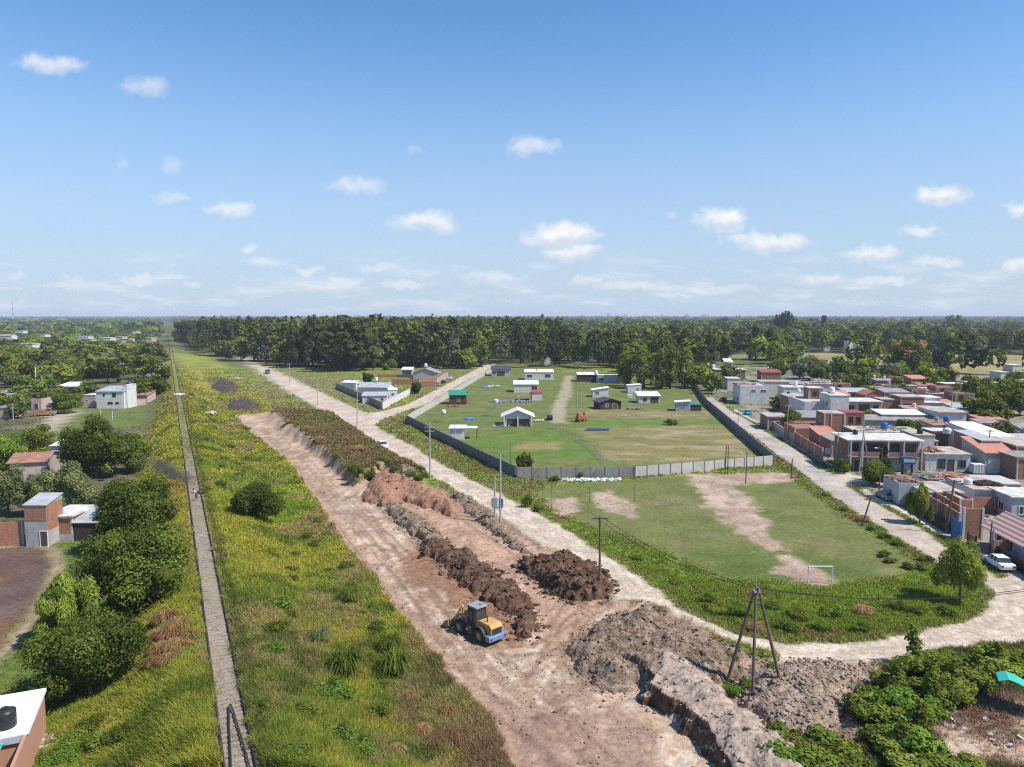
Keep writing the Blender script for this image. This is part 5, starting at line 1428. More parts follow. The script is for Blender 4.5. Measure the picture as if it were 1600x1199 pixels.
def tripod():
    feet = [P(1143, 1043, 1.0), P(1177, 1065, 1.0), P(1216, 1053, 1.0)]
    base = P(1178, 1054, 1.0)
    top = Vector((base.x + .3, base.y + .9, 0)); 
    # height so that the head shows at row 925
    dist = top.y; top.z = CH - (925 - 494.5) * dist / F * 1.005
    t = empty('tripod_pole', (base.x, base.y, TH(base.x, base.y))); tag(t, 'dark three legged timber pole on the stony soil, cables tied to its top', 'tripod pole')
    o = t.location
    for f, e in zip(feet, ((-.14, -.05), (0, .1), (.14, -.05))):
        m = MB(); q = f - o; q = q + (q - (top - o)) * .16; m.cyl(q, top - o + Vector((e[0], e[1], -.1)), .14, .11, 9); m.build('leg', POLEW, t)
    hd = top - o
    m = MB(); m.box(hd.x - .28, hd.x + .28, hd.y - .25, hd.y + .25, hd.z - .5, hd.z - .35); m.cyl(hd - Vector((0, 0, .45)), hd + Vector((0, 0, .3)), .08, .03, 7); hdo = m.build('head_bracket', STEEL, t)
    for k in range(4):
        a = k * 1.57 + .5
        mm = MB(); c = hd + Vector((.3 * math.cos(a), .3 * math.sin(a), -.35)); mm.lathe([(0, 0), (.07, .03), (.05, .1), (.07, .15), (0, .24)], c, 7); mm.build('insulator', PLG, hdo)
    TOPS['T'] = top
tripod()

def cable(label, a, b, sag, n=14, r=.022, group=None):
    a, b = Vector(a), Vector(b); m = MB(); pts = []
    for i in range(n + 1):
        t = i / n; p = a.lerp(b, t) - a; p.z -= 4 * sag * t * (1 - t); pts.append(p)
    m.tube(pts, r, 4)
    o = m.build('power_cable', WIREM, fix=False); o.location = a
    return tag(o, label, 'cable', group)
def span(k1, k2, txt, sag, offs=((-.5, .0, -.1), (.4, 0, -.15)), r=.022):
    for o in offs:
        cable('cable sagging ' + txt, TOPS[k1] + Vector(o), TOPS[k2] + Vector(o), sag, r=r, group='cables ' + txt)
span('A', 'T', 'from the wooden pole in the heap to the tripod pole', .9, r=.03)
span('B', 'A', 'between the twin transformer poles and the wooden pole in the heap', .8, ((.3, 0, -.2),), r=.016)
span('C', 'B', 'between the bracket pole and the twin transformer poles', .8, ((.3, 0, -.2),), r=.016)
TOPS['X'] = P(1690, 905, 7.2)
TOPS['X2'] = P(1640, 1010, 5.0)
span('T', 'X', 'from the tripod pole out of the right side of the photo', 1.3, r=.026)

# ------------------------------------------------------------------ walls and fences
def path_wall(name, label, px, h, material, postm, step=2.2, th=0.08, cat='wall', posts=True, cap=None, group=None, ext=0.12, pz=None):
    pts = [G(*p) for p in px]
    t = empty(name, pts[0]); tag(t, label, cat, group); o = t.location
    m = MB(); pm = []
    for a, b in zip(pts[:-1], pts[1:]):
        L = (b - a).length; n = max(1, round(L / step)); d = (b - a) / n; ux = Vector((d.x, d.y, 0)).normalized(); nx = Vector((-ux.y, ux.x, 0)) * th
        for i in range(n):
            p = a + d * i - o; q = a + d * (i + 1) - o
            zp = p.z - .2; zq = q.z - .2
            v = [p - nx, q - nx, q + nx, p + nx]
            lo = [Vector((w.x, w.y, zp if k in (0, 3) else zq)) for k, w in enumerate(v)]
            hi = [w + Vector((0, 0, h + .2)) for w in lo]
            m.add(lo + hi, [(0, 3, 2, 1), (4, 5, 6, 7), (0, 1, 5, 4), (1, 2, 6, 5), (2, 3, 7, 6), (3, 0, 4, 7)])
            pm.append((p, ux))
        if (a, b) == (pts[-2], pts[-1]): pm.append((b - o, ux))
    m.build('panel', material, t)
    if posts:
        for k, (p, ux) in enumerate(pm[:100]):
            q = MB(); w = max(.09, th + .035)
            q.box(p.x - w, p.x + w, p.y - w, p.y + w, p.z - .2, p.z + h + ext); q.build('post', postm, t)
    return t
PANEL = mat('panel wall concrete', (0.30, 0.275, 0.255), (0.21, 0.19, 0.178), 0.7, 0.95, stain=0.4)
PANELL = mat('pale panel wall concrete', (0.52, 0.49, 0.46), (0.40, 0.375, 0.35), 0.7, 0.95, stain=0.35)  # sunlight painted into the lit panel walls; also plain pale columns, posts, slabs
PANEL_SHADE_POST = mat('shaded panel and dark post concrete', (0.20, 0.195, 0.195), (0.13, 0.125, 0.125), 0.7, 0.95, stain=0.3)  # same concrete darkened, shade painted into the side walls; also the dark posts
path_wall('panel_wall', 'shaded dark grey panel wall along the weedy verge of the dirt road', [(636, 661), (700, 694), (760, 724), (806, 746)], 2.1, PANEL_SHADE_POST, PANEL_SHADE_POST)
path_wall('panel_wall', 'grey panel wall with dark posts behind the weeds and rubbish', [(808, 747), (900, 747), (990, 746)], 2.0, PANEL, PANEL_SHADE_POST, 2.6)
path_wall('panel_wall', 'pale panel wall with dark posts behind the bare field', [(992, 746), (1100, 737), (1207, 727)], 2.0, PANELL, PANEL_SHADE_POST, 2.5)
path_wall('panel_wall', 'shaded dark grey panel wall beside the paved street', [(1209, 727), (1160, 683), (1104, 634), (1085, 606)], 2.1, PANEL_SHADE_POST, PANEL_SHADE_POST)
path_wall('panel_wall', 'white panel wall along the side road', [(637, 660), (680, 634), (745, 594), (776, 577)], 2.0, PANELL, PANELL, 2.6)
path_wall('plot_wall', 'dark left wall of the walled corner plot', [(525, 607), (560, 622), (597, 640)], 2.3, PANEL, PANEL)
path_wall('plot_wall', 'white front wall of the walled corner plot', [(598, 640), (620, 628), (640, 617)], 2.3, WHITE, WHITE, 3.0)
path_wall('garden_wall', 'low red brick wall behind the walled corner plot', [(590, 590), (620, 590), (655, 591)], 1.5, BRICK, BRICKD, 4)
path_wall('garden_wall', 'unfinished red brick wall by the brick ruin and parked cars', [(612, 601), (655, 601), (692, 592)], 2.4, BRICK, BRICKD, 3)
path_wall('garden_wall', 'pale brick gate wall at the end by the parked cars', [(682, 602), (700, 591)], 3.0, PINKP, BRICKD, 3)
path_wall('garden_wall', 'pinkish block wall in front of the white two storey house', [(130, 637), (165, 637), (228, 633)], 2.0, PINKP, PINKP, 3.2)
path_wall('garden_wall', 'brick yard wall along the paved street behind the small willow', [(1452, 806), (1478, 822), (1498, 836)], 3.0, BRICKD, PANELL, 3, .1)
path_wall('garden_wall', 'second brick yard wall running parallel behind the street wall', [(1450, 795), (1475, 810), (1499, 826)], 3.2, BRICK, PANELL, 4, .1)
path_wall('garden_wall', 'brick wall with a pale render frame facing the camera beside the blue gate', [(1504, 842), (1533, 843)], 4.2, BRICK, PANELL, 4.5, .12)
path_wall('garden_wall', 'long brick wall behind the brick yard', [(1515, 803), (1578, 803)], 2.6, BRICK, BRICKD, 5, .1)
path_wall('garden_wall', 'low brick wall at the right edge above the iron fence', [(1552, 872), (1620, 872)], 2.2, BRICKD, BRICKD, 6, .12)
path_wall('garden_wall', 'brick wall facing the street behind the left street pole', [(1241, 692), (1262, 706), (1285, 720)], 2.6, BRICK, PANELL, 5, .1)
path_wall('garden_wall', 'pink and white garden wall at the street front by the street tree', [(1192, 661), (1215, 675), (1240, 691)], 2.0, PINKP, WHITE, 3, .1)
path_wall('iron_fence', 'black iron fence along the pavement by the brick yard wall', [(1402, 782), (1440, 806), (1478, 833)], 1.2, IRON, IRON, 2.5, .03, 'fence')
path_wall('iron_fence', 'dark iron fence at the lower right street corner', [(1556, 872), (1600, 898), (1640, 922)], 1.6, IRON, IRON, 2.5, .03, 'fence')
path_wall('iron_gate', 'blue metal gate in the brick yard wall', [(1487, 838), (1500, 846)], 2.6, PLU, PLU, 3, .05, 'gate')
path_wall('iron_gate', 'small rusty gate before the brick wall with the pale frame', [(1512, 850), (1524, 857)], 1.5, RUST, IRON, 1.5, .03, 'gate')
path_wall('garden_wall', 'brick garden wall with the grey plinth left of the brick tower', [(-30, 856), (37, 852)], 3.2, BRICK, GREYP, 6, .1)

def wire_fence(label, px, h=1.3, step=3.0, material=POLEC, group=None):
    pts = [G(*p) for p in px]; t = empty('wire_fence', pts[0]); tag(t, label, 'fence', group); o = t.location
    allp = []
    for a, b in zip(pts[:-1], pts[1:]):
        n = max(1, round((b - a).length / step)); allp += [a.lerp(b, i / n) for i in range(n)]
    allp.append(pts[-1])
    for p in allp[:100]:
        q = p - o; m = MB(); m.cyl((q.x, q.y, q.z - .2), (q.x, q.y, q.z + h), .06, .05, 6); m.build('post', material, t)
    m = MB()
    for z in (.35, .7, 1.05, 1.25): m.tube([p - o + Vector((0, 0, z)) for p in allp], .012, 3)
    m.build('wire', WIREM, t, fix=False)
wire_fence('wire fence on white posts down the left side of the lots track', [(852, 664), (900, 688), (930, 708), (944, 724)], 1.5, 2.4)
wire_fence('wire fence on thin posts across the mown strip', [(905, 671), (990, 670), (1080, 668), (1150, 667)], 1.1, 6)
wire_fence('wire fence on thin posts behind the mown strip', [(905, 657), (1000, 657), (1122, 656)], 1.1, 6)
wire_fence('wire fence in front of the white gable house', [(700, 664), (770, 668), (850, 668)], 1.1, 5)
wire_fence('wire fence along the right edge of the lots track', [(905, 640), (903, 615), (902, 598)], 1.2, 6)

# ------------------------------------------------------------------ houses
HOUSES = {}
FOOT = []
RCROSS = math.atan2(-0.085, 0.9964)          # the direction of the cross streets on the right
def opening(t, kind, face, x, z, w, h, W, D, fm, pm):
    """a window or door set on a face of the house: frame (with sill) and pane"""
    def fr(dx0, dx1, z0, z1, proud):
        m = MB()
        if face == 'f': m.box(x + dx0, x + dx1, -proud, .02, z0, z1)
        elif face == 'b': m.box(x + dx0, x + dx1, D - .02, D + proud, z0, z1)
        elif face == 'l': m.box(-proud, .02, x + dx0, x + dx1, z0, z1)
        else: m.box(W - .02, W + proud, x + dx0, x + dx1, z0, z1)
        return m
    m = fr(-w / 2 - .09, w / 2 + .09, z + h, z + h + .09, .07)
    for q in (fr(-w / 2 - .09, -w / 2, z, z + h, .07), fr(w / 2, w / 2 + .09, z, z + h, .07), fr(-w / 2 - .14, w / 2 + .14, z - .1, z, .10)):
        m.add(q.v, q.f)
    if kind == 'window':
        q = fr(-.03, .03, z, z + h, .06); m.add(q.v, q.f)
    o = m.build(kind, fm, t)
    fr(-w / 2, w / 2, z, z + h, .03).build('pane' if kind == 'window' else 'leaf', pm, o)

def house(label, u1, u2, v, h, d, wall=WHITE, roof=ROOFW, rt='flat', name='house', cat='house', ov=.3, rise=1.0, rot=RCROSS, wins=(), doors=(), fm=FRAMEW, back_u=None, group=None, key=None, dm=DOORM, plinth=None, chim=False):
    a = P(u1, v, h); b = P(u2, v, h)
    W = (b - a).length / max(.5, math.cos(rot))
    z0 = TH(a.x, a.y)
    t = empty(name, (a.x, a.y, z0), rot); tag(t, label, cat, group); h = h - z0
    m = MB()
    if rt == 'gable_y':       # ridge runs away from the street, gable faces front
        prof = [(0, -.3), (W, -.3), (W, h), (W / 2, h + rise), (0, h)]; m.prism(prof, 'y', 0, d)
    elif rt == 'gable_x':
        prof = [(0, -.3), (d, -.3), (d, h), (d / 2, h + rise), (0, h)]; m.prism(prof, 'x', 0, W)
    elif rt == 'shed':        # rises to the back (rise may be negative)
        prof = [(0, -.3), (d, -.3), (d, h + rise), (0, h)]; m.prism(prof, 'x', 0, W)
    elif rt == 'shed_x':
        prof = [(0, -.3), (W, -.3), (W, h + rise), (0, h)]; m.prism(prof, 'y', 0, d)
    elif rt == 'parapet':
        e = .14
        m.box(0, W, 0, e, -.3, h + .35); m.box(0, W, d - e, d, -.3, h + .35); m.box(0, e, e, d - e, -.3, h + .35); m.box(W - e, W, e, d - e, -.3, h + .35)
    else:
        m.box(0, W, 0, d, -.3, h)
    m.build('wall', wall, t)
    if wall in (BRICK, BRICKD) and rt != 'gable_x':        # cast corner columns of the brick walls
        top = h + (.36 if rt == 'parapet' else 0)
        for (x, y) in ((.1, .1), (W - .1, .1), (.1, d - .1)):
            q = MB(); q.box(x - .125, x + .125, y - .125, y + .125, -.25, top - .003); q.build('corner_column', PANELL, t)
        q = MB(); q.box(.14, W - .14, -.02, .05, top - .28, top - .08); q.build('ring_beam', PANELL, t)
    if plinth:
        m = MB(); m.box(-.03, W + .03, -.03, d + .03, -.3, .9 if plinth is not True else .9); m.build('plinth', plinth, t)
    r = MB()
    if rt == 'flat': r.box(-ov, W + ov, -ov, d + ov, h + .003, h + .2)
    elif rt == 'parapet': r.box(.143, W - .143, .143, d - .143, h - .15, h)
    elif rt == 'shed':
        k = rise / d; r.slab([(-ov, -ov, h - ov * k + .12), (W + ov, -ov, h - ov * k + .12), (W + ov, d + ov, h + rise + ov * k + .12), (-ov, d + ov, h + rise + ov * k + .12)], .1)
    elif rt == 'shed_x':
        k = rise / W; r.slab([(-ov, -ov, h - ov * k + .12), (W + ov, -ov, h + rise + ov * k + .12), (W + ov, d + ov, h + rise + ov * k + .12), (-ov, d + ov, h - ov * k + .12)], .1)
    elif rt == 'gable_y':
        k = rise / (W / 2)
        r.slab([(-ov, -ov, h - ov * k + .1), (W / 2, -ov, h + rise + .1), (W / 2, d + ov, h + rise + .1), (-ov, d + ov, h - ov * k + .1)], .09)
        r.slab([(W / 2, -ov, h + rise + .1), (W + ov, -ov, h - ov * k + .1), (W + ov, d + ov, h - ov * k + .1), (W / 2, d + ov, h + rise + .1)], .09)
    elif rt == 'gable_x':
        k = rise / (d / 2)
        r.slab([(-ov, -ov, h - ov * k + .1), (W + ov, -ov, h - ov * k + .1), (W + ov, d / 2, h + rise + .1), (-ov, d / 2, h + rise + .1)], .09)
        r.slab([(-ov, d / 2, h + rise + .1), (W + ov, d / 2, h + rise + .1), (W + ov, d + ov, h - ov * k + .1), (-ov, d + ov, h - ov * k + .1)], .09)
    ro = r.build('roof', roof, t)
    if chim:
        c = MB(); c.box(W * .4, W * .4 + .5, d * .5, d * .5 + .5, h, h + 1.6); c.build('chimney', BRICK, ro)
    for (f, q, z, w_, h_) in wins: opening(t, 'window', f, q * (W if f in 'fb' else d), z, w_, h_, W, d, fm, GLASS)
    for (f, q, w_, h_) in doors: opening(t, 'door', f, q * (W if f in 'fb' else d), 0.02, w_, h_, W, d, fm, dm)
    HOUSES[key or label] = (t, W, d, h)
    c_, s_ = math.cos(rot), math.sin(rot); FOOT.append((a.x + c_ * W / 2 - s_ * d / 2, a.y + s_ * W / 2 + c_ * d / 2, W / 2, d / 2))
    return t

def on_roof(key, fx, fy, dz=.2):
    t, W, d, h = HOUSES[key]
    c, s = math.cos(t.rotation_euler.z), math.sin(t.rotation_euler.z); x, y = fx * W, fy * d
    return Vector((t.location.x + x * c - y * s, t.location.y + x * s + y * c, t.location.z + h + dz))
def tank(label, pos, r=.55, h=1.1, material=PLW, stand=0.0):
    t = empty('water_tank', pos); tag(t, label, 'water tank')
    m = MB(); m.lathe([(0, stand), (r * .92, stand), (r, stand + .06), (r, stand + h * .3), (r * .96, stand + h * .33), (r, stand + h * .36), (r, stand + h * .64), (r * .96, stand + h * .67), (r, stand + h * .7), (r, stand + h * .86), (r * .5, stand + h * .98), (0, stand + h)], (0, 0, 0), 16); m.build('tank_body', material, t, smooth=True)
    m = MB(); m.lathe([(0, stand + h * .98), (r * .36, stand + h * .98), (r * .36, stand + h * 1.05), (0, stand + h * 1.07)], (0, 0, 0), 12); m.build('lid', material, t)
    if stand > .05:
        m = MB()
        for a in range(4): m.cyl((r * .7 * math.cos(a * 1.57), r * .7 * math.sin(a * 1.57), 0), (r * .7 * math.cos(a * 1.57), r * .7 * math.sin(a * 1.57), stand), .06, .06, 6)
        m.box(-r * .9, r * .9, -r * .9, r * .9, stand - .08, stand - .003); m.build('stand', STEEL, t)
    return t
def debris(label, pos, sx, sy, n, material=None, seed=1, hmax=.35, big=.9, rot=0.0):
    r = random.Random(seed); m = MB()
    for i in range(n):
        x, y = r.uniform(-sx, sx), r.uniform(-sy, sy); a = r.uniform(0, 6.28); l = r.uniform(.2, big); w = r.uniform(.06, .35); hh = r.uniform(.03, hmax); z = r.uniform(0, .12)
        c, s = math.cos(a), math.sin(a); q = [(x + c * l - s * w, y + s * l + c * w), (x - c * l - s * w, y - s * l + c * w), (x - c * l + s * w, y - s * l - c * w), (x + c * l + s * w, y + s * l - c * w)]
        tl = r.uniform(0, .25)
        b = [Vector((*p, z + (tl if k in (0, 3) else 0))) for k, p in enumerate(q)]
        m.add(b + [v + Vector((0, 0, hh)) for v in b], [(0, 3, 2, 1), (4, 5, 6, 7), (0, 1, 5, 4), (1, 2, 6, 5), (2, 3, 7, 6), (3, 0, 4, 7)])
    o = m.build('debris', material or MATS['rusty sheet']); o.location = pos; o.rotation_euler = (0, 0, rot)
    return tag(o, label, 'debris', kind='stuff')
WF = [('f', .25, 1.0, 1.2, 1.1), ('f', .7, 1.0, 1.2, 1.1)]
# --- the right neighbourhood
def balcony_house():
    h = 6.0; t = house('two storey brick house with an open balcony floor and a broad white flat roof', 1327, 1432, 688, 6.0, 8.0, BRICKD, ROOFW, ov=.7, key='R1',
        wins=[('f', .40, 1.0, 1.3, 1.2), ('f', .64, 1.0, 1.4, 1.3), ('f', .86, .9, 1.6, 1.5)], doors=[('f', .13, 1.3, 2.2), ('f', .50, 1.0, 2.1)])
    _, W, d, hh = HOUSES['R1']
    m = MB(); m.box(.25 * W, W, -.05, .0, -.2, 2.9); m.build('front_render', GREYP, t)
    m = MB(); m.box(-.2, W + .1, -1.3, 0.1, 2.9, 3.1); bs = m.build('balcony_floor', CONC, t)
    m = MB(); m.box(-.2, W + .1, -1.3, -1.15, 3.103, 3.95); m.build('balcony_wall', BRICKD, bs)
    for k, x in enumerate((-.1, .16 * W, .52 * W, .74 * W, W - .05)):
        m = MB(); m.box(x - .13, x + .13, -1.45, -1.31, -.2, hh); m.build('column', CONC, t)
    for (a, b) in ((.0, .14), (.18, .50), (.54, .72), (.80, .95)):      # dark panels standing in for the shade of the open upper floor
        m = MB(); m.box(a * W + .1, b * W, -.06, -.003, 3.2, 5.4); m.build('loggia_shade', GLASS, t)
balcony_house()
tank('black water tank on the balcony house roof', on_roof('R1', .25, .75), .5, 1.0, PLB)
tank('blue water tank on a stand behind the balcony house roof', on_roof('R1', .80, 1.25, .3), .7, 1.3, PLU, .6)
house('long low white house with three dark openings beside the turquoise skip', 1447, 1513, 710, 3.3, 8, WHITE, ROOFT, ov=.3, key='R2', wins=[('f', .36, .6, 1.3, 1.7), ('f', .82, .9, 1.3, 1.2)], doors=[('f', .57, 1.1, 2.2)], fm=FRAMED)
debris('rusty scrap and planks on the roof of the long low white house', on_roof('R2', .2, .4), 1.8, 2.2, 40, seed=4)
house('long brick hall with a blank left side wall and a grey metal roof', 1534, 1562, 689, 5.4, 11, BRICKD, TIN, 'shed', ov=.2, rise=.4, key='R3')
house('hall with a broad white metal roof at the edge of the thicket', 1546, 1586, 684, 5.0, 17, WHITE, TINW, 'shed', ov=.4, rise=.8, key='R4')
tank('blue water tank behind the broad white metal roof', on_roof('R4', -.15, .95, .7), .7, 1.2, PLU, .4)
house('grey garage with a sloping terracotta roof and a white door', 1541, 1592, 708, 3.9, 9, GREYP, TERRA, 'shed', ov=.35, rise=1.6, key='R5', doors=[('f', .30, 2.6, 2.7), ('f', .74, 2.6, 2.6)], dm=DOORW)
house('brick house with a tan roof at the right edge behind the garage', 1589, 1640, 698, 5.0, 11, BRICKD, ROOFT, ov=.25, key='R6')
house('dark brick house cut by the right edge beside the garage', 1590, 1650, 716, 4.0, 8, BRICKD, TIND, ov=.25, key='R7', wins=[('f', .3, 1, 1.2, 1.2)])
house('low white house with scrap on its roof at the street corner', 1405, 1440, 758, 3.3, 6, LAV, ROOFT, 'parapet', key='C1', wins=[('l', .5, 1, 1.2, 1.0)])
debris('rusty scrap heap on the roof of the low corner house', on_roof('C1', .45, .6, .0), 1.5, 2.0, 45, seed=8, hmax=.5)
house('flat roofed house with a pale cracked roof behind the small willow', 1446, 1500, 770, 3.0, 7, WHITE, ROOFT, ov=.35, key='C2', wins=[('f', .7, 1.0, 1.0, 1.0)])
house('stained white house with a tan roof behind the brick yard', 1522, 1580, 766, 3.3, 9, WHITE, ROOFT, ov=.25, key='C3', wins=[('f', .2, 1.1, 1.0, .9)])
tank('white square water box on the tan roof behind the brick yard', on_roof('C3', .12, .35), .6, .9, PLW)
debris('brushwood heap on the tan roof behind the brick yard', on_roof('C3', .62, .35), 1.8, 1.0, 40, DARKW, 9)
debris('orange tile sheets on the roof before the garage', on_roof('C3', .1, 1.0), 2.5, 1.2, 30, TERRA, 10, .12)
house('lavender grey house with one dark window at the right edge', 1582, 1640, 778, 3.4, 6, LAV, ROOFW, ov=.25, key='C4', wins=[('l', .45, 1.0, 1.2, 1.1), ('f', .3, 1.0, 1.2, 1.1)])
house('house with a red and white striped metal roof at the lower right edge', 1602, 1660, 846, 3.0, 7.5, LAV, REDS, 'gable_y', ov=.8, rise=1.5, key='C5', wins=[('l', .4, .9, 1.3, 1.2)], doors=[('l', .7, 1, 2.1)])
house('small brick kiosk block behind the brick yard wall', 1500, 1520, 783, 3.0, 5, BRICK, ROOFT, 'parapet', key='C6')
house('long shallow grey slab roof in front of the garage yard', 1545, 1592, 757, 3.0, 6, LAV, PANELL, ov=.2, key='C7')
debris('heap of timber and sheets in the yard below the turquoise skip', G(1462, 752), 6.5, 3.5, 150, MATS['dull tin sheet'], 12, .6, 1.6)
debris('pile of planks beside the corner house yard', G(1440, 755), 3.5, 2.5, 70, POLEW, 13, .6, 1.6)
debris('building rubble on the yard behind the brick wall', G(1555, 815), 3.5, 2.0, 60, PINKP, 14, .4)
house('mottled flat tan roof right behind the balcony house', 1340, 1440, 676, 3.6, 9, BRICKD, ROOFT, ov=.2, key='D1')
debris('scraps of sheet on the mottled tan roof', on_roof('D1', .5, .5), 5, 3, 40, MATS['dull tin sheet'], 15)
house('brick upper room on a dark ground floor above the brick garden wall', 1288, 1319, 647, 6.2, 6, BRICK, ROOFT, ov=.12, key='D2', wins=[('l', .5, 3.9, 1.1, 1.2)])
def pillars(key, xs, mt, y=-.06, z0=0., z1=None):
    t, W, d, hh = HOUSES[key]
    for x in xs:
        m = MB(); m.box(x * W - .15, x * W + .15, y - .06, .003, z0, z1 or hh); m.build('pillar', mt, t)
pillars('D2', (.02, .35, .98), PANELL)
house('dark red brick arcade house beside the brick upper room', 1321, 1350, 646, 5.6, 6, BRICK, REDR, ov=.12, key='D3', wins=[('f', .3, 3.2, .9, 1.5), ('f', .7, 3.2, .9, 1.5)], fm=FRAMED)
house('long low white house with a plain wall behind the turquoise canopy', 1257, 1300, 630, 5.4, 15, WHITE, CONC, 'parapet', key='D4', wins=[('l', .3, 2, 1.2, 1.2)])
house('tall blank white house with a roof tank', 1298, 1326, 619, 8.0, 9, WHITE, ROOFW, ov=.1, key='D5', wins=[('l', .3, 5, 1.2, 1.3), ('l', .65, 5, 1.2, 1.3)])
tank('cream water tank on the tall blank white house', on_roof('D5', .4, .6), .9, 1.6, PLW, .2)
tank('white water tank on a mast before the plain white wall', on_roof('D4', .95, -.05, .0), .55, 1.1, PLW, 1.2)
house('salmon house with a deep porch and white roof in the middle of the brick houses', 1325, 1374, 628, 5.4, 9, PINKP, ROOFW, ov=.6, key='D6', wins=[('f', .12, 3, 1.4, 1.3), ('f', .86, 3, 1.4, 1.3)], doors=[('f', .5, 2.8, 4.6)], fm=FRAMED)
house('wide brick house with a bare brick front left of the plain white wall', 1232, 1292, 621, 5.2, 9, BRICK, ROOFT, ov=.12, key='D7'); pillars('D7', (.02, .45, .98), PANELL)
house('brick roof tower standing on the wide brick house', 1264, 1285, 607, 8.6, 5, BRICK, ROOFW, ov=.2, key='D8', wins=[('f', .45, 6.4, 1.3, 1.2)], fm=FRAMED); pillars('D8', (.8,), PANELL)
tank('small white water tank beside the brick roof tower', on_roof('D8', -.6, .4, -1.5), .6, 1.2, PLW)
house('low brick house with orange walls before the dark trees', 1377, 1404, 625, 5.0, 6, BRICK, ROOFT, ov=.15, key='D9')
house('orange brick block with a recessed corner before the dark trees', 1408, 1443, 621, 6.0, 8, BRICK, ROOFT, ov=.2, key='D10', doors=[('f', .3, 2.0, 4.0)], fm=FRAMED)
house('long brick house under white tarpaulin roof sheets', 1378, 1446, 648, 4.2, 7, BRICK, TINW, 'shed', ov=.3, rise=.5, key='D11')
house('white over brick house with a lavender side wall', 1468, 1508, 645, 5.4, 12, WHITE, ROOFT, ov=.4, key='D12', wins=[('l', .3, 3, 1.2, 1.2), ('l', .7, 3, 1.2, 1.2)], plinth=BRICK)
house('long dull tin roof in the middle of the brick houses', 1354, 1462, 657, 3.2, 6, GREYP, TIND, 'shed', ov=.3, rise=.6, key='D13')
house('stained grey block house behind the right end of the balcony house', 1430, 1459, 681, 5.8, 7, CONC, ROOFT, ov=.12, key='D14')
tank('black water tank on the stained grey block house', on_roof('D14', .4, .2), .55, 1.1, PLB)
house('low dark house with a pale flat roof between grey block and brick hall', 1461, 1490, 676, 3.4, 6, BRICKD, ROOFW, ov=.3, key='D15')
tank('big white round water tank beside the brick hall', on_roof('D15', .2, -.6, .3), .9, 1.3, PLW)
tank('cream water tank right of the big white round one', on_roof('D15', .75, -.6, .3), .6, 1.5, PLW)
house('low brick house with a red sheet roof at the street', 1282, 1310, 681, 3.4, 8, BRICKD, TERRA, 'shed', ov=.3, rise=.9, key='D16', doors=[('f', .5, 1.2, 2.2)])
house('brick house with a bare flat roof by the turquoise canopy', 1242, 1286, 671, 3.2, 9, BRICK, BRICKD, 'parapet', key='D17')
house('dark brick annex at the street left of the balcony house', 1300, 1322, 690, 3.4, 8, BRICKD, TIND, ov=.2, key='D18', doors=[('f', .5, 1.6, 2.3)])
house('pale low roof with tin sheets behind the white over brick house', 1440, 1472, 630, 4.0, 8, WHITE, ROOFW, ov=.3, key='D19')
house('white flat roof with a dish before the green thicket', 1443, 1468, 622, 5.0, 7, WHITE, TINW, ov=.3, key='D20')
house('brick house with a blue tin roof behind the salmon house', 1322, 1362, 613, 5.0, 8, BRICKD, TIN, 'shed', ov=.3, rise=.6, key='D21')
house('orange brick gable house at the left of the low orange one', 1352, 1376, 618, 5.0, 8, BRICK, BRICK, 'gable_y', ov=.1, rise=1.2, key='D22')
house('low white house with a tank at the end of the brick houses', 1225, 1262, 606, 4.5, 8, WHITE, ROOFW, ov=.2, key='D23')
tank('white water tank behind the small trees of the street corner', on_roof('D23', .6, .5), .7, 1.4, PLW, .3)
house('brick house front hidden behind street trees and hedges', 1200, 1232, 652, 3.4, 8, BRICKD, ROOFT, ov=.2, key='D24', doors=[('f', .4, 1.4, 2.2)])
o = MB(); o.slab([(-2.4, -1.2, 0.1), (2.4, -1.2, 0), (2.4, 1.2, .3), (-2.4, 1.2, .35)], .05)
def canopy(label, p, mt, h=2.4, rot=RCROSS, sx=1., sy=1.):
    t = empty('canopy', p, rot); tag(t, label, 'canopy')
    m = MB(); n = 6
    for i in range(n):
        for j in range(3):
            def z(a, b): return h + .25 * math.sin(a * 1.4) - .35 * b / 3
            x0, x1, y0, y1 = (-2.4 + i * .8) * sx, (-1.6 + i * .8) * sx, (-1.2 + j * .8) * sy, (-.4 + j * .8) * sy
            m.slab([(x0, y0, z(i, j)), (x1, y0, z(i + 1, j)), (x1, y1, z(i + 1, j + 1)), (x0, y1, z(i, j + 1))], .03)
    m.build('tarp', mt, t, fix=False)
    for (x, y) in ((-2.3, -1.1), (2.3, -1.1), (-2.3, 1.1), (2.3, 1.1)):
        m = MB(); m.cyl((x * sx, y * sy, -.1), (x * sx, y * sy, h - .2), .05, .05, 6); m.build('pole', POLEW, t)
canopy('turquoise canopy beside the street trees and the brick house', G(1258, 675), CYAN, 2.6)
canopy('bright green tarp shelter on poles at the lower right edge', G(1602, 1112), TARPG, 2.5, -.5, .8, 1.0)
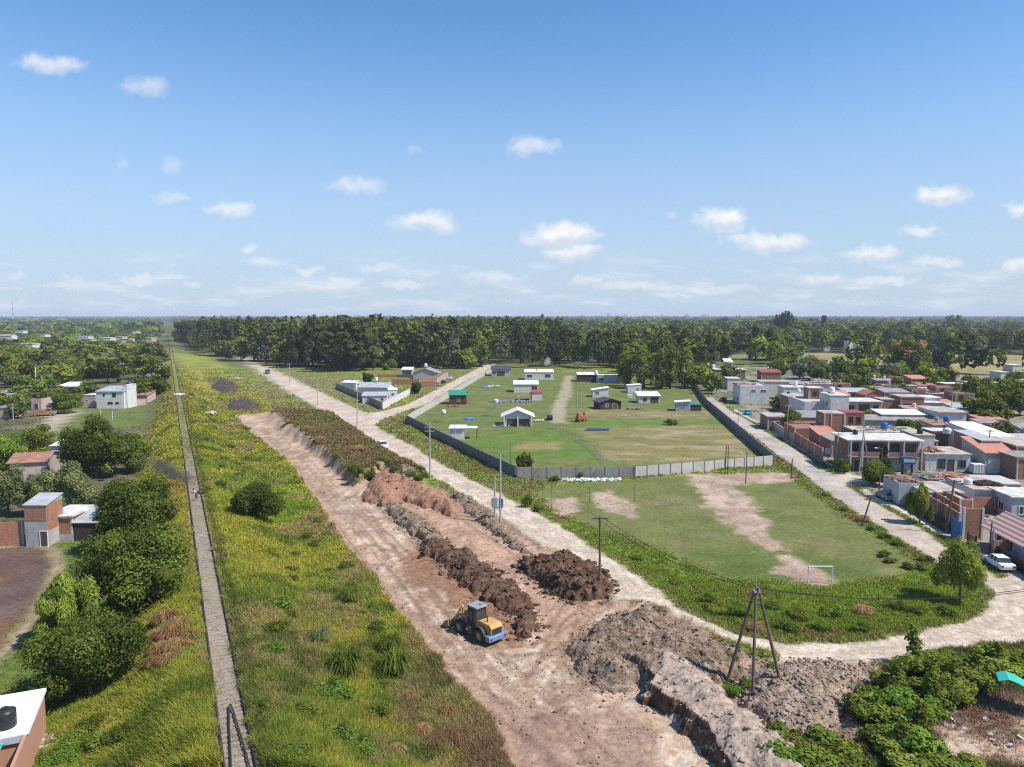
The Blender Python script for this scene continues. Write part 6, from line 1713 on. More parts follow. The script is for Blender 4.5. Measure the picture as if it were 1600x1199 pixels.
# far end of the street
house('big white two storey house with two small windows at the far end of the street', 1157, 1201, 604, 6.2, 12, WHITE, CONC, 'parapet', key='E1', wins=[('f', .45, 4.4, 1.4, .6), ('f', .8, 4.4, 1.8, .6)], doors=[('l', .3, 1.2, 2.2)])
debris('red bricks stacked on the big white two storey house roof', on_roof('E1', .3, .6, 0), 3.5, 1, 24, BRICK, 17, .5)
house('white house set back behind the big white two storey one', 1137, 1156, 592, 4.5, 8, WHITE, ROOFW, ov=.2, key='E2')
house('lavender grey house with two windows behind the street trees', 1072, 1115, 574, 5.0, 9, LAV, ROOFW, ov=.15, key='E3', wins=[('f', .45, 2.2, 2.0, 1.6), ('f', .8, 2.2, 2.0, 1.6)], fm=FRAMED)
house('long brick house with a white roof edge at the far end of the street', 1117, 1164, 578, 4.6, 9, BRICKD, ROOFW, ov=.3, key='E4')
house('red roofed small house right of the long brick house', 1190, 1220, 582, 4.6, 8, BRICKD, REDR, 'shed', ov=.3, rise=.8, key='E5')
house('tan roofed house behind the big white two storey one', 1188, 1232, 597, 5.2, 8, CREAM, ROOFT, ov=.2, key='E6')
house('slim white water tower house with a sloping roof', 1134, 1144, 566, 8.0, 6, WHITE, TINW, 'shed', ov=.5, rise=1.2, key='E7')
tank('white water tank on the lavender grey house', on_roof('E3', .82, .5), 1.0, 1.4, PLW)
tank('cream water tank before the dark belt of trees', on_roof('E4', .05, .9), .9, 1.8, PLW)
house('white and red low house before the tan field', 1205, 1232, 576, 4.4, 8, WHITE, ROOFW, ov=.3, key='E8')
house('pinkish house at the edge of the tan field', 1441, 1476, 576, 4.6, 9, PINKP, ROOFT, ov=.2, key='F1')
house('orange brick house at the edge of the tan field', 1460, 1476, 580, 5.2, 6, BRICK, ROOFT, ov=.2, key='F2')
house('brick house with a pale flat roof in the right side trees', 1513, 1556, 598, 5.0, 9, BRICKD, ROOFW, ov=.4, key='F3', wins=[('f', .3, 1.4, 2, 1.6)])
house('white house at the right edge beyond the thicket', 1592, 1640, 594, 5.2, 10, WHITE, ROOFW, ov=.2, key='F4')
house('white shed roof left of the white house at the right edge', 1567, 1590, 601, 3.6, 8, WHITE, TINW, 'shed', ov=.3, rise=.5, key='F5')
house('low house with a pale roof in the belt before the tan field', 1362, 1390, 571, 4.2, 8, CREAM, ROOFT, ov=.3, key='F6')

def packed_rows():
    """the many small houses packed behind the street front"""
    r = random.Random(12)
    poly = WP([(1212,652),(1218,612),(1262,600),(1440,606),(1500,618),(1532,664),(1680,700),(1680,750),(1500,740),(1445,735),(1438,716),(1322,718),(1292,706),(1244,674)])
    lo, hi = poly.min(0), poly.max(0); n = 0
    kinds = [(BRICK, ROOFW, 'flat', 'small brick house with a pale flat roof'), (BRICK, TIND, 'parapet', 'small brick house with raised walls round a tin roof'), (BRICK, ROOFT, 'flat', 'small brick house with a tan flat roof'), (BRICK, TIND, 'shed', 'small brick house with a dull tin roof'), (BRICKD, ROOFT, 'parapet', 'small dark brick house with a sunken flat roof'), (WHITE, ROOFW, 'flat', 'small white house with a pale flat roof'),
             (WHITE, RUST, 'shed', 'small white house with a rusty sheet roof'), (PINKP, TIN, 'shed', 'small pinkish house with a grey tin roof'), (BRICK, BRICKD, 'parapet', 'roofless brick shell'), (GREYP, TIND, 'shed', 'small grey house with a dull tin roof'), (BRICK, TERRA, 'shed', 'small brick house with a terracotta roof'), (CREAM, ROOFT, 'flat', 'small cream house with a tan flat roof')]
    y = lo[1]
    while y < hi[1]:
        x = lo[0] + r.uniform(0, 3)
        while x < hi[0]:
            w, d = r.uniform(4.5, 8.5), r.uniform(4.5, 8.0); cx, cy = x + w / 2, y + d / 2 + r.uniform(-.6, .6)
            x += w + r.uniform(.3, 2.2)
            if sdf(poly, np.array([cx]), np.array([cy]))[0] < 2.0: continue
            w2 = [max(0, abs(cx - fx) - w / 2 - fw) + max(0, abs(cy - fy) - d / 2 - fd) for fx, fy, fw, fd in FOOT]
            if any(abs(cx - fx) < w / 2 + fw + .25 and abs(cy - fy) < d / 2 + fd + .25 for fx, fy, fw, fd in FOOT): continue
            if any((cx - a) ** 2 + (cy - b) ** 2 < 16 for a, b, _ in PLACED): continue
            if r.random() < .15:
                far_tree('tree', cx, cy, r.uniform(3.8, 6.2), B_, r.choice(('mid', 'dark', 'light')), 'leafy tree standing in a gap of the packed rows of small houses', 'trees in the gaps of the packed rows'); continue
            wm, rm, rt, lab = r.choice(kinds); h = r.choice((2.8, 2.9, 3.1, 3.3, 3.4, 5.4)) if rt != 'parapet' else r.choice((2.7, 3.0, 4.8))
            yy = cy - d / 2; k = CH - h; v = None
            # pixel row and columns of the front edge, so that house() puts it back at (x, y)
            b = (-k * math.cos(PITCH) + yy * math.sin(PITCH)) / (yy * math.cos(PITCH) + k * math.sin(PITCH)); dep = yy * math.cos(PITCH) + k * math.sin(PITCH)
            v = 599.5 - b * F; u1 = 800 + (cx - w / 2) / dep * F; u2 = 800 + (cx + w / 2) / dep * F
            wins = [('f', r.uniform(.2, .35), .9 + (2.5 if h > 4.5 else 0), 1.1, 1.0), ('l', r.uniform(.3, .7), 1.0, 1.0, 1.0)]
            key = 'pk%d' % n; n += 1
            house(lab + ' in the packed rows', u1, u2, v, h, d, wm, rm, rt, ov=r.uniform(.1, .35), rise=r.uniform(.3, .9), wins=wins, doors=[('f', .72, 1.0, 2.1)], fm=r.choice((FRAMEW, FRAMED)), plinth=r.choice((None, None, GREYP, BRICKD, CONC)) if wm not in (BRICK, BRICKD) else None, group='packed houses: ' + lab, key=key)
            q = r.random()
            if q < .3: tank('water tank on a small roof of the packed rows', on_roof(key, r.uniform(.2, .8), r.uniform(.4, .8), .22 if rt != 'shed' else .6), r.uniform(.45, .6), 1.1, r.choice((PLW, PLW, PLB, PLU, PLG)))['group'] = 'water tanks of the packed rows'
            elif q < .6 and rt in ('flat', 'parapet'): debris('scrap and bricks on a small roof of the packed rows', on_roof(key, .5, .5, .2 if rt == 'flat' else 0), w * .35, d * .35, 22, r.choice((MATS['dull tin sheet'], POLEW, BRICKD, MATS['rusty sheet'])), n, .35, .8)
        y += 7.4
packed_rows()
# --- the fenced lots
house('white gable house with a dark front porch in the lots', 787, 831, 650, 2.9, 6.5, WHITE, TINW, 'gable_y', rot=0, ov=.8, rise=1.6, key='G1', doors=[('f', .30, 2.6, 1.9), ('f', .72, 2.6, 1.9)], fm=FRAMED)
pillars('G1', (.02, .5, .98), PLW, -.75)
house('white flat roofed shed against the dark panel wall', 703, 725, 670, 2.7, 5, WHITE, TINW, rot=0, ov=.35, key='G2')
def leanto(key, label_part, x0, x1, y0, y1, z0, z1, mt, posts=True):
    t, W, d, h = HOUSES[key]
    m = MB(); m.slab([(x0, y0, z0), (x1, y0, z1), (x1, y1, z1), (x0, y1, z0)], .08); r = m.build(label_part, mt, t)
    if posts:
        for (x, y) in ((x1 - .1, y0 + .1), (x1 - .1, y1 - .1)):
            q = MB(); q.cyl((x, y, -.1), (x, y, z1 - .09), .07, .07, 6); q.build('post', POLEW, r)
leanto('G2', 'lean_to_roof', 3.35, 6.6, .4, 3.8, 2.86, 2.75, TINW)
house('long white house with a light roof before the far lots', 803, 841, 601, 3.2, 7, CREAM, TINW, 'shed', rot=0, ov=.3, rise=.9, key='G3', wins=[('f', .85, .9, 2.2, 1.6)])
house('white house with two dark windows and a chimney farthest in the lots', 820, 865, 582, 3.6, 8, WHITE, TINW, 'shed', rot=0, ov=.2, rise=.8, key='G4', wins=[('f', .17, 1.2, 2.4, 1.3), ('f', .8, 1.2, 2.6, 1.5)], chim=True)
house('small hut with a red roof and a dark lean-to', 831, 847, 614, 2.8, 5, WHITE, REDR, 'shed', rot=0, ov=.2, rise=.5, key='G5')
leanto('G5', 'lean_to_roof', -5.2, -.1, .5, 4.5, 1.2, 2.7, TIND)
house('dark brown cabin with a green metal roof', 702, 728, 617, 3.4, 6, DBRN, GREENR, 'gable_x', rot=0, ov=.4, rise=1.3, key='G6', wins=[('f', .55, 1.2, 1.0, 1.0)])
house('dark roofed house with white gable ends by the side road', 768, 797, 577, 3.6, 9, LAV, DARKR, 'gable_x', rot=0, ov=.5, rise=1.4, key='G7', doors=[('f', .5, 4, 2.6)], wins=[('f', .15, 1, 1.6, 1.4)])
house('lavender low house wall left of the poplars', 934, 968, 587, 3.4, 7, LAV, ROOFW, rot=0, ov=.1, key='G8', wins=[('f', .15, 1, 2.4, 1.4)])
house('dark open shed with a white roof edge left of the lavender house', 903, 932, 586, 3.2, 7, DARKW, TINW, 'shed', rot=0, ov=.3, rise=.6, key='G9')
tank('white water tank on the lavender house by the poplars', on_roof('G8', -.05, .4), .8, 1.8, PLW)
house('white hut with a sloping roof and one round window', 926, 951, 610, 2.6, 5, WHITE, TINW, 'shed_x', rot=0, ov=.3, rise=.9, key='G10', wins=[('f', .3, 1.1, 1.1, 1.0)])
house('dark timber cabin with a dark gable roof', 938, 972, 629, 2.4, 6, DARKW, DARKR, 'gable_y', rot=0.25, ov=.5, rise=1.1, key='G11', doors=[('f', .7, 1.4, 1.9)], wins=[('f', .3, .9, 1, .9)])
house('white hut with a dark opening at the foot of the poplars', 981, 1002, 603, 2.8, 5, WHITE, TINW, 'shed_x', rot=0, ov=.15, rise=.4, key='G12', wins=[('f', .75, 1.2, .8, .6)])
house('small house with a broad white roof and an open porch', 998, 1031, 619, 2.5, 6, CREAM, TINW, 'shed', rot=0, ov=.4, rise=.8, key='G13', doors=[('f', .75, 2.6, 2.0)], wins=[('f', .3, .8, 1, 1)], fm=FRAMED)
house('pale grey hut with a white sloping roof by the street wall', 1056, 1078, 629, 2.8, 4.5, LAV, TINW, 'shed_x', rot=-.15, ov=.3, rise=.35, key='G14', wins=[('f', .55, 1.5, .9, .6)])
house('low teal roofed shed behind the pale grey hut', 1077, 1096, 633, 1.9, 5, DARKW, TEALR, rot=0, ov=.2, key='G15')
tank('white water tank on a tall thin mast in the lots', G(775, 651), .75, 1.0, PLW, 4.2)
tank('white water tank on a short brick mast by the dark panel wall', G(693, 660), .7, 1.0, PLW, 2.6)
# corner plot by the dirt road
house('white arched metal roof hut in the walled corner plot', 534, 557, 598, 3.0, 6, WHITE, TINW, 'gable_x', rot=-.25, ov=.2, rise=.6, key='K1', doors=[('r', .5, 3, 2.4)], fm=FRAMED)
house('house with a large pale roof in the middle of the walled corner plot', 560, 606, 605, 3.3, 9, WHITE, TIN, 'gable_x', rot=-.12, ov=.5, rise=1.4, key='K2')
house('low tin roofed house nearest the wall of the corner plot', 566, 604, 619, 2.5, 6, WHITE, TIN, 'shed', rot=.1, ov=.3, rise=.7, key='K3', wins=[('f', .8, .8, 1.0, 1.0)])
house('small white hut at the right wall of the corner plot', 607, 620, 610, 3.0, 4, WHITE, TINW, 'gable_x', rot=.3, ov=.15, rise=.6, key='K4', wins=[('f', .5, 1.1, .8, .8)])
tank('white water tank above the large pale roof of the corner plot', on_roof('K2', .5, .5, 1.5), .6, 1.3, PLW, .6)
tank('pink water tank by the rusty yard of the corner plot', G(565, 606), .7, 1.4, PINKP, 1.5)
house('grey house with a wide gable and a roof tank before the woods', 645, 684, 583, 3.2, 9, LAV, TIND, 'gable_y', rot=-.1, ov=.4, rise=2.2, key='K5')
house('white lean-to roof joined to the wide grey gable house', 627, 644, 578, 3.4, 7, GREYP, TINW, 'shed', rot=0, ov=.2, rise=.8, key='K6', doors=[('f', .5, 4, 2.6)], fm=FRAMED)
tank('white water tank on the wide grey gable house', on_roof('K5', .45, .45, 2.2), .8, 1.6, PLW, .5)
house('roofless orange brick shell by the parked cars', 655, 680, 596, 2.6, 6, BRICK, BRICKD, 'parapet', rot=.1, key='K7')
# --- the left side
house('white two storey house with a tin roof beside the railway bank', 150, 193, 612, 5.6, 8, WHITE, TIN, 'shed', rot=0, ov=.3, rise=1.0, key='L1', wins=[('f', .28, 4.2, .5, .6), ('f', .65, 3.9, 1.0, 1.1), ('f', .5, 1.6, 1.4, .5), ('f', .75, 1.6, .9, .5)], fm=FRAMED)
house('white stair tower at the right end of the two storey house', 192, 198, 603, 7.4, 6, WHITE, ROOFW, rot=0, ov=.05, key='L1b')
house('low pinkish annex on the left of the white two storey house', 130, 149, 618, 3.6, 6, PINKP, ROOFW, rot=0, ov=.1, key='L1c', wins=[('f', .3, 1.2, .8, .8)])
tank('blue water tank on the white two storey house', on_roof('L1', .88, .8, .9), .7, 1.5, PLU)
house('shed with rusty red roof strips right of the white two storey house', 208, 230, 618, 2.8, 6, PINKP, RUST, 'shed', rot=0, ov=.3, rise=1.0, key='L2')
house('little white ruin at the foot of the railway bank', 241, 254, 609, 3.0, 5, WHITE, ROOFW, 'parapet', rot=0, key='L3', doors=[('f', .7, 1.5, 1.8)], fm=FRAMED)
house('house with a white metal roof and dark porch in the left trees', 90, 119, 604, 3.2, 8, GREYP, TINW, 'shed', rot=0, ov=.5, rise=.9, key='L4', doors=[('f', .5, 5, 2.4)], fm=FRAMED)
house('grey roofed house at the left edge above the other edge houses', -14, 16, 618, 4.0, 9, WHITE, TIND, 'shed', rot=0, ov=.3, rise=1.0, key='L5', wins=[('f', .6, 1.2, 1.4, 1.2)])
house('pinkish house by the wrecked truck at the left clearing', 48, 64, 625, 3.4, 6, PINKP, ROOFT, 'parapet', rot=0, key='L6', doors=[('f', .5, 1.4, 2.2)])
house('white hut beside the pinkish house of the left clearing', 30, 47, 626, 3.0, 6, WHITE, ROOFW, rot=0, ov=.2, key='L7', wins=[('f', .5, 1.0, 1.2, 1.0)])
house('low brick and plaster house at the left edge below the grey roof', -10, 14, 638, 3.0, 6, PINKP, TIND, rot=0, ov=.2, key='L8')
house('house with a rusty red sheet roof at the left', 14, 62, 724, 3.4, 9, PINKP, RUST, 'gable_x', rot=.32, ov=.4, rise=1.0, key='L9')
house('white house tucked behind the large spreading dark tree', 80, 108, 697, 4.2, 7, WHITE, TINW, 'shed', rot=.1, ov=.3, rise=.6, key='L10', wins=[('f', .4, 1.5, 1.2, 1.0)])
house('tall narrow brick tower with a grey tin roof beside the dark yard', 37, 72, 790, 5.5, 3.4, GREYP, TIN, 'shed', rot=0, ov=.15, rise=.7, key='L11', doors=[('f', .82, .9, 2.0)])
t_, W_, d_, h_ = HOUSES['L11']
m_ = MB(); m_.box(.06, W_ - .06, -.05, -.003, 3.5, h_ - .25); m_.build('brick_panel', BRICK, t_)
m_ = MB(); m_.box(W_ + .003, W_ + .05, .06, d_ - .06, 2.2, h_ + .1); m_.build('brick_panel', BRICK, t_)
house('low brick house with a white flat roof right of the brick tower', 72, 112, 808, 3.3, 5.5, BRICK, ROOFW, rot=0, ov=.25, key='L12', plinth=GREYP)
house('open dull tin shed with a dark inside by the dark tree', 115, 151, 817, 2.5, 4, DARKW, TIN, 'shed', rot=0, ov=.2, rise=.9, key='L13')
path_wall('garden_wall', 'low grey block wall before the dull tin shed', [(116, 842), (150, 838)], .9, GREYP, GREYP, 3)
# the brick house in the lower left corner
def corner_house():
    a = P(69, 1079, 3.2); b = P(43, 1142, 3.2)
    ax = (b - a); ang = math.atan2(ax.y, ax.x)          # local x runs down the right wall, towards the camera
    L = ax.length
    t = empty('house', (a.x, a.y, TH(a.x, a.y)), ang); tag(t, 'brick house with a white flat roof and a black tank in the lower left corner', 'house')
    z0 = t.location.z; h = 3.2 - z0; Wd = 14; L2 = L + 9
    m = MB(); m.box(0, L2, -.2, 0, -.4, h - .12); m.box(0, .2, -Wd, -.2, -.4, h - .12); m.box(L, L + .2, -Wd, -.2, -.4, h - .12)
    m.build('wall', mat('orange worn brick', (0.50, 0.21, 0.115), (0.42, 0.25, 0.17), 0.8, 0.95, kind='brick', stain=.15, contrast=1.3), t)
    m = MB(); m.box(-.15, L + .25, -Wd, .12, h - .117, h + .1); m.build('roof', ROOFW2, t)
    m = MB(); m.box(L + .25, L + .40, -Wd, -.25, h - .5, h - .05); m.build('beam', LAV, t)
    for y in (-2.6, -7.5):
        m = MB(); m.cyl((L + 6.5, y, -.3), (L + 6.5, y, h - .35), .07, .07, 7); m.build('post', POLEW, t)
    m = MB(); n = 7
    for i in range(n):
        x0, x1 = L + .42 + i * 1.0, L + .42 + (i + 1) * 1.0
        za, zb = h - .3 - .35 * math.sin(math.pi * i / n), h - .3 - .35 * math.sin(math.pi * (i + 1) / n)
        k = 1.2 + 1.1 * i / n
        m.slab([(x0, -Wd, za), (x1, -Wd, zb), (x1, -k - .16, zb), (x0, -k, za)], .03)
    m.build('awning', mat('green striped awning', (0.03, 0.24, 0.24), (0.12, 0.42, 0.40), 1.0, 0.6, kind='stripe'), t, fix=True)
    m = MB(); m.box(L + .2, L2, -Wd, -.203, -.3, -.02); m.build('patio', CONC, t)
    HOUSES['LL'] = (t, L, -Wd, h)
    c, s = math.cos(ang), math.sin(ang)
    def loc(x, y, z): return Vector((t.location.x + x * c - y * s, t.location.y + x * s + y * c, t.location.z + z))
    return loc, L, h
ROOFW2 = mat('white roof paint', (0.80, 0.79, 0.77), (0.70, 0.69, 0.67), 0.5, 0.85, stain=.2)
loc, LL, LH = corner_house()
p_ = P(31, 1134, LH)
tank('large black water tank near the edge of the lower left flat roof', loc(LL - .9, -1.35, LH + .1), .62, 1.25, PLB)
def clothesline():
    o = loc(1.2, -4.2, LH + .1); t = empty('clothes_rack', o, .2); tag(t, 'metal drying rack on the lower left flat roof', 'drying rack')
    m = MB()
    for x in (-1.3, 1.3):
        m.cyl((x, -.3, 0), (x, 0, 1.5), .03, .03, 6); m.cyl((x, .3, 0), (x, 0, 1.5), .03, .03, 6)
    m.cyl((-1.3, 0, 1.5), (1.3, 0, 1.5), .02, .02, 6); m.build('frame', STEEL, t)
    for k, (x, mt, w, h, lb) in enumerate([(-1.0, CARR, .28, .9, 'red shirt hung on the drying rack'), (-.35, PLB, .30, 1.0, 'dark trousers hung on the drying rack'), (.35, PLW, .36, .75, 'white shirt hung on the drying rack, left of two'), (1.0, PLW, .30, .8, 'white towel hung on the drying rack, right of two')]):
        q = MB(); n = 5
        for i in range(n):
            z1, z2 = 1.5 - h * i / n, 1.5 - h * (i + 1) / n; y1, y2 = .05 + .05 * math.sin(i), .05 + .05 * math.sin(i + 1)
            q.add([(x - w, y1, z1), (x + w, y1 + .04, z1), (x + w, y2 + .04, z2), (x - w, y2, z2), (x - w, y1 + .02, z1), (x + w, y1 + .06, z1), (x + w, y2 + .06, z2), (x - w, y2 + .02, z2)], [(0, 1, 2, 3), (7, 6, 5, 4), (0, 4, 5, 1), (1, 5, 6, 2), (2, 6, 7, 3), (3, 7, 4, 0)])
        g = q.build('laundry', mt); g.location = o; g.rotation_euler = (0, 0, .2); tag(g, lb, 'laundry')
clothesline()
debris('loose bricks and boards on the lower left flat roof', loc(2.6, -5.2, LH + .1), 1.6, 1.2, 35, POLEW, 22, .25)
debris('broken pale rubble in the weeds beside the lower left brick house', G(75, 1170), 1.4, .9, 45, PINKP, 23, .3, .5)

# --- roofs far away among the trees of both suburbs
def speck(u, v, w, h, d, wm, rm, rt, side):
    lab = {'left': 'tiny far house among the trees of the left suburb', 'right': 'tiny far house among the far trees on the right', 'mid': 'tiny far building among the trees in the middle distance'}[side]
    a = P(u, v, h); t_w = w * a.y / F
    house(lab, u - w * .6, u + w * .6, v, h, d, wm, rm, rt, rot=0, ov=.3, rise=1.4, group='far houses: ' + side, key='s%d_%d' % (u, v))
for (u, v, w, wm, rm, rt) in [(8,525,16,WHITE,TERRA,'gable_x'),(20,532,14,CREAM,ROOFW,'flat'),(35,538,26,WHITE,TINW,'flat'),(30,517,10,WHITE,ROOFW,'flat'),(52,505,8,WHITE,TERRA,'gable_x'),(92,504,10,WHITE,ROOFW,'flat'),(106,533,9,WHITE,ROOFW,'flat'),(128,526,16,WHITE,TINW,'flat'),(135,530,10,PINKP,ROOFT,'flat'),(120,534,10,BRICKD,ROOFT,'flat'),(164,528,14,WHITE,TINW,'flat'),(170,534,12,BRICK,ROOFT,'flat'),(185,527,10,CREAM,ROOFW,'flat'),(196,530,10,CREAM,ROOFT,'flat'),(122,548,8,WHITE,TINW,'flat'),(184,558,8,WHITE,TINW,'flat'),(82,572,14,WHITE,TINW,'flat'),(172,510,12,WHITE,ROOFW,'flat'),(148,505,8,CREAM,ROOFW,'flat'),(205,506,12,CREAM,ROOFT,'flat'),(118,503,8,WHITE,ROOFW,'flat'),(210,518,6,WHITE,ROOFW,'flat'),(232,528,8,PINKP,ROOFW,'flat'),(66,523,7,WHITE,ROOFW,'flat'),(235,575,9,WHITE,TINW,'flat'),(10,552,8,LAV,ROOFW,'flat'),(180,505,8,WHITE,TERRA,'gable_x')]:
    speck(u, v, w, 4.5 if v > 545 else 11.0, 9, wm, rm, rt, 'left')
for (u, v, w, wm, rm, rt) in [(1333,534,12,WHITE,ROOFW,'flat'),(1345,536,8,WHITE,ROOFW,'flat'),(1368,531,14,WHITE,TINW,'flat'),(1292,531,8,WHITE,TERRA,'gable_x'),(1252,548,8,WHITE,TINW,'flat'),(1570,582,10,WHITE,TINW,'flat'),(1590,571,12,WHITE,TINW,'flat'),(1400,581,8,WHITE,TINW,'flat')]:
    speck(u, v, w, 4.0 if v > 545 else 10, 8, wm, rm, rt, 'right')
house('long pale far building with a long flat roof above the tree belt', 882, 940, 509, 13, 14, CREAM, ROOFW, rot=0, ov=.5, key='W1')
house('dark brick far building beside the long pale one', 950, 1000, 511, 13, 14, BRICKD, ROOFT, rot=0, ov=.5, key='W2')
for (u, v, w, wm, rm, rt) in [(948,513,10,WHITE,TERRA,'gable_x'),(960,528,10,WHITE,TINW,'gable_x'),(855,541,8,WHITE,ROOFW,'flat'),(930,512,8,WHITE,ROOFW,'flat')]:
    speck(u, v, w, 12, 9, wm, rm, rt, 'mid')
# towers on the skyline
def mast(label, u, v0, v1, dist, mt2):
    p = P(u, 494 + F * CH / dist, 0); h = (494.5 - v1) * dist / F + CH
    t = empty('radio_mast', (p.x, p.y, 0)); tag(t, label, 'radio mast')
    n = 8
    for i in range(n):
        m = MB(); z0, z1 = h * i / n, h * (i + 1) / n; r0, r1 = 3.2 * (1 - .8 * i / n), 3.2 * (1 - .8 * (i + 1) / n)
        for k in range(3):
            a, b = k * 2.094, (k + 1) * 2.094
            m.cyl((r0 * math.cos(a), r0 * math.sin(a), z0), (r1 * math.cos(a), r1 * math.sin(a), z1), .35, .35, 5)
            m.cyl((r0 * math.cos(a), r0 * math.sin(a), z0), (r1 * math.cos(b), r1 * math.sin(b), z1), .22, .22, 4)
        m.build('segment', mt2 if i % 2 else PLW, t)
mast('red and white lattice radio mast on the left skyline', 21, 494, 471, 2600, CARR)
mast('slim far mast on the skyline right of the radio mast', 97, 494, 484, 3200, STEEL)
for i, (u, w, vt, lab) in enumerate([(951, 8, 489, 'pale far tower block left on the skyline'), (978, 5, 491, 'slim far tower block on the skyline'), (1074, 5, 491, 'single far tower block in the middle of the skyline'), (1100, 7, 490, 'far tower block, left one of the skyline pair'), (1107, 5, 491, 'far tower block, right one of the skyline pair')]):
    dist = 9000; h = (494.5 - vt) * dist / F + CH
    p = P(u, 494.0 + F * CH / dist, 0); m = MB(); ww = w * dist / F
    t = empty('tower_block', (p.x, p.y, 0)); tag(t, lab, 'tower block')
    m.box(-ww / 2, ww / 2, 0, 20, 0, h); m.box(-ww / 4, ww / 4, 5, 12, h + .01, h + 5); m.build('wall', LAV, t)
    for k in range(3):
        q = MB(); q.box(-ww * .36 + k * ww * .28, -ww * .2 + k * ww * .28, -.4, -.01, 8, h - 6); q.build('window', GLASS, t)
# ------------------------------------------------------------------ vehicles
def wheel(t, x, y, r, w, rimm=STEEL, name='wheel'):
    m = MB(); m.lathe([(r * .58, -w / 2), (r * .92, -w / 2), (r, -w * .36), (r, w * .36), (r * .92, w / 2), (r * .58, w / 2)], (0, 0, 0), 18)
    m.v = [(v[0], v[2], v[1]) for v in m.v]
    o = m.build(name, RUBBER, t); o.location = (x, y, r)
    q = MB(); q.lathe([(0, -w * .42), (r * .3, -w * .42), (r * .6, -w * .34), (r * .6, w * .34), (r * .3, w * .42), (0, w * .42)], (0, 0, 0), 14)
    q.v = [(v[0], v[2], v[1]) for v in q.v]; q.build('rim', rimm, o)
    return o
def car(name, label, u, v, rz, paint, kind='hatch', group=None, L=4.1, W=1.7, H=1.45):
    p = G(u, v); t = empty(name, p, rz); tag(t, label, 'truck' if kind == 'truck' else 'car', group)
    if kind == 'truck':
        L, W, H = 6.5, 2.1, 2.4
        m = MB(); m.prism([(-L / 2, .5), (L / 2, .5), (L / 2, 1.25), (L / 2 - .7, 1.4), (L / 2 - 1.1, 2.3), (L / 2 - 2.3, 2.35), (L / 2 - 2.35, 1.0), (-L / 2, 1.0)], 'y', -W / 2, W / 2); m.build('body', paint, t, bevel=.05)
        m = MB(); m.box(-L / 2, L / 2 - 2.45, -W / 2, W / 2, 1.01, 1.12)
        for y in (-W / 2, W / 2 - .06): m.box(-L / 2, L / 2 - 2.45, y, y + .06, 1.12, 1.9)
        m.build('cargo_bed', paint, t)
        m = MB(); m.box(L / 2 - 2.1, L / 2 - 1.2, -W / 2 - .012, W / 2 + .012, 1.55, 2.15); m.build('side_glass', GLASS, t)
        m = MB(); m.slab([(L / 2 - .70, -W / 2 + .12, 1.45), (L / 2 - 1.06, -W / 2 + .12, 2.25), (L / 2 - 1.06, W / 2 - .12, 2.25), (L / 2 - .70, W / 2 - .12, 1.45)], -.03); m.build('windscreen', GLASS, t)
        wr = .45
    else:
        prof = [(-L / 2, .32), (L / 2, .30), (L / 2 + .02, .62), (L / 2 - .15, .82), (L / 2 - 1.05, .95), (-L / 2 + .12, .98), (-L / 2 - .02, .7)]
        m = MB(); m.prism(prof, 'y', -W / 2, W / 2); m.build('body', paint, t, bevel=.07)
        x0, x1 = -L / 2 + (.15 if kind == 'hatch' else .75), L / 2 - 1.0
        pr = [(x0, .95), (x1, .95), (x1 - .62, H - .05), (x1 - .75, H), (x0 + .45, H), (x0 + .25, H - .06)]
        m = MB(); vs = []
        for (s, k) in ((-1, 1), (1, 1)):
            vs += [(a, s * (W / 2 - .05 - .17 * max(0, (z - .95) / (H - .95))), z) for a, z in pr]
        n = len(pr); m.add(vs, [(i, (i + 1) % n, n + (i + 1) % n, n + i) for i in range(n)] + [tuple(range(n - 1, -1, -1)), tuple(range(n, 2 * n))])
        cb = m.build('cabin', GLASS, t, bevel=.03)
        m = MB(); m.box(x0 + .28, x1 - .72, -W / 2 + .2, W / 2 - .2, H - .005, H + .03); m.build('roof_panel', paint, t, bevel=.012)
        m = MB()
        for s in (-1, 1):
            for xx in (x0 + .30, (x0 + x1) / 2 - .15, x1 - .62): m.cyl((xx, s * (W / 2 - .04), .95), (xx + (.0 if xx > x0 + .5 else .12), s * (W / 2 - .21), H), .045, .045, 5)
        m.build('door_pillar', paint, t)
        wr = .31
    for s in (-1, 1):
        m = MB(); m.box(L / 2 - .06, L / 2 + .035, s * W * .36 - .16, s * W * .36 + .16, .6 if kind != 'truck' else .8, .75 if kind != 'truck' else 1.0); m.build('headlight', LAMPW, t)
        m = MB(); m.box(-L / 2 - .04, -L / 2 + .06, s * W * .38 - .13, s * W * .38 + .13, .66, .84); m.build('tail_light', LAMPR, t)
    for sx in (-L * .31, L * .31):
        for sy in (-W / 2 + .08, W / 2 - .08): wheel(t, sx, sy, wr, .2)
    return t
def road_ang(a, b):
    p, q = P(*a), P(*b); return math.atan2(q.y - p.y, q.x - p.x)
car('parked_car', 'white hatchback parked at the left edge of the dirt road', 598, 700, road_ang((590, 690), (620, 706)), CARW, L=4.0)
car('pickup_truck', 'blue pickup truck driving on the far dirt road', 418, 584, road_ang((410, 577), (430, 590)), CARB, 'truck')
car('parked_car', 'silver car parked nearest the camera at the brick gate wall', 684, 603, road_ang((660, 620), (720, 590)), CARG)
car('parked_car', 'black car parked in the middle by the brick gate wall', 693, 599, road_ang((660, 620), (720, 590)), CARK)
car('parked_car', 'white car parked farthest along the side road by the gate wall', 703, 593, road_ang((660, 620), (720, 590)), CARW)
car('parked_car', 'white car parked on the pavement at the lower right street corner', 1560, 886, road_ang((1590, 905), (1550, 880)), CARW, 'sedan', L=4.3)
car('parked_car', 'black car parked on the lots track by the white posts', 859, 656, 1.5, CARK)
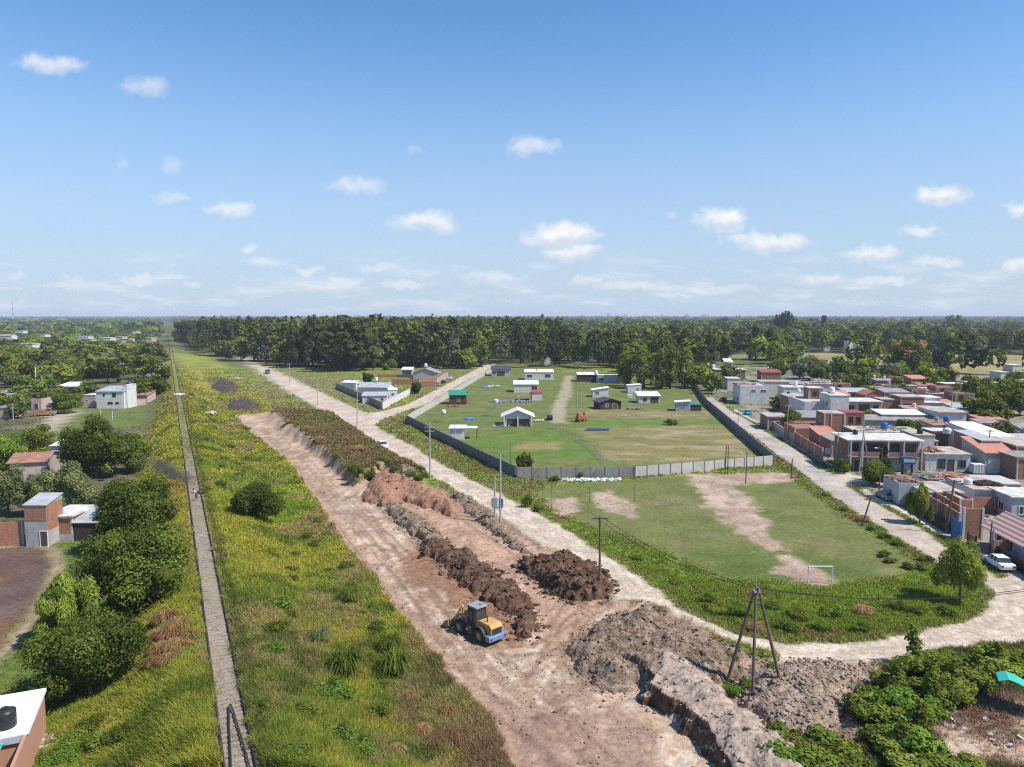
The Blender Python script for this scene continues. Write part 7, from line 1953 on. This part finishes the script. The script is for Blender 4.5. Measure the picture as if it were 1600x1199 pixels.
car('pickup_truck', 'rusty wrecked truck on the clearing at the left', 68, 650, .35, RUST, 'truck')
car('parked_car', 'dark car half hidden by trees at the far end of the street', 1130, 627, road_ang((1160, 650), (1110, 620)), CARK)
car('parked_car', 'turquoise car under the trees at the far end of the street', 1168, 648, road_ang((1190, 665), (1150, 640)), CYAN)
car('parked_car', 'dark car parked behind planks by the corner house with scrap', 1384, 780, road_ang((1410, 795), (1370, 775)), CARG)

def skip(label, u, v, mt, L=5.0, W=2.2, H=1.5, rz=0.0):
    p = G(u, v); t = empty('skip_container', p, rz); tag(t, label, 'container')
    m = MB(); e = .06
    m.prism([(-L / 2 + .3, .25), (L / 2 - .3, .25), (L / 2, H), (-L / 2, H)], 'y', -W / 2, -W / 2 + e); m.prism([(-L / 2 + .3, .25), (L / 2 - .3, .25), (L / 2, H), (-L / 2, H)], 'y', W / 2 - e, W / 2)
    m.slab([(-L / 2, -W / 2, H), (-L / 2 + .3, -W / 2, .25), (-L / 2 + .3, W / 2, .25), (-L / 2, W / 2, H)], .07); m.slab([(L / 2 - .3, -W / 2, .25), (L / 2, -W / 2, H), (L / 2, W / 2, H), (L / 2 - .3, W / 2, .25)], .07)
    m.box(-L / 2 + .3, L / 2 - .3, -W / 2, W / 2, .2, .28); m.build('box', mt, t)
    for i in range(5):
        q = MB(); x = -L / 2 + .5 + i * (L - 1) / 4; q.box(x - .05, x + .05, -W / 2 - .06, -W / 2 - .003, .3, H); q.build('rib', mt, t)
    q = MB(); q.box(-L / 2 - .06, L / 2 + .06, -W / 2 - .09, -W / 2 - .063, H - .1, H + .02); q.build('rim_bar', mt, t)
skip('turquoise open skip before the long low white house, left one of two', 1497, 732, CYAN, 4.2, 2.2, 2.2, RCROSS)
skip('turquoise open skip in the shade of the hall, right one of two', 1517, 731, CYAN, 3.6, 2.2, 2.0, RCROSS)
# white water box and blue machine on stilts
def box_thing(name, label, cat, u, v, parts):
    p = G(u, v); t = empty(name, p, RCROSS); tag(t, label, cat)
    for (nm, b, mt) in parts:
        m = MB(); m.box(*b); m.build(nm, mt, t, bevel=.02)
box_thing('liquid_container', 'white caged liquid container beside the dark green shrub tree', 'container', 1526, 740, [('tank_body', (-1, 1, -.9, .9, .2, 1.9), PLW), ('pallet', (-1.05, 1.05, -.95, .95, 0, .17), POLEW)] + [('cage_bar', (-1.04 + k * .5, -.98 + k * .5, -.97, -.92, .2, 1.95), STEEL) for k in range(5)])
box_thing('transformer_cabinet', 'blue and white cabinet on two dark stilts beside the balcony house', 'cabinet', 1417, 743, [('cabinet_body', (-1.2, 1.2, -.7, .7, 2.2, 3.6), CARB), ('front_panel', (-1.0, 1.0, -.76, -.703, 2.6, 3.2), LAV), ('leg', (-1.0, -.7, -.2, .2, -.1, 2.19), DARKM), ('leg', (.7, 1.0, -.2, .2, -.1, 2.19), DARKM)])
box_thing('sign_board', 'small blank white board on a post at the street by the balcony house', 'sign', 1294, 722, [('board', (-.7, .7, -.05, .05, 1.6, 2.9), LAMPW), ('post', (-.06, .06, .053, .15, -.1, 2.6), STEEL)])
box_thing('barrow', 'blue barrel cart standing at the pink pillar by the garage', 'barrel', 1583, 738, [('barrel_body', (-.5, .5, -.5, .5, .1, 1.3), PLU), ('pillar', (.6, 1.1, -.3, .3, 0, 3.6), WHITE)])
# red machine in the lots
def red_machine():
    p = G(908, 659); t = empty('farm_machine', p, .6); t.scale = (.72, .72, .72); tag(t, 'old red and orange farm machine beside the pole in the lots', 'machine')
    m = MB(); m.box(-2.2, 1.6, -.9, .9, 1.0, 2.6); m.prism([(1.6, 1.0), (2.8, 1.0), (2.8, 1.8), (1.6, 2.3)], 'y', -.8, .8); m.build('body', CARR, t, bevel=.06)
    m = MB(); m.box(-1.6, .3, -.8, .8, 2.62, 3.5); m.build('hopper', mat('orange paint', (.5, .22, .1), None, 1, .6), t)
    m = MB(); m.box(.5, 1.4, -.7, .7, 2.62, 3.6); m.build('cab', GLASS, t, bevel=.04)
    for (x, r) in ((-1.4, .7), (1.7, .5)):
        for y in (-1.05, 1.05): wheel(t, x, y, r, .35, CARR)
    m = MB(); m.cyl((1.9, .4, 2.1), (1.9, .4, 3.4), .06, .06, 7); m.build('exhaust', DARKM, t)
red_machine()
def tarp_pile(label, u, v, mt, sx, sy, seed):
    p = G(u, v); r = np.random.default_rng(seed); n = 15
    g = np.linspace(-1, 1, n); X, Y = np.meshgrid(g, g); d = np.sqrt(X ** 2 + Y ** 2)
    Z = .7 * np.clip(1 - d, 0, 1) ** .6 * (.6 + .7 * r.random((n, n)))
    V = np.stack([X.ravel() * sx, Y.ravel() * sy, Z.ravel()], 1); i = np.arange(n - 1)[:, None] * n + np.arange(n - 1)[None]
    Q = np.stack([i, i + 1, i + n + 1, i + n], -1).reshape(-1, 4)
    k = (d.ravel()[Q] < 1.02).all(1)
    V2 = V - np.array((0, 0, .05)); 
    me = np_mesh('tarp', np.concatenate([V, V2]), np.concatenate([Q[k], Q[k][:, ::-1] + len(V)]), mt)
    o = link('tarp', me); o.location = p; tag(o, label, 'tarp')
tarp_pile('blue tarp heap on the grass before the white gable house', 733, 655, TARPB, 1.9, 1.6, 1)
tarp_pile('blue tarp heap on the grass right of the green roofed cabin', 758, 606, TARPB, 2.0, 2.0, 2)
debris('white sacks and boards beside the farther blue tarp', G(772, 604), 3.0, 1.2, 25, PLW, 31, .4, .7)
debris('long scrap row of sheets and tyres on the grass of the lots', G(800, 629), 7.5, 1.6, 90, MATS['galvanised steel'], 32, .7, .9)
debris('brick stack in front of the green roofed cabin', G(708, 636), 2.2, .8, 40, BRICKD, 33, .4, .4)
debris('pale sand and boards beside the white gable house', G(838, 658), 2.0, .9, 30, CREAM, 34, .3, .6)
debris('planks in front of the white gable house', G(783, 666), 2.2, 1.0, 35, PANELL, 35, .4, .9)
debris('white rubbish strewn along the foot of the panel wall', G(915, 751), 6.5, .8, 420, PLW, 36, .14, .16)
debris('pale rubbish in the weeds by the twin transformer poles', G(795, 741), 1.6, .5, 30, PLW, 37, .25, .3)
debris('pale broken slabs on the grass slope right of the railway', G(322, 645), 4.5, 1.0, 50, PANELL, 38, .3, .9, -.6)
debris('building waste at the foot of the railway bank by the white ruin', G(240, 622), 2.0, 1.5, 30, PLW, 39, .5, .8)
debris('rubble beside the charred heap at the head of the cleared strip', G(372, 592), 2.5, 6, 40, CREAM, 40, .4, .8)
debris('scrap in the yard by the dark timber cabin', G(992, 640), 2.5, 1.0, 30, TIND, 41, .6, .6)
debris('pale stones by the green tarp shelter', G(1560, 1150), 4.5, 2, 26, PANELL, 42, .1, .12)
box_thing('metal_trough', 'long blue grey metal trough on the hay patch of the lots', 'trough', 934, 673, [('tub', (-3.0, 3.0, -.7, .7, .15, .6), PLG), ('rim', (-3.08, 3.08, -.78, .78, .603, .68), CARB)])
box_thing('white_cupboard', 'white cupboard standing on the grass between the huts', 'cupboard', 984, 622, [('body', (-1.0, 1.0, -.5, .5, 0, 1.3), PLW), ('door', (-.9, .0, -.55, -.503, .1, 1.2), WHITE)])

# football goal
def goal(label, u1, u2, v, h):
    a, b = G(u1, v), G(u2, v); d = b - a; t = empty('football_goal', a); tag(t, label, 'goal')
    for q in (Vector((0, 0, 0)), d):
        m = MB(); m.cyl(q - Vector((0, 0, .1)), q + Vector((0, 0, h)), .07, .07, 8); m.build('post', PLW, t)
    m = MB(); m.cyl(Vector((-.03, 0, h)), d + Vector((.03, 0, h)), .07, .07, 8); m.build('crossbar', PLW, t)
goal('white football goal at the end of the bare strip of the field', 1262.5, 1300, 913, 2.05)

# ------------------------------------------------------------------ the wheel loader
def loader():
    rear, front = P(777, 1000), P(715, 971)
    d = Vector((front.x - rear.x, front.y - rear.y, 0)); ang = math.atan2(d.y, d.x)
    c = (rear + front) / 2
    t = empty('wheel_loader', (c.x, c.y, TH(c.x, c.y) - .02), ang); t.scale = (1, 1, 1)
    tag(t, 'yellow and blue wheel loader with a raised arm working beside the dark soil ridge', 'wheel loader')
    X = lambda x: x
    # rear frame and engine hood
    m = MB(); m.prism([(-2.85, .95), (-.7, .95), (-.7, 1.75), (-1.2, 1.95), (-2.55, 1.9), (-2.85, 1.6)], 'y', -.72, .72); hood = m.build('engine_hood', YEL, t, bevel=.06)
    m = MB()
    for k in range(6): m.box(-2.90, -2.853, -.6, .6, 1.0 + k * .1, 1.05 + k * .1)
    m.build('radiator_grille', DARKM, hood)
    m = MB(); m.cyl((-1.9, .35, 1.9), (-1.9, .35, 2.5), .06, .06, 8); m.build('exhaust', DARKM, hood)
    m = MB(); m.prism([(-3.05, .45), (-2.4, .45), (-2.4, .98), (-2.95, .98), (-3.05, .85)], 'y', -1.12, 1.12); m.build('counterweight', BLUEM, t, bevel=.07)
    m = MB()
    for s in (-1, 1): m.box(-3.08, -3.0, s * .85 - .12, s * .85 + .12, .6, .8)
    m.build('tail_light', LAMPR, t)
    m = MB(); m.box(-2.4, .2, -.5, .5, .5, .95); m.build('rear_frame', DARKM, t)
    # fenders
    for s in (-1, 1):
        q = MB(); n = 7; pts = []
        for i in range(n + 1):
            a = math.pi * (.05 + .9 * i / n); pts.append((-1.55 + .82 * math.cos(a), .68 + .85 * math.sin(a)))
        for p1, p2 in zip(pts[:-1], pts[1:]):
            q.add([(p1[0], s * .72, p1[1]), (p2[0], s * .72, p2[1]), (p2[0], s * 1.2, p2[1]), (p1[0], s * 1.2, p1[1]), (p1[0], s * .72, p1[1] + .05), (p2[0], s * .72, p2[1] + .05), (p2[0], s * 1.2, p2[1] + .05), (p1[0], s * 1.2, p1[1] + .05)],
                  [(0, 1, 2, 3), (7, 6, 5, 4), (0, 4, 5, 1), (1, 5, 6, 2), (2, 6, 7, 3), (3, 7, 4, 0)])
        q.build('fender', DARKM, t)
    # cab
    m = MB(); m.box(-.72, .62, -.62, .62, .95, 1.45); m.build('cab_base', DARKM, t, bevel=.04)
    m = MB(); m.prism([(-.68, 1.453), (.58, 1.453), (.50, 2.85), (-.60, 2.85)], 'y', -.60, .60); cab = m.build('cab_glass', GLASS, t, bevel=.02)
    m = MB()
    for (x0, x1) in ((-.68, -.60), (.58, .50), (-.1, -.08)):
        for s in (-1, 1): m.cyl((x0, s * .61, 1.45), (x1, s * .61, 2.86), .05, .05, 6)
    m.build('cab_post', DARKM, cab)
    m = MB(); m.box(-.80, .70, -.72, .72, 2.86, 3.02); m.build('cab_roof', mat('grey cab roof', (.30, .33, .36), (.20, .21, .22), 1.6, .6, stain=.4), t, bevel=.05)
    m = MB(); m.box(-.5, -.2, -.3, -.1, 3.023, 3.12); m.build('beacon', YEL, t)
    for s in (-1, 1):
        m = MB(); m.tube([(.45, s * .62, 2.5), (.6, s * .95, 2.45)], .02); m.box(.56, .62, s * .95 - .1, s * .95 + .1, 2.2, 2.5); m.build('mirror', DARKM, t)
    m = MB()
    for k in range(3): m.box(-.2, .25, .62, .85 + .05 * k, .45 + .25 * (2 - k), .49 + .25 * (2 - k))
    m.build('step', STEEL, t)
    # front frame, arms, linkage, bucket
    m = MB(); m.prism([(.3, .55), (2.0, .55), (2.0, 1.1), (1.3, 1.75), (.75, 1.75), (.3, 1.0)], 'y', -.38, .38); m.build('front_frame', YEL, t, bevel=.05)
    for s in (-1, 1):
        q = MB(); prof = [(.75, 1.5), (1.1, 1.95), (2.1, 1.75), (2.9, .95), (3.0, .45), (2.8, .42), (2.65, .8), (2.0, 1.42), (1.15, 1.55)]
        q.prism(prof, 'y', s * .52 - .09, s * .52 + .09); q.build('lift_arm', YEL, t, bevel=.025)
        q = MB(); q.cyl((1.0, s * .4, .95), (2.2, s * .42, 1.35), .08, .06, 8); q.build('lift_cylinder', STEEL, t)
    m = MB(); m.prism([(1.9, 1.5), (2.1, 2.35), (2.3, 2.35), (2.35, 1.3)], 'y', -.12, .12); m.cyl((2.2, 0, 2.25), (3.0, 0, 1.05), .07, .07, 8); m.cyl((.9, 0, 1.7), (2.15, 0, 2.2), .09, .06, 8); m.box(1.95, 2.2, -.5, .5, 1.45, 1.6); m.build('tilt_linkage', YEL, t)
    # guard frame seen above the arms
    m = MB(); m.tube([(1.6, -.55, 1.9), (1.85, -.55, 2.75), (1.95, 0, 2.95), (1.85, .55, 2.75), (1.6, .55, 1.9)], .05, 7); m.build('guard_hoop', YEL, t)
    q = MB(); w = 1.25; prof = [(2.85, .95), (2.80, .3), (3.05, .06), (3.95, .04), (3.95, .09), (3.10, .14), (2.90, .36), (2.93, .95)]
    q.prism(prof, 'y', -w, w)
    for s in (-1, 1): q.prism([(2.86, .95), (2.83, .3), (3.05, .08), (3.9, .07), (3.3, .75)], 'y', s * w - .03, s * w + .03)
    bk = q.build('bucket', mat('worn bucket steel', (.30, .27, .24), (.18, .14, .11), 2, .6, metal=.3), t)
    for k in range(7):
        e = MB(); y = -w + .1 + k * (2 * w - .2) / 6; e.prism([(3.9, .03), (4.12, .03), (3.9, .12)], 'y', y - .06, y + .06); e.build('tooth', STEEL, bk)
    for s in (-1, 1):
        m = MB(); m.box(.62, .72, s * .5 - .1, s * .5 + .1, 1.8, 1.98); m.build('headlight', LAMPW, t)
    for x in (-1.55, 1.35):
        for s in (-1, 1): wheel(t, x, s * .98, .68, .46, mat('dusty rim', (.34, .25, .14), (.26, .2, .14), 2, .8))
    return t
loader()

# ------------------------------------------------------------------ on the railway: smoke, a person
def rail_obj(px):
    p = P(px[0], px[1], 3.0); s = (Vector((p.x, p.y, 0)) - Vector((R0[0], R0[1], 0))); tt = s.x * RD[0] + s.y * RD[1]
    q = rail_pt(tt); return Vector((q[0], q[1], 3.1))
RANG = math.atan2(RD[1], RD[0])
debris('pale sacks and sheets lying across the distant track', rail_obj((279, 618)), 1.3, 1.6, 26, PLW, 51, .5, .7)

def person():
    o = rail_obj((303, 783)); o = o + Vector((.1, 0, .05))
    t = empty('person', o, math.radians(205)); tag(t, 'person in a pale shirt and dark trousers bending forward on the track by the smoke', 'person')
    def skin(name, pts, edges, radii, material, lv=1):
        me = bpy.data.meshes.new(name); me.from_pydata(pts, edges, [])
        bm = bmesh.new(); bm.from_mesh(me); sl = bm.verts.layers.skin.new(); bm.verts.ensure_lookup_table()
        for i, r in enumerate(radii): bm.verts[i][sl].radius = (r, r)
        bm.verts[0][sl].use_root = True
        bm.to_mesh(me); bm.free()
        ob = link(name, me, t); ob.modifiers.new('s', 'SKIN'); sb = ob.modifiers.new('d', 'SUBSURF'); sb.levels = lv; sb.render_levels = lv
        me.materials.append(material); return ob
    # facing local +x, leaning forward; the body is one surface, the clothes lie over it
    J = {'pelvis': (0, 0, .92), 'waist': (.06, 0, 1.05), 'chest': (.20, 0, 1.27), 'neck': (.31, 0, 1.45), 'head0': (.37, 0, 1.53), 'head1': (.43, 0, 1.66)}
    pts = list(J.values()); ed = [(0, 1), (1, 2), (2, 3), (3, 4), (4, 5)]; rd = [.13, .125, .15, .055, .085, .085]
    def add(p, r, par):
        pts.append(p); rd.append(r); ed.append((par, len(pts) - 1)); return len(pts) - 1
    for s in (-1, 1):
        sh = add((.24, s * .19, 1.36), .06, 2); el = add((.42, s * .24, 1.12), .043, sh); wr = add((.64, s * .16, 1.02), .03, el); pa = add((.73, s * .15, .99), .034, wr)
        for k, (dy, l) in enumerate(((-.033, .07), (-.011, .085), (.011, .08), (.033, .06))):
            f1 = add((.73 + l * .6, s * .15 + dy, .975), .010, pa); add((.73 + l, s * .15 + dy, .945), .009, f1)
        th1 = add((.74, s * .15 - s * .045, 1.0), .011, pa); add((.78, s * .15 - s * .06, .985), .009, th1)
        hp = add((0, s * .10, .86), .095, 0); kn = add((.10 * (s + .4), s * .13, .48), .062, hp); an = add((.08 * s - .02, s * .14, .09), .043, kn); add((.08 * s + .16, s * .15, .035), .035, an)
    skin('body', pts, ed, rd, SKIN, 2)
    # shirt and trousers
    p2 = [J['waist'], J['chest'], (.29, 0, 1.41)]; e2 = [(0, 1), (1, 2)]; r2 = [.15, .175, .085]
    for s in (-1, 1):
        p2 += [(.24, s * .19, 1.36), (.39, s * .235, 1.16)]; k = len(p2); e2 += [(1, k - 2), (k - 2, k - 1)]; r2 += [.08, .068]
    skin('shirt', p2, e2, r2, SHIRT, 2)
    p3 = [J['pelvis'], (.04, 0, 1.02)]; e3 = [(0, 1)]; r3 = [.15, .15]
    for s in (-1, 1):
        p3 += [(0, s * .10, .84), (.10 * (s + .4), s * .13, .48), (.08 * s - .02, s * .14, .13)]; k = len(p3); e3 += [(0, k - 3), (k - 3, k - 2), (k - 2, k - 1)]; r3 += [.112, .082, .066]
    skin('trousers', p3, e3, r3, TROUS, 2)
    m = MB(); m.lathe([(0, .12), (.06, .105), (.095, .05), (.098, 0), (.09, -.05)], (.40, 0, 1.64), 12); m.build('hair', HAIR, t, smooth=True)
    m = MB()
    for s in (-1, 1): m.lathe([(0, -.012), (.012, 0), (0, .012)], (.50, s * .032, 1.60), 6)
    m.build('eyes', FRAMED, t); m = MB(); m.lathe([(0, -.02), (.014, -.01), (.008, .02), (0, .025)], (.515, 0, 1.575), 6); m.build('nose', SKIN, t)
    m = MB(); m.box(.495, .512, -.025, .025, 1.535, 1.545); m.build('mouth', CARR, t)
person()
def scrap_fire():
    o = rail_obj((318, 772)) + Vector((.8, .6, -.05))
    t = empty('scrap_pile', o); tag(t, 'small smoking pile of red and black scrap beside the track', 'scrap pile')
    r = random.Random(5)
    for mt, n, nm in ((DARKM, 16, 'burnt_scrap'), (CARR, 5, 'red_scrap')):
        m = MB()
        for i in range(n):
            a = Vector((r.uniform(-.7, .7), r.uniform(-.4, .4), r.uniform(.05, .35))); b = a + Vector((r.uniform(-.5, .5), r.uniform(-.5, .5), r.uniform(-.1, .3))); m.cyl(a, b, r.uniform(.03, .09), None, 6)
        m.build(nm, mt, t)
scrap_fire()
def smoke():
    a = rail_obj((316, 766)) + Vector((.8, 0, 1.0)); b = rail_obj((312, 757)) + Vector((-9.5, 3.0, 3.6))
    d = b - a; L = d.length; mid = (a + b) / 2
    m = bpy.data.materials.new('smoke'); m.use_nodes = True; nt = m.node_tree; nt.nodes.clear(); N = nt.nodes.new; Lk = nt.links.new
    out = N('ShaderNodeOutputMaterial'); pv = N('ShaderNodeVolumePrincipled'); pv.inputs['Color'].default_value = (.22, .20, .20, 1); pv.inputs['Anisotropy'].default_value = .1
    tc = N('ShaderNodeTexCoord'); nz = N('ShaderNodeTexNoise'); nz.inputs['Scale'].default_value = .55; nz.inputs['Detail'].default_value = 4
    Lk(tc.outputs['Object'], nz.inputs['Vector'])
    sp = N('ShaderNodeVectorMath'); sp.operation = 'DIVIDE'; sp.inputs[1].default_value = (L * .55, 1.5, 1.3); Lk(tc.outputs['Object'], sp.inputs[0])
    ln = N('ShaderNodeVectorMath'); ln.operation = 'LENGTH'; Lk(sp.outputs[0], ln.inputs[0])
    e = N('ShaderNodeMapRange'); e.inputs['From Min'].default_value = 1.0; e.inputs['From Max'].default_value = .2; Lk(ln.outputs['Value'], e.inputs['Value'])
    s_ = N('ShaderNodeMapRange'); s_.inputs['From Min'].default_value = .38; s_.inputs['From Max'].default_value = .66; Lk(nz.outputs['Fac'], s_.inputs['Value'])
    mu = N('ShaderNodeMath'); mu.operation = 'MULTIPLY'; Lk(e.outputs[0], mu.inputs[0]); Lk(s_.outputs[0], mu.inputs[1])
    m2 = N('ShaderNodeMath'); m2.operation = 'MULTIPLY'; m2.inputs[1].default_value = 1.6; Lk(mu.outputs[0], m2.inputs[0]); Lk(m2.outputs[0], pv.inputs['Density']); Lk(pv.outputs[0], out.inputs['Volume'])
    bm = bmesh.new(); bmesh.ops.create_icosphere(bm, subdivisions=3, radius=1.0)
    for v in bm.verts: v.co = Vector((v.co.x * L * .58, v.co.y * 1.7, v.co.z * 1.5))
    me = bpy.data.meshes.new('smoke'); bm.to_mesh(me); bm.free(); me.materials.append(m)
    o = link('smoke', me); o.location = mid; o.rotation_euler = d.to_track_quat('X', 'Z').to_euler()
    tag(o, 'thin dark smoke drifting left across the railway track', 'smoke', kind='stuff')
smoke()

# ------------------------------------------------------------------ the air
def haze():
    m = bpy.data.materials.new('haze'); m.use_nodes = True; nt = m.node_tree; nt.nodes.clear()
    out = nt.nodes.new('ShaderNodeOutputMaterial'); pv = nt.nodes.new('ShaderNodeVolumePrincipled')
    pv.inputs['Color'].default_value = (0.80, 0.88, 1.0, 1); pv.inputs['Density'].default_value = HAZE_DENSITY; pv.inputs['Anisotropy'].default_value = 0.0
    nt.links.new(pv.outputs[0], out.inputs['Volume'])
    mb = MB(); mb.box(-14500, 14500, -200, 14600, -2.5, 92)
    o = mb.build('haze', m); tag(o, 'pale blue haze of the distance', 'haze', kind='stuff')
HAZE_DENSITY = 0.00011
haze()
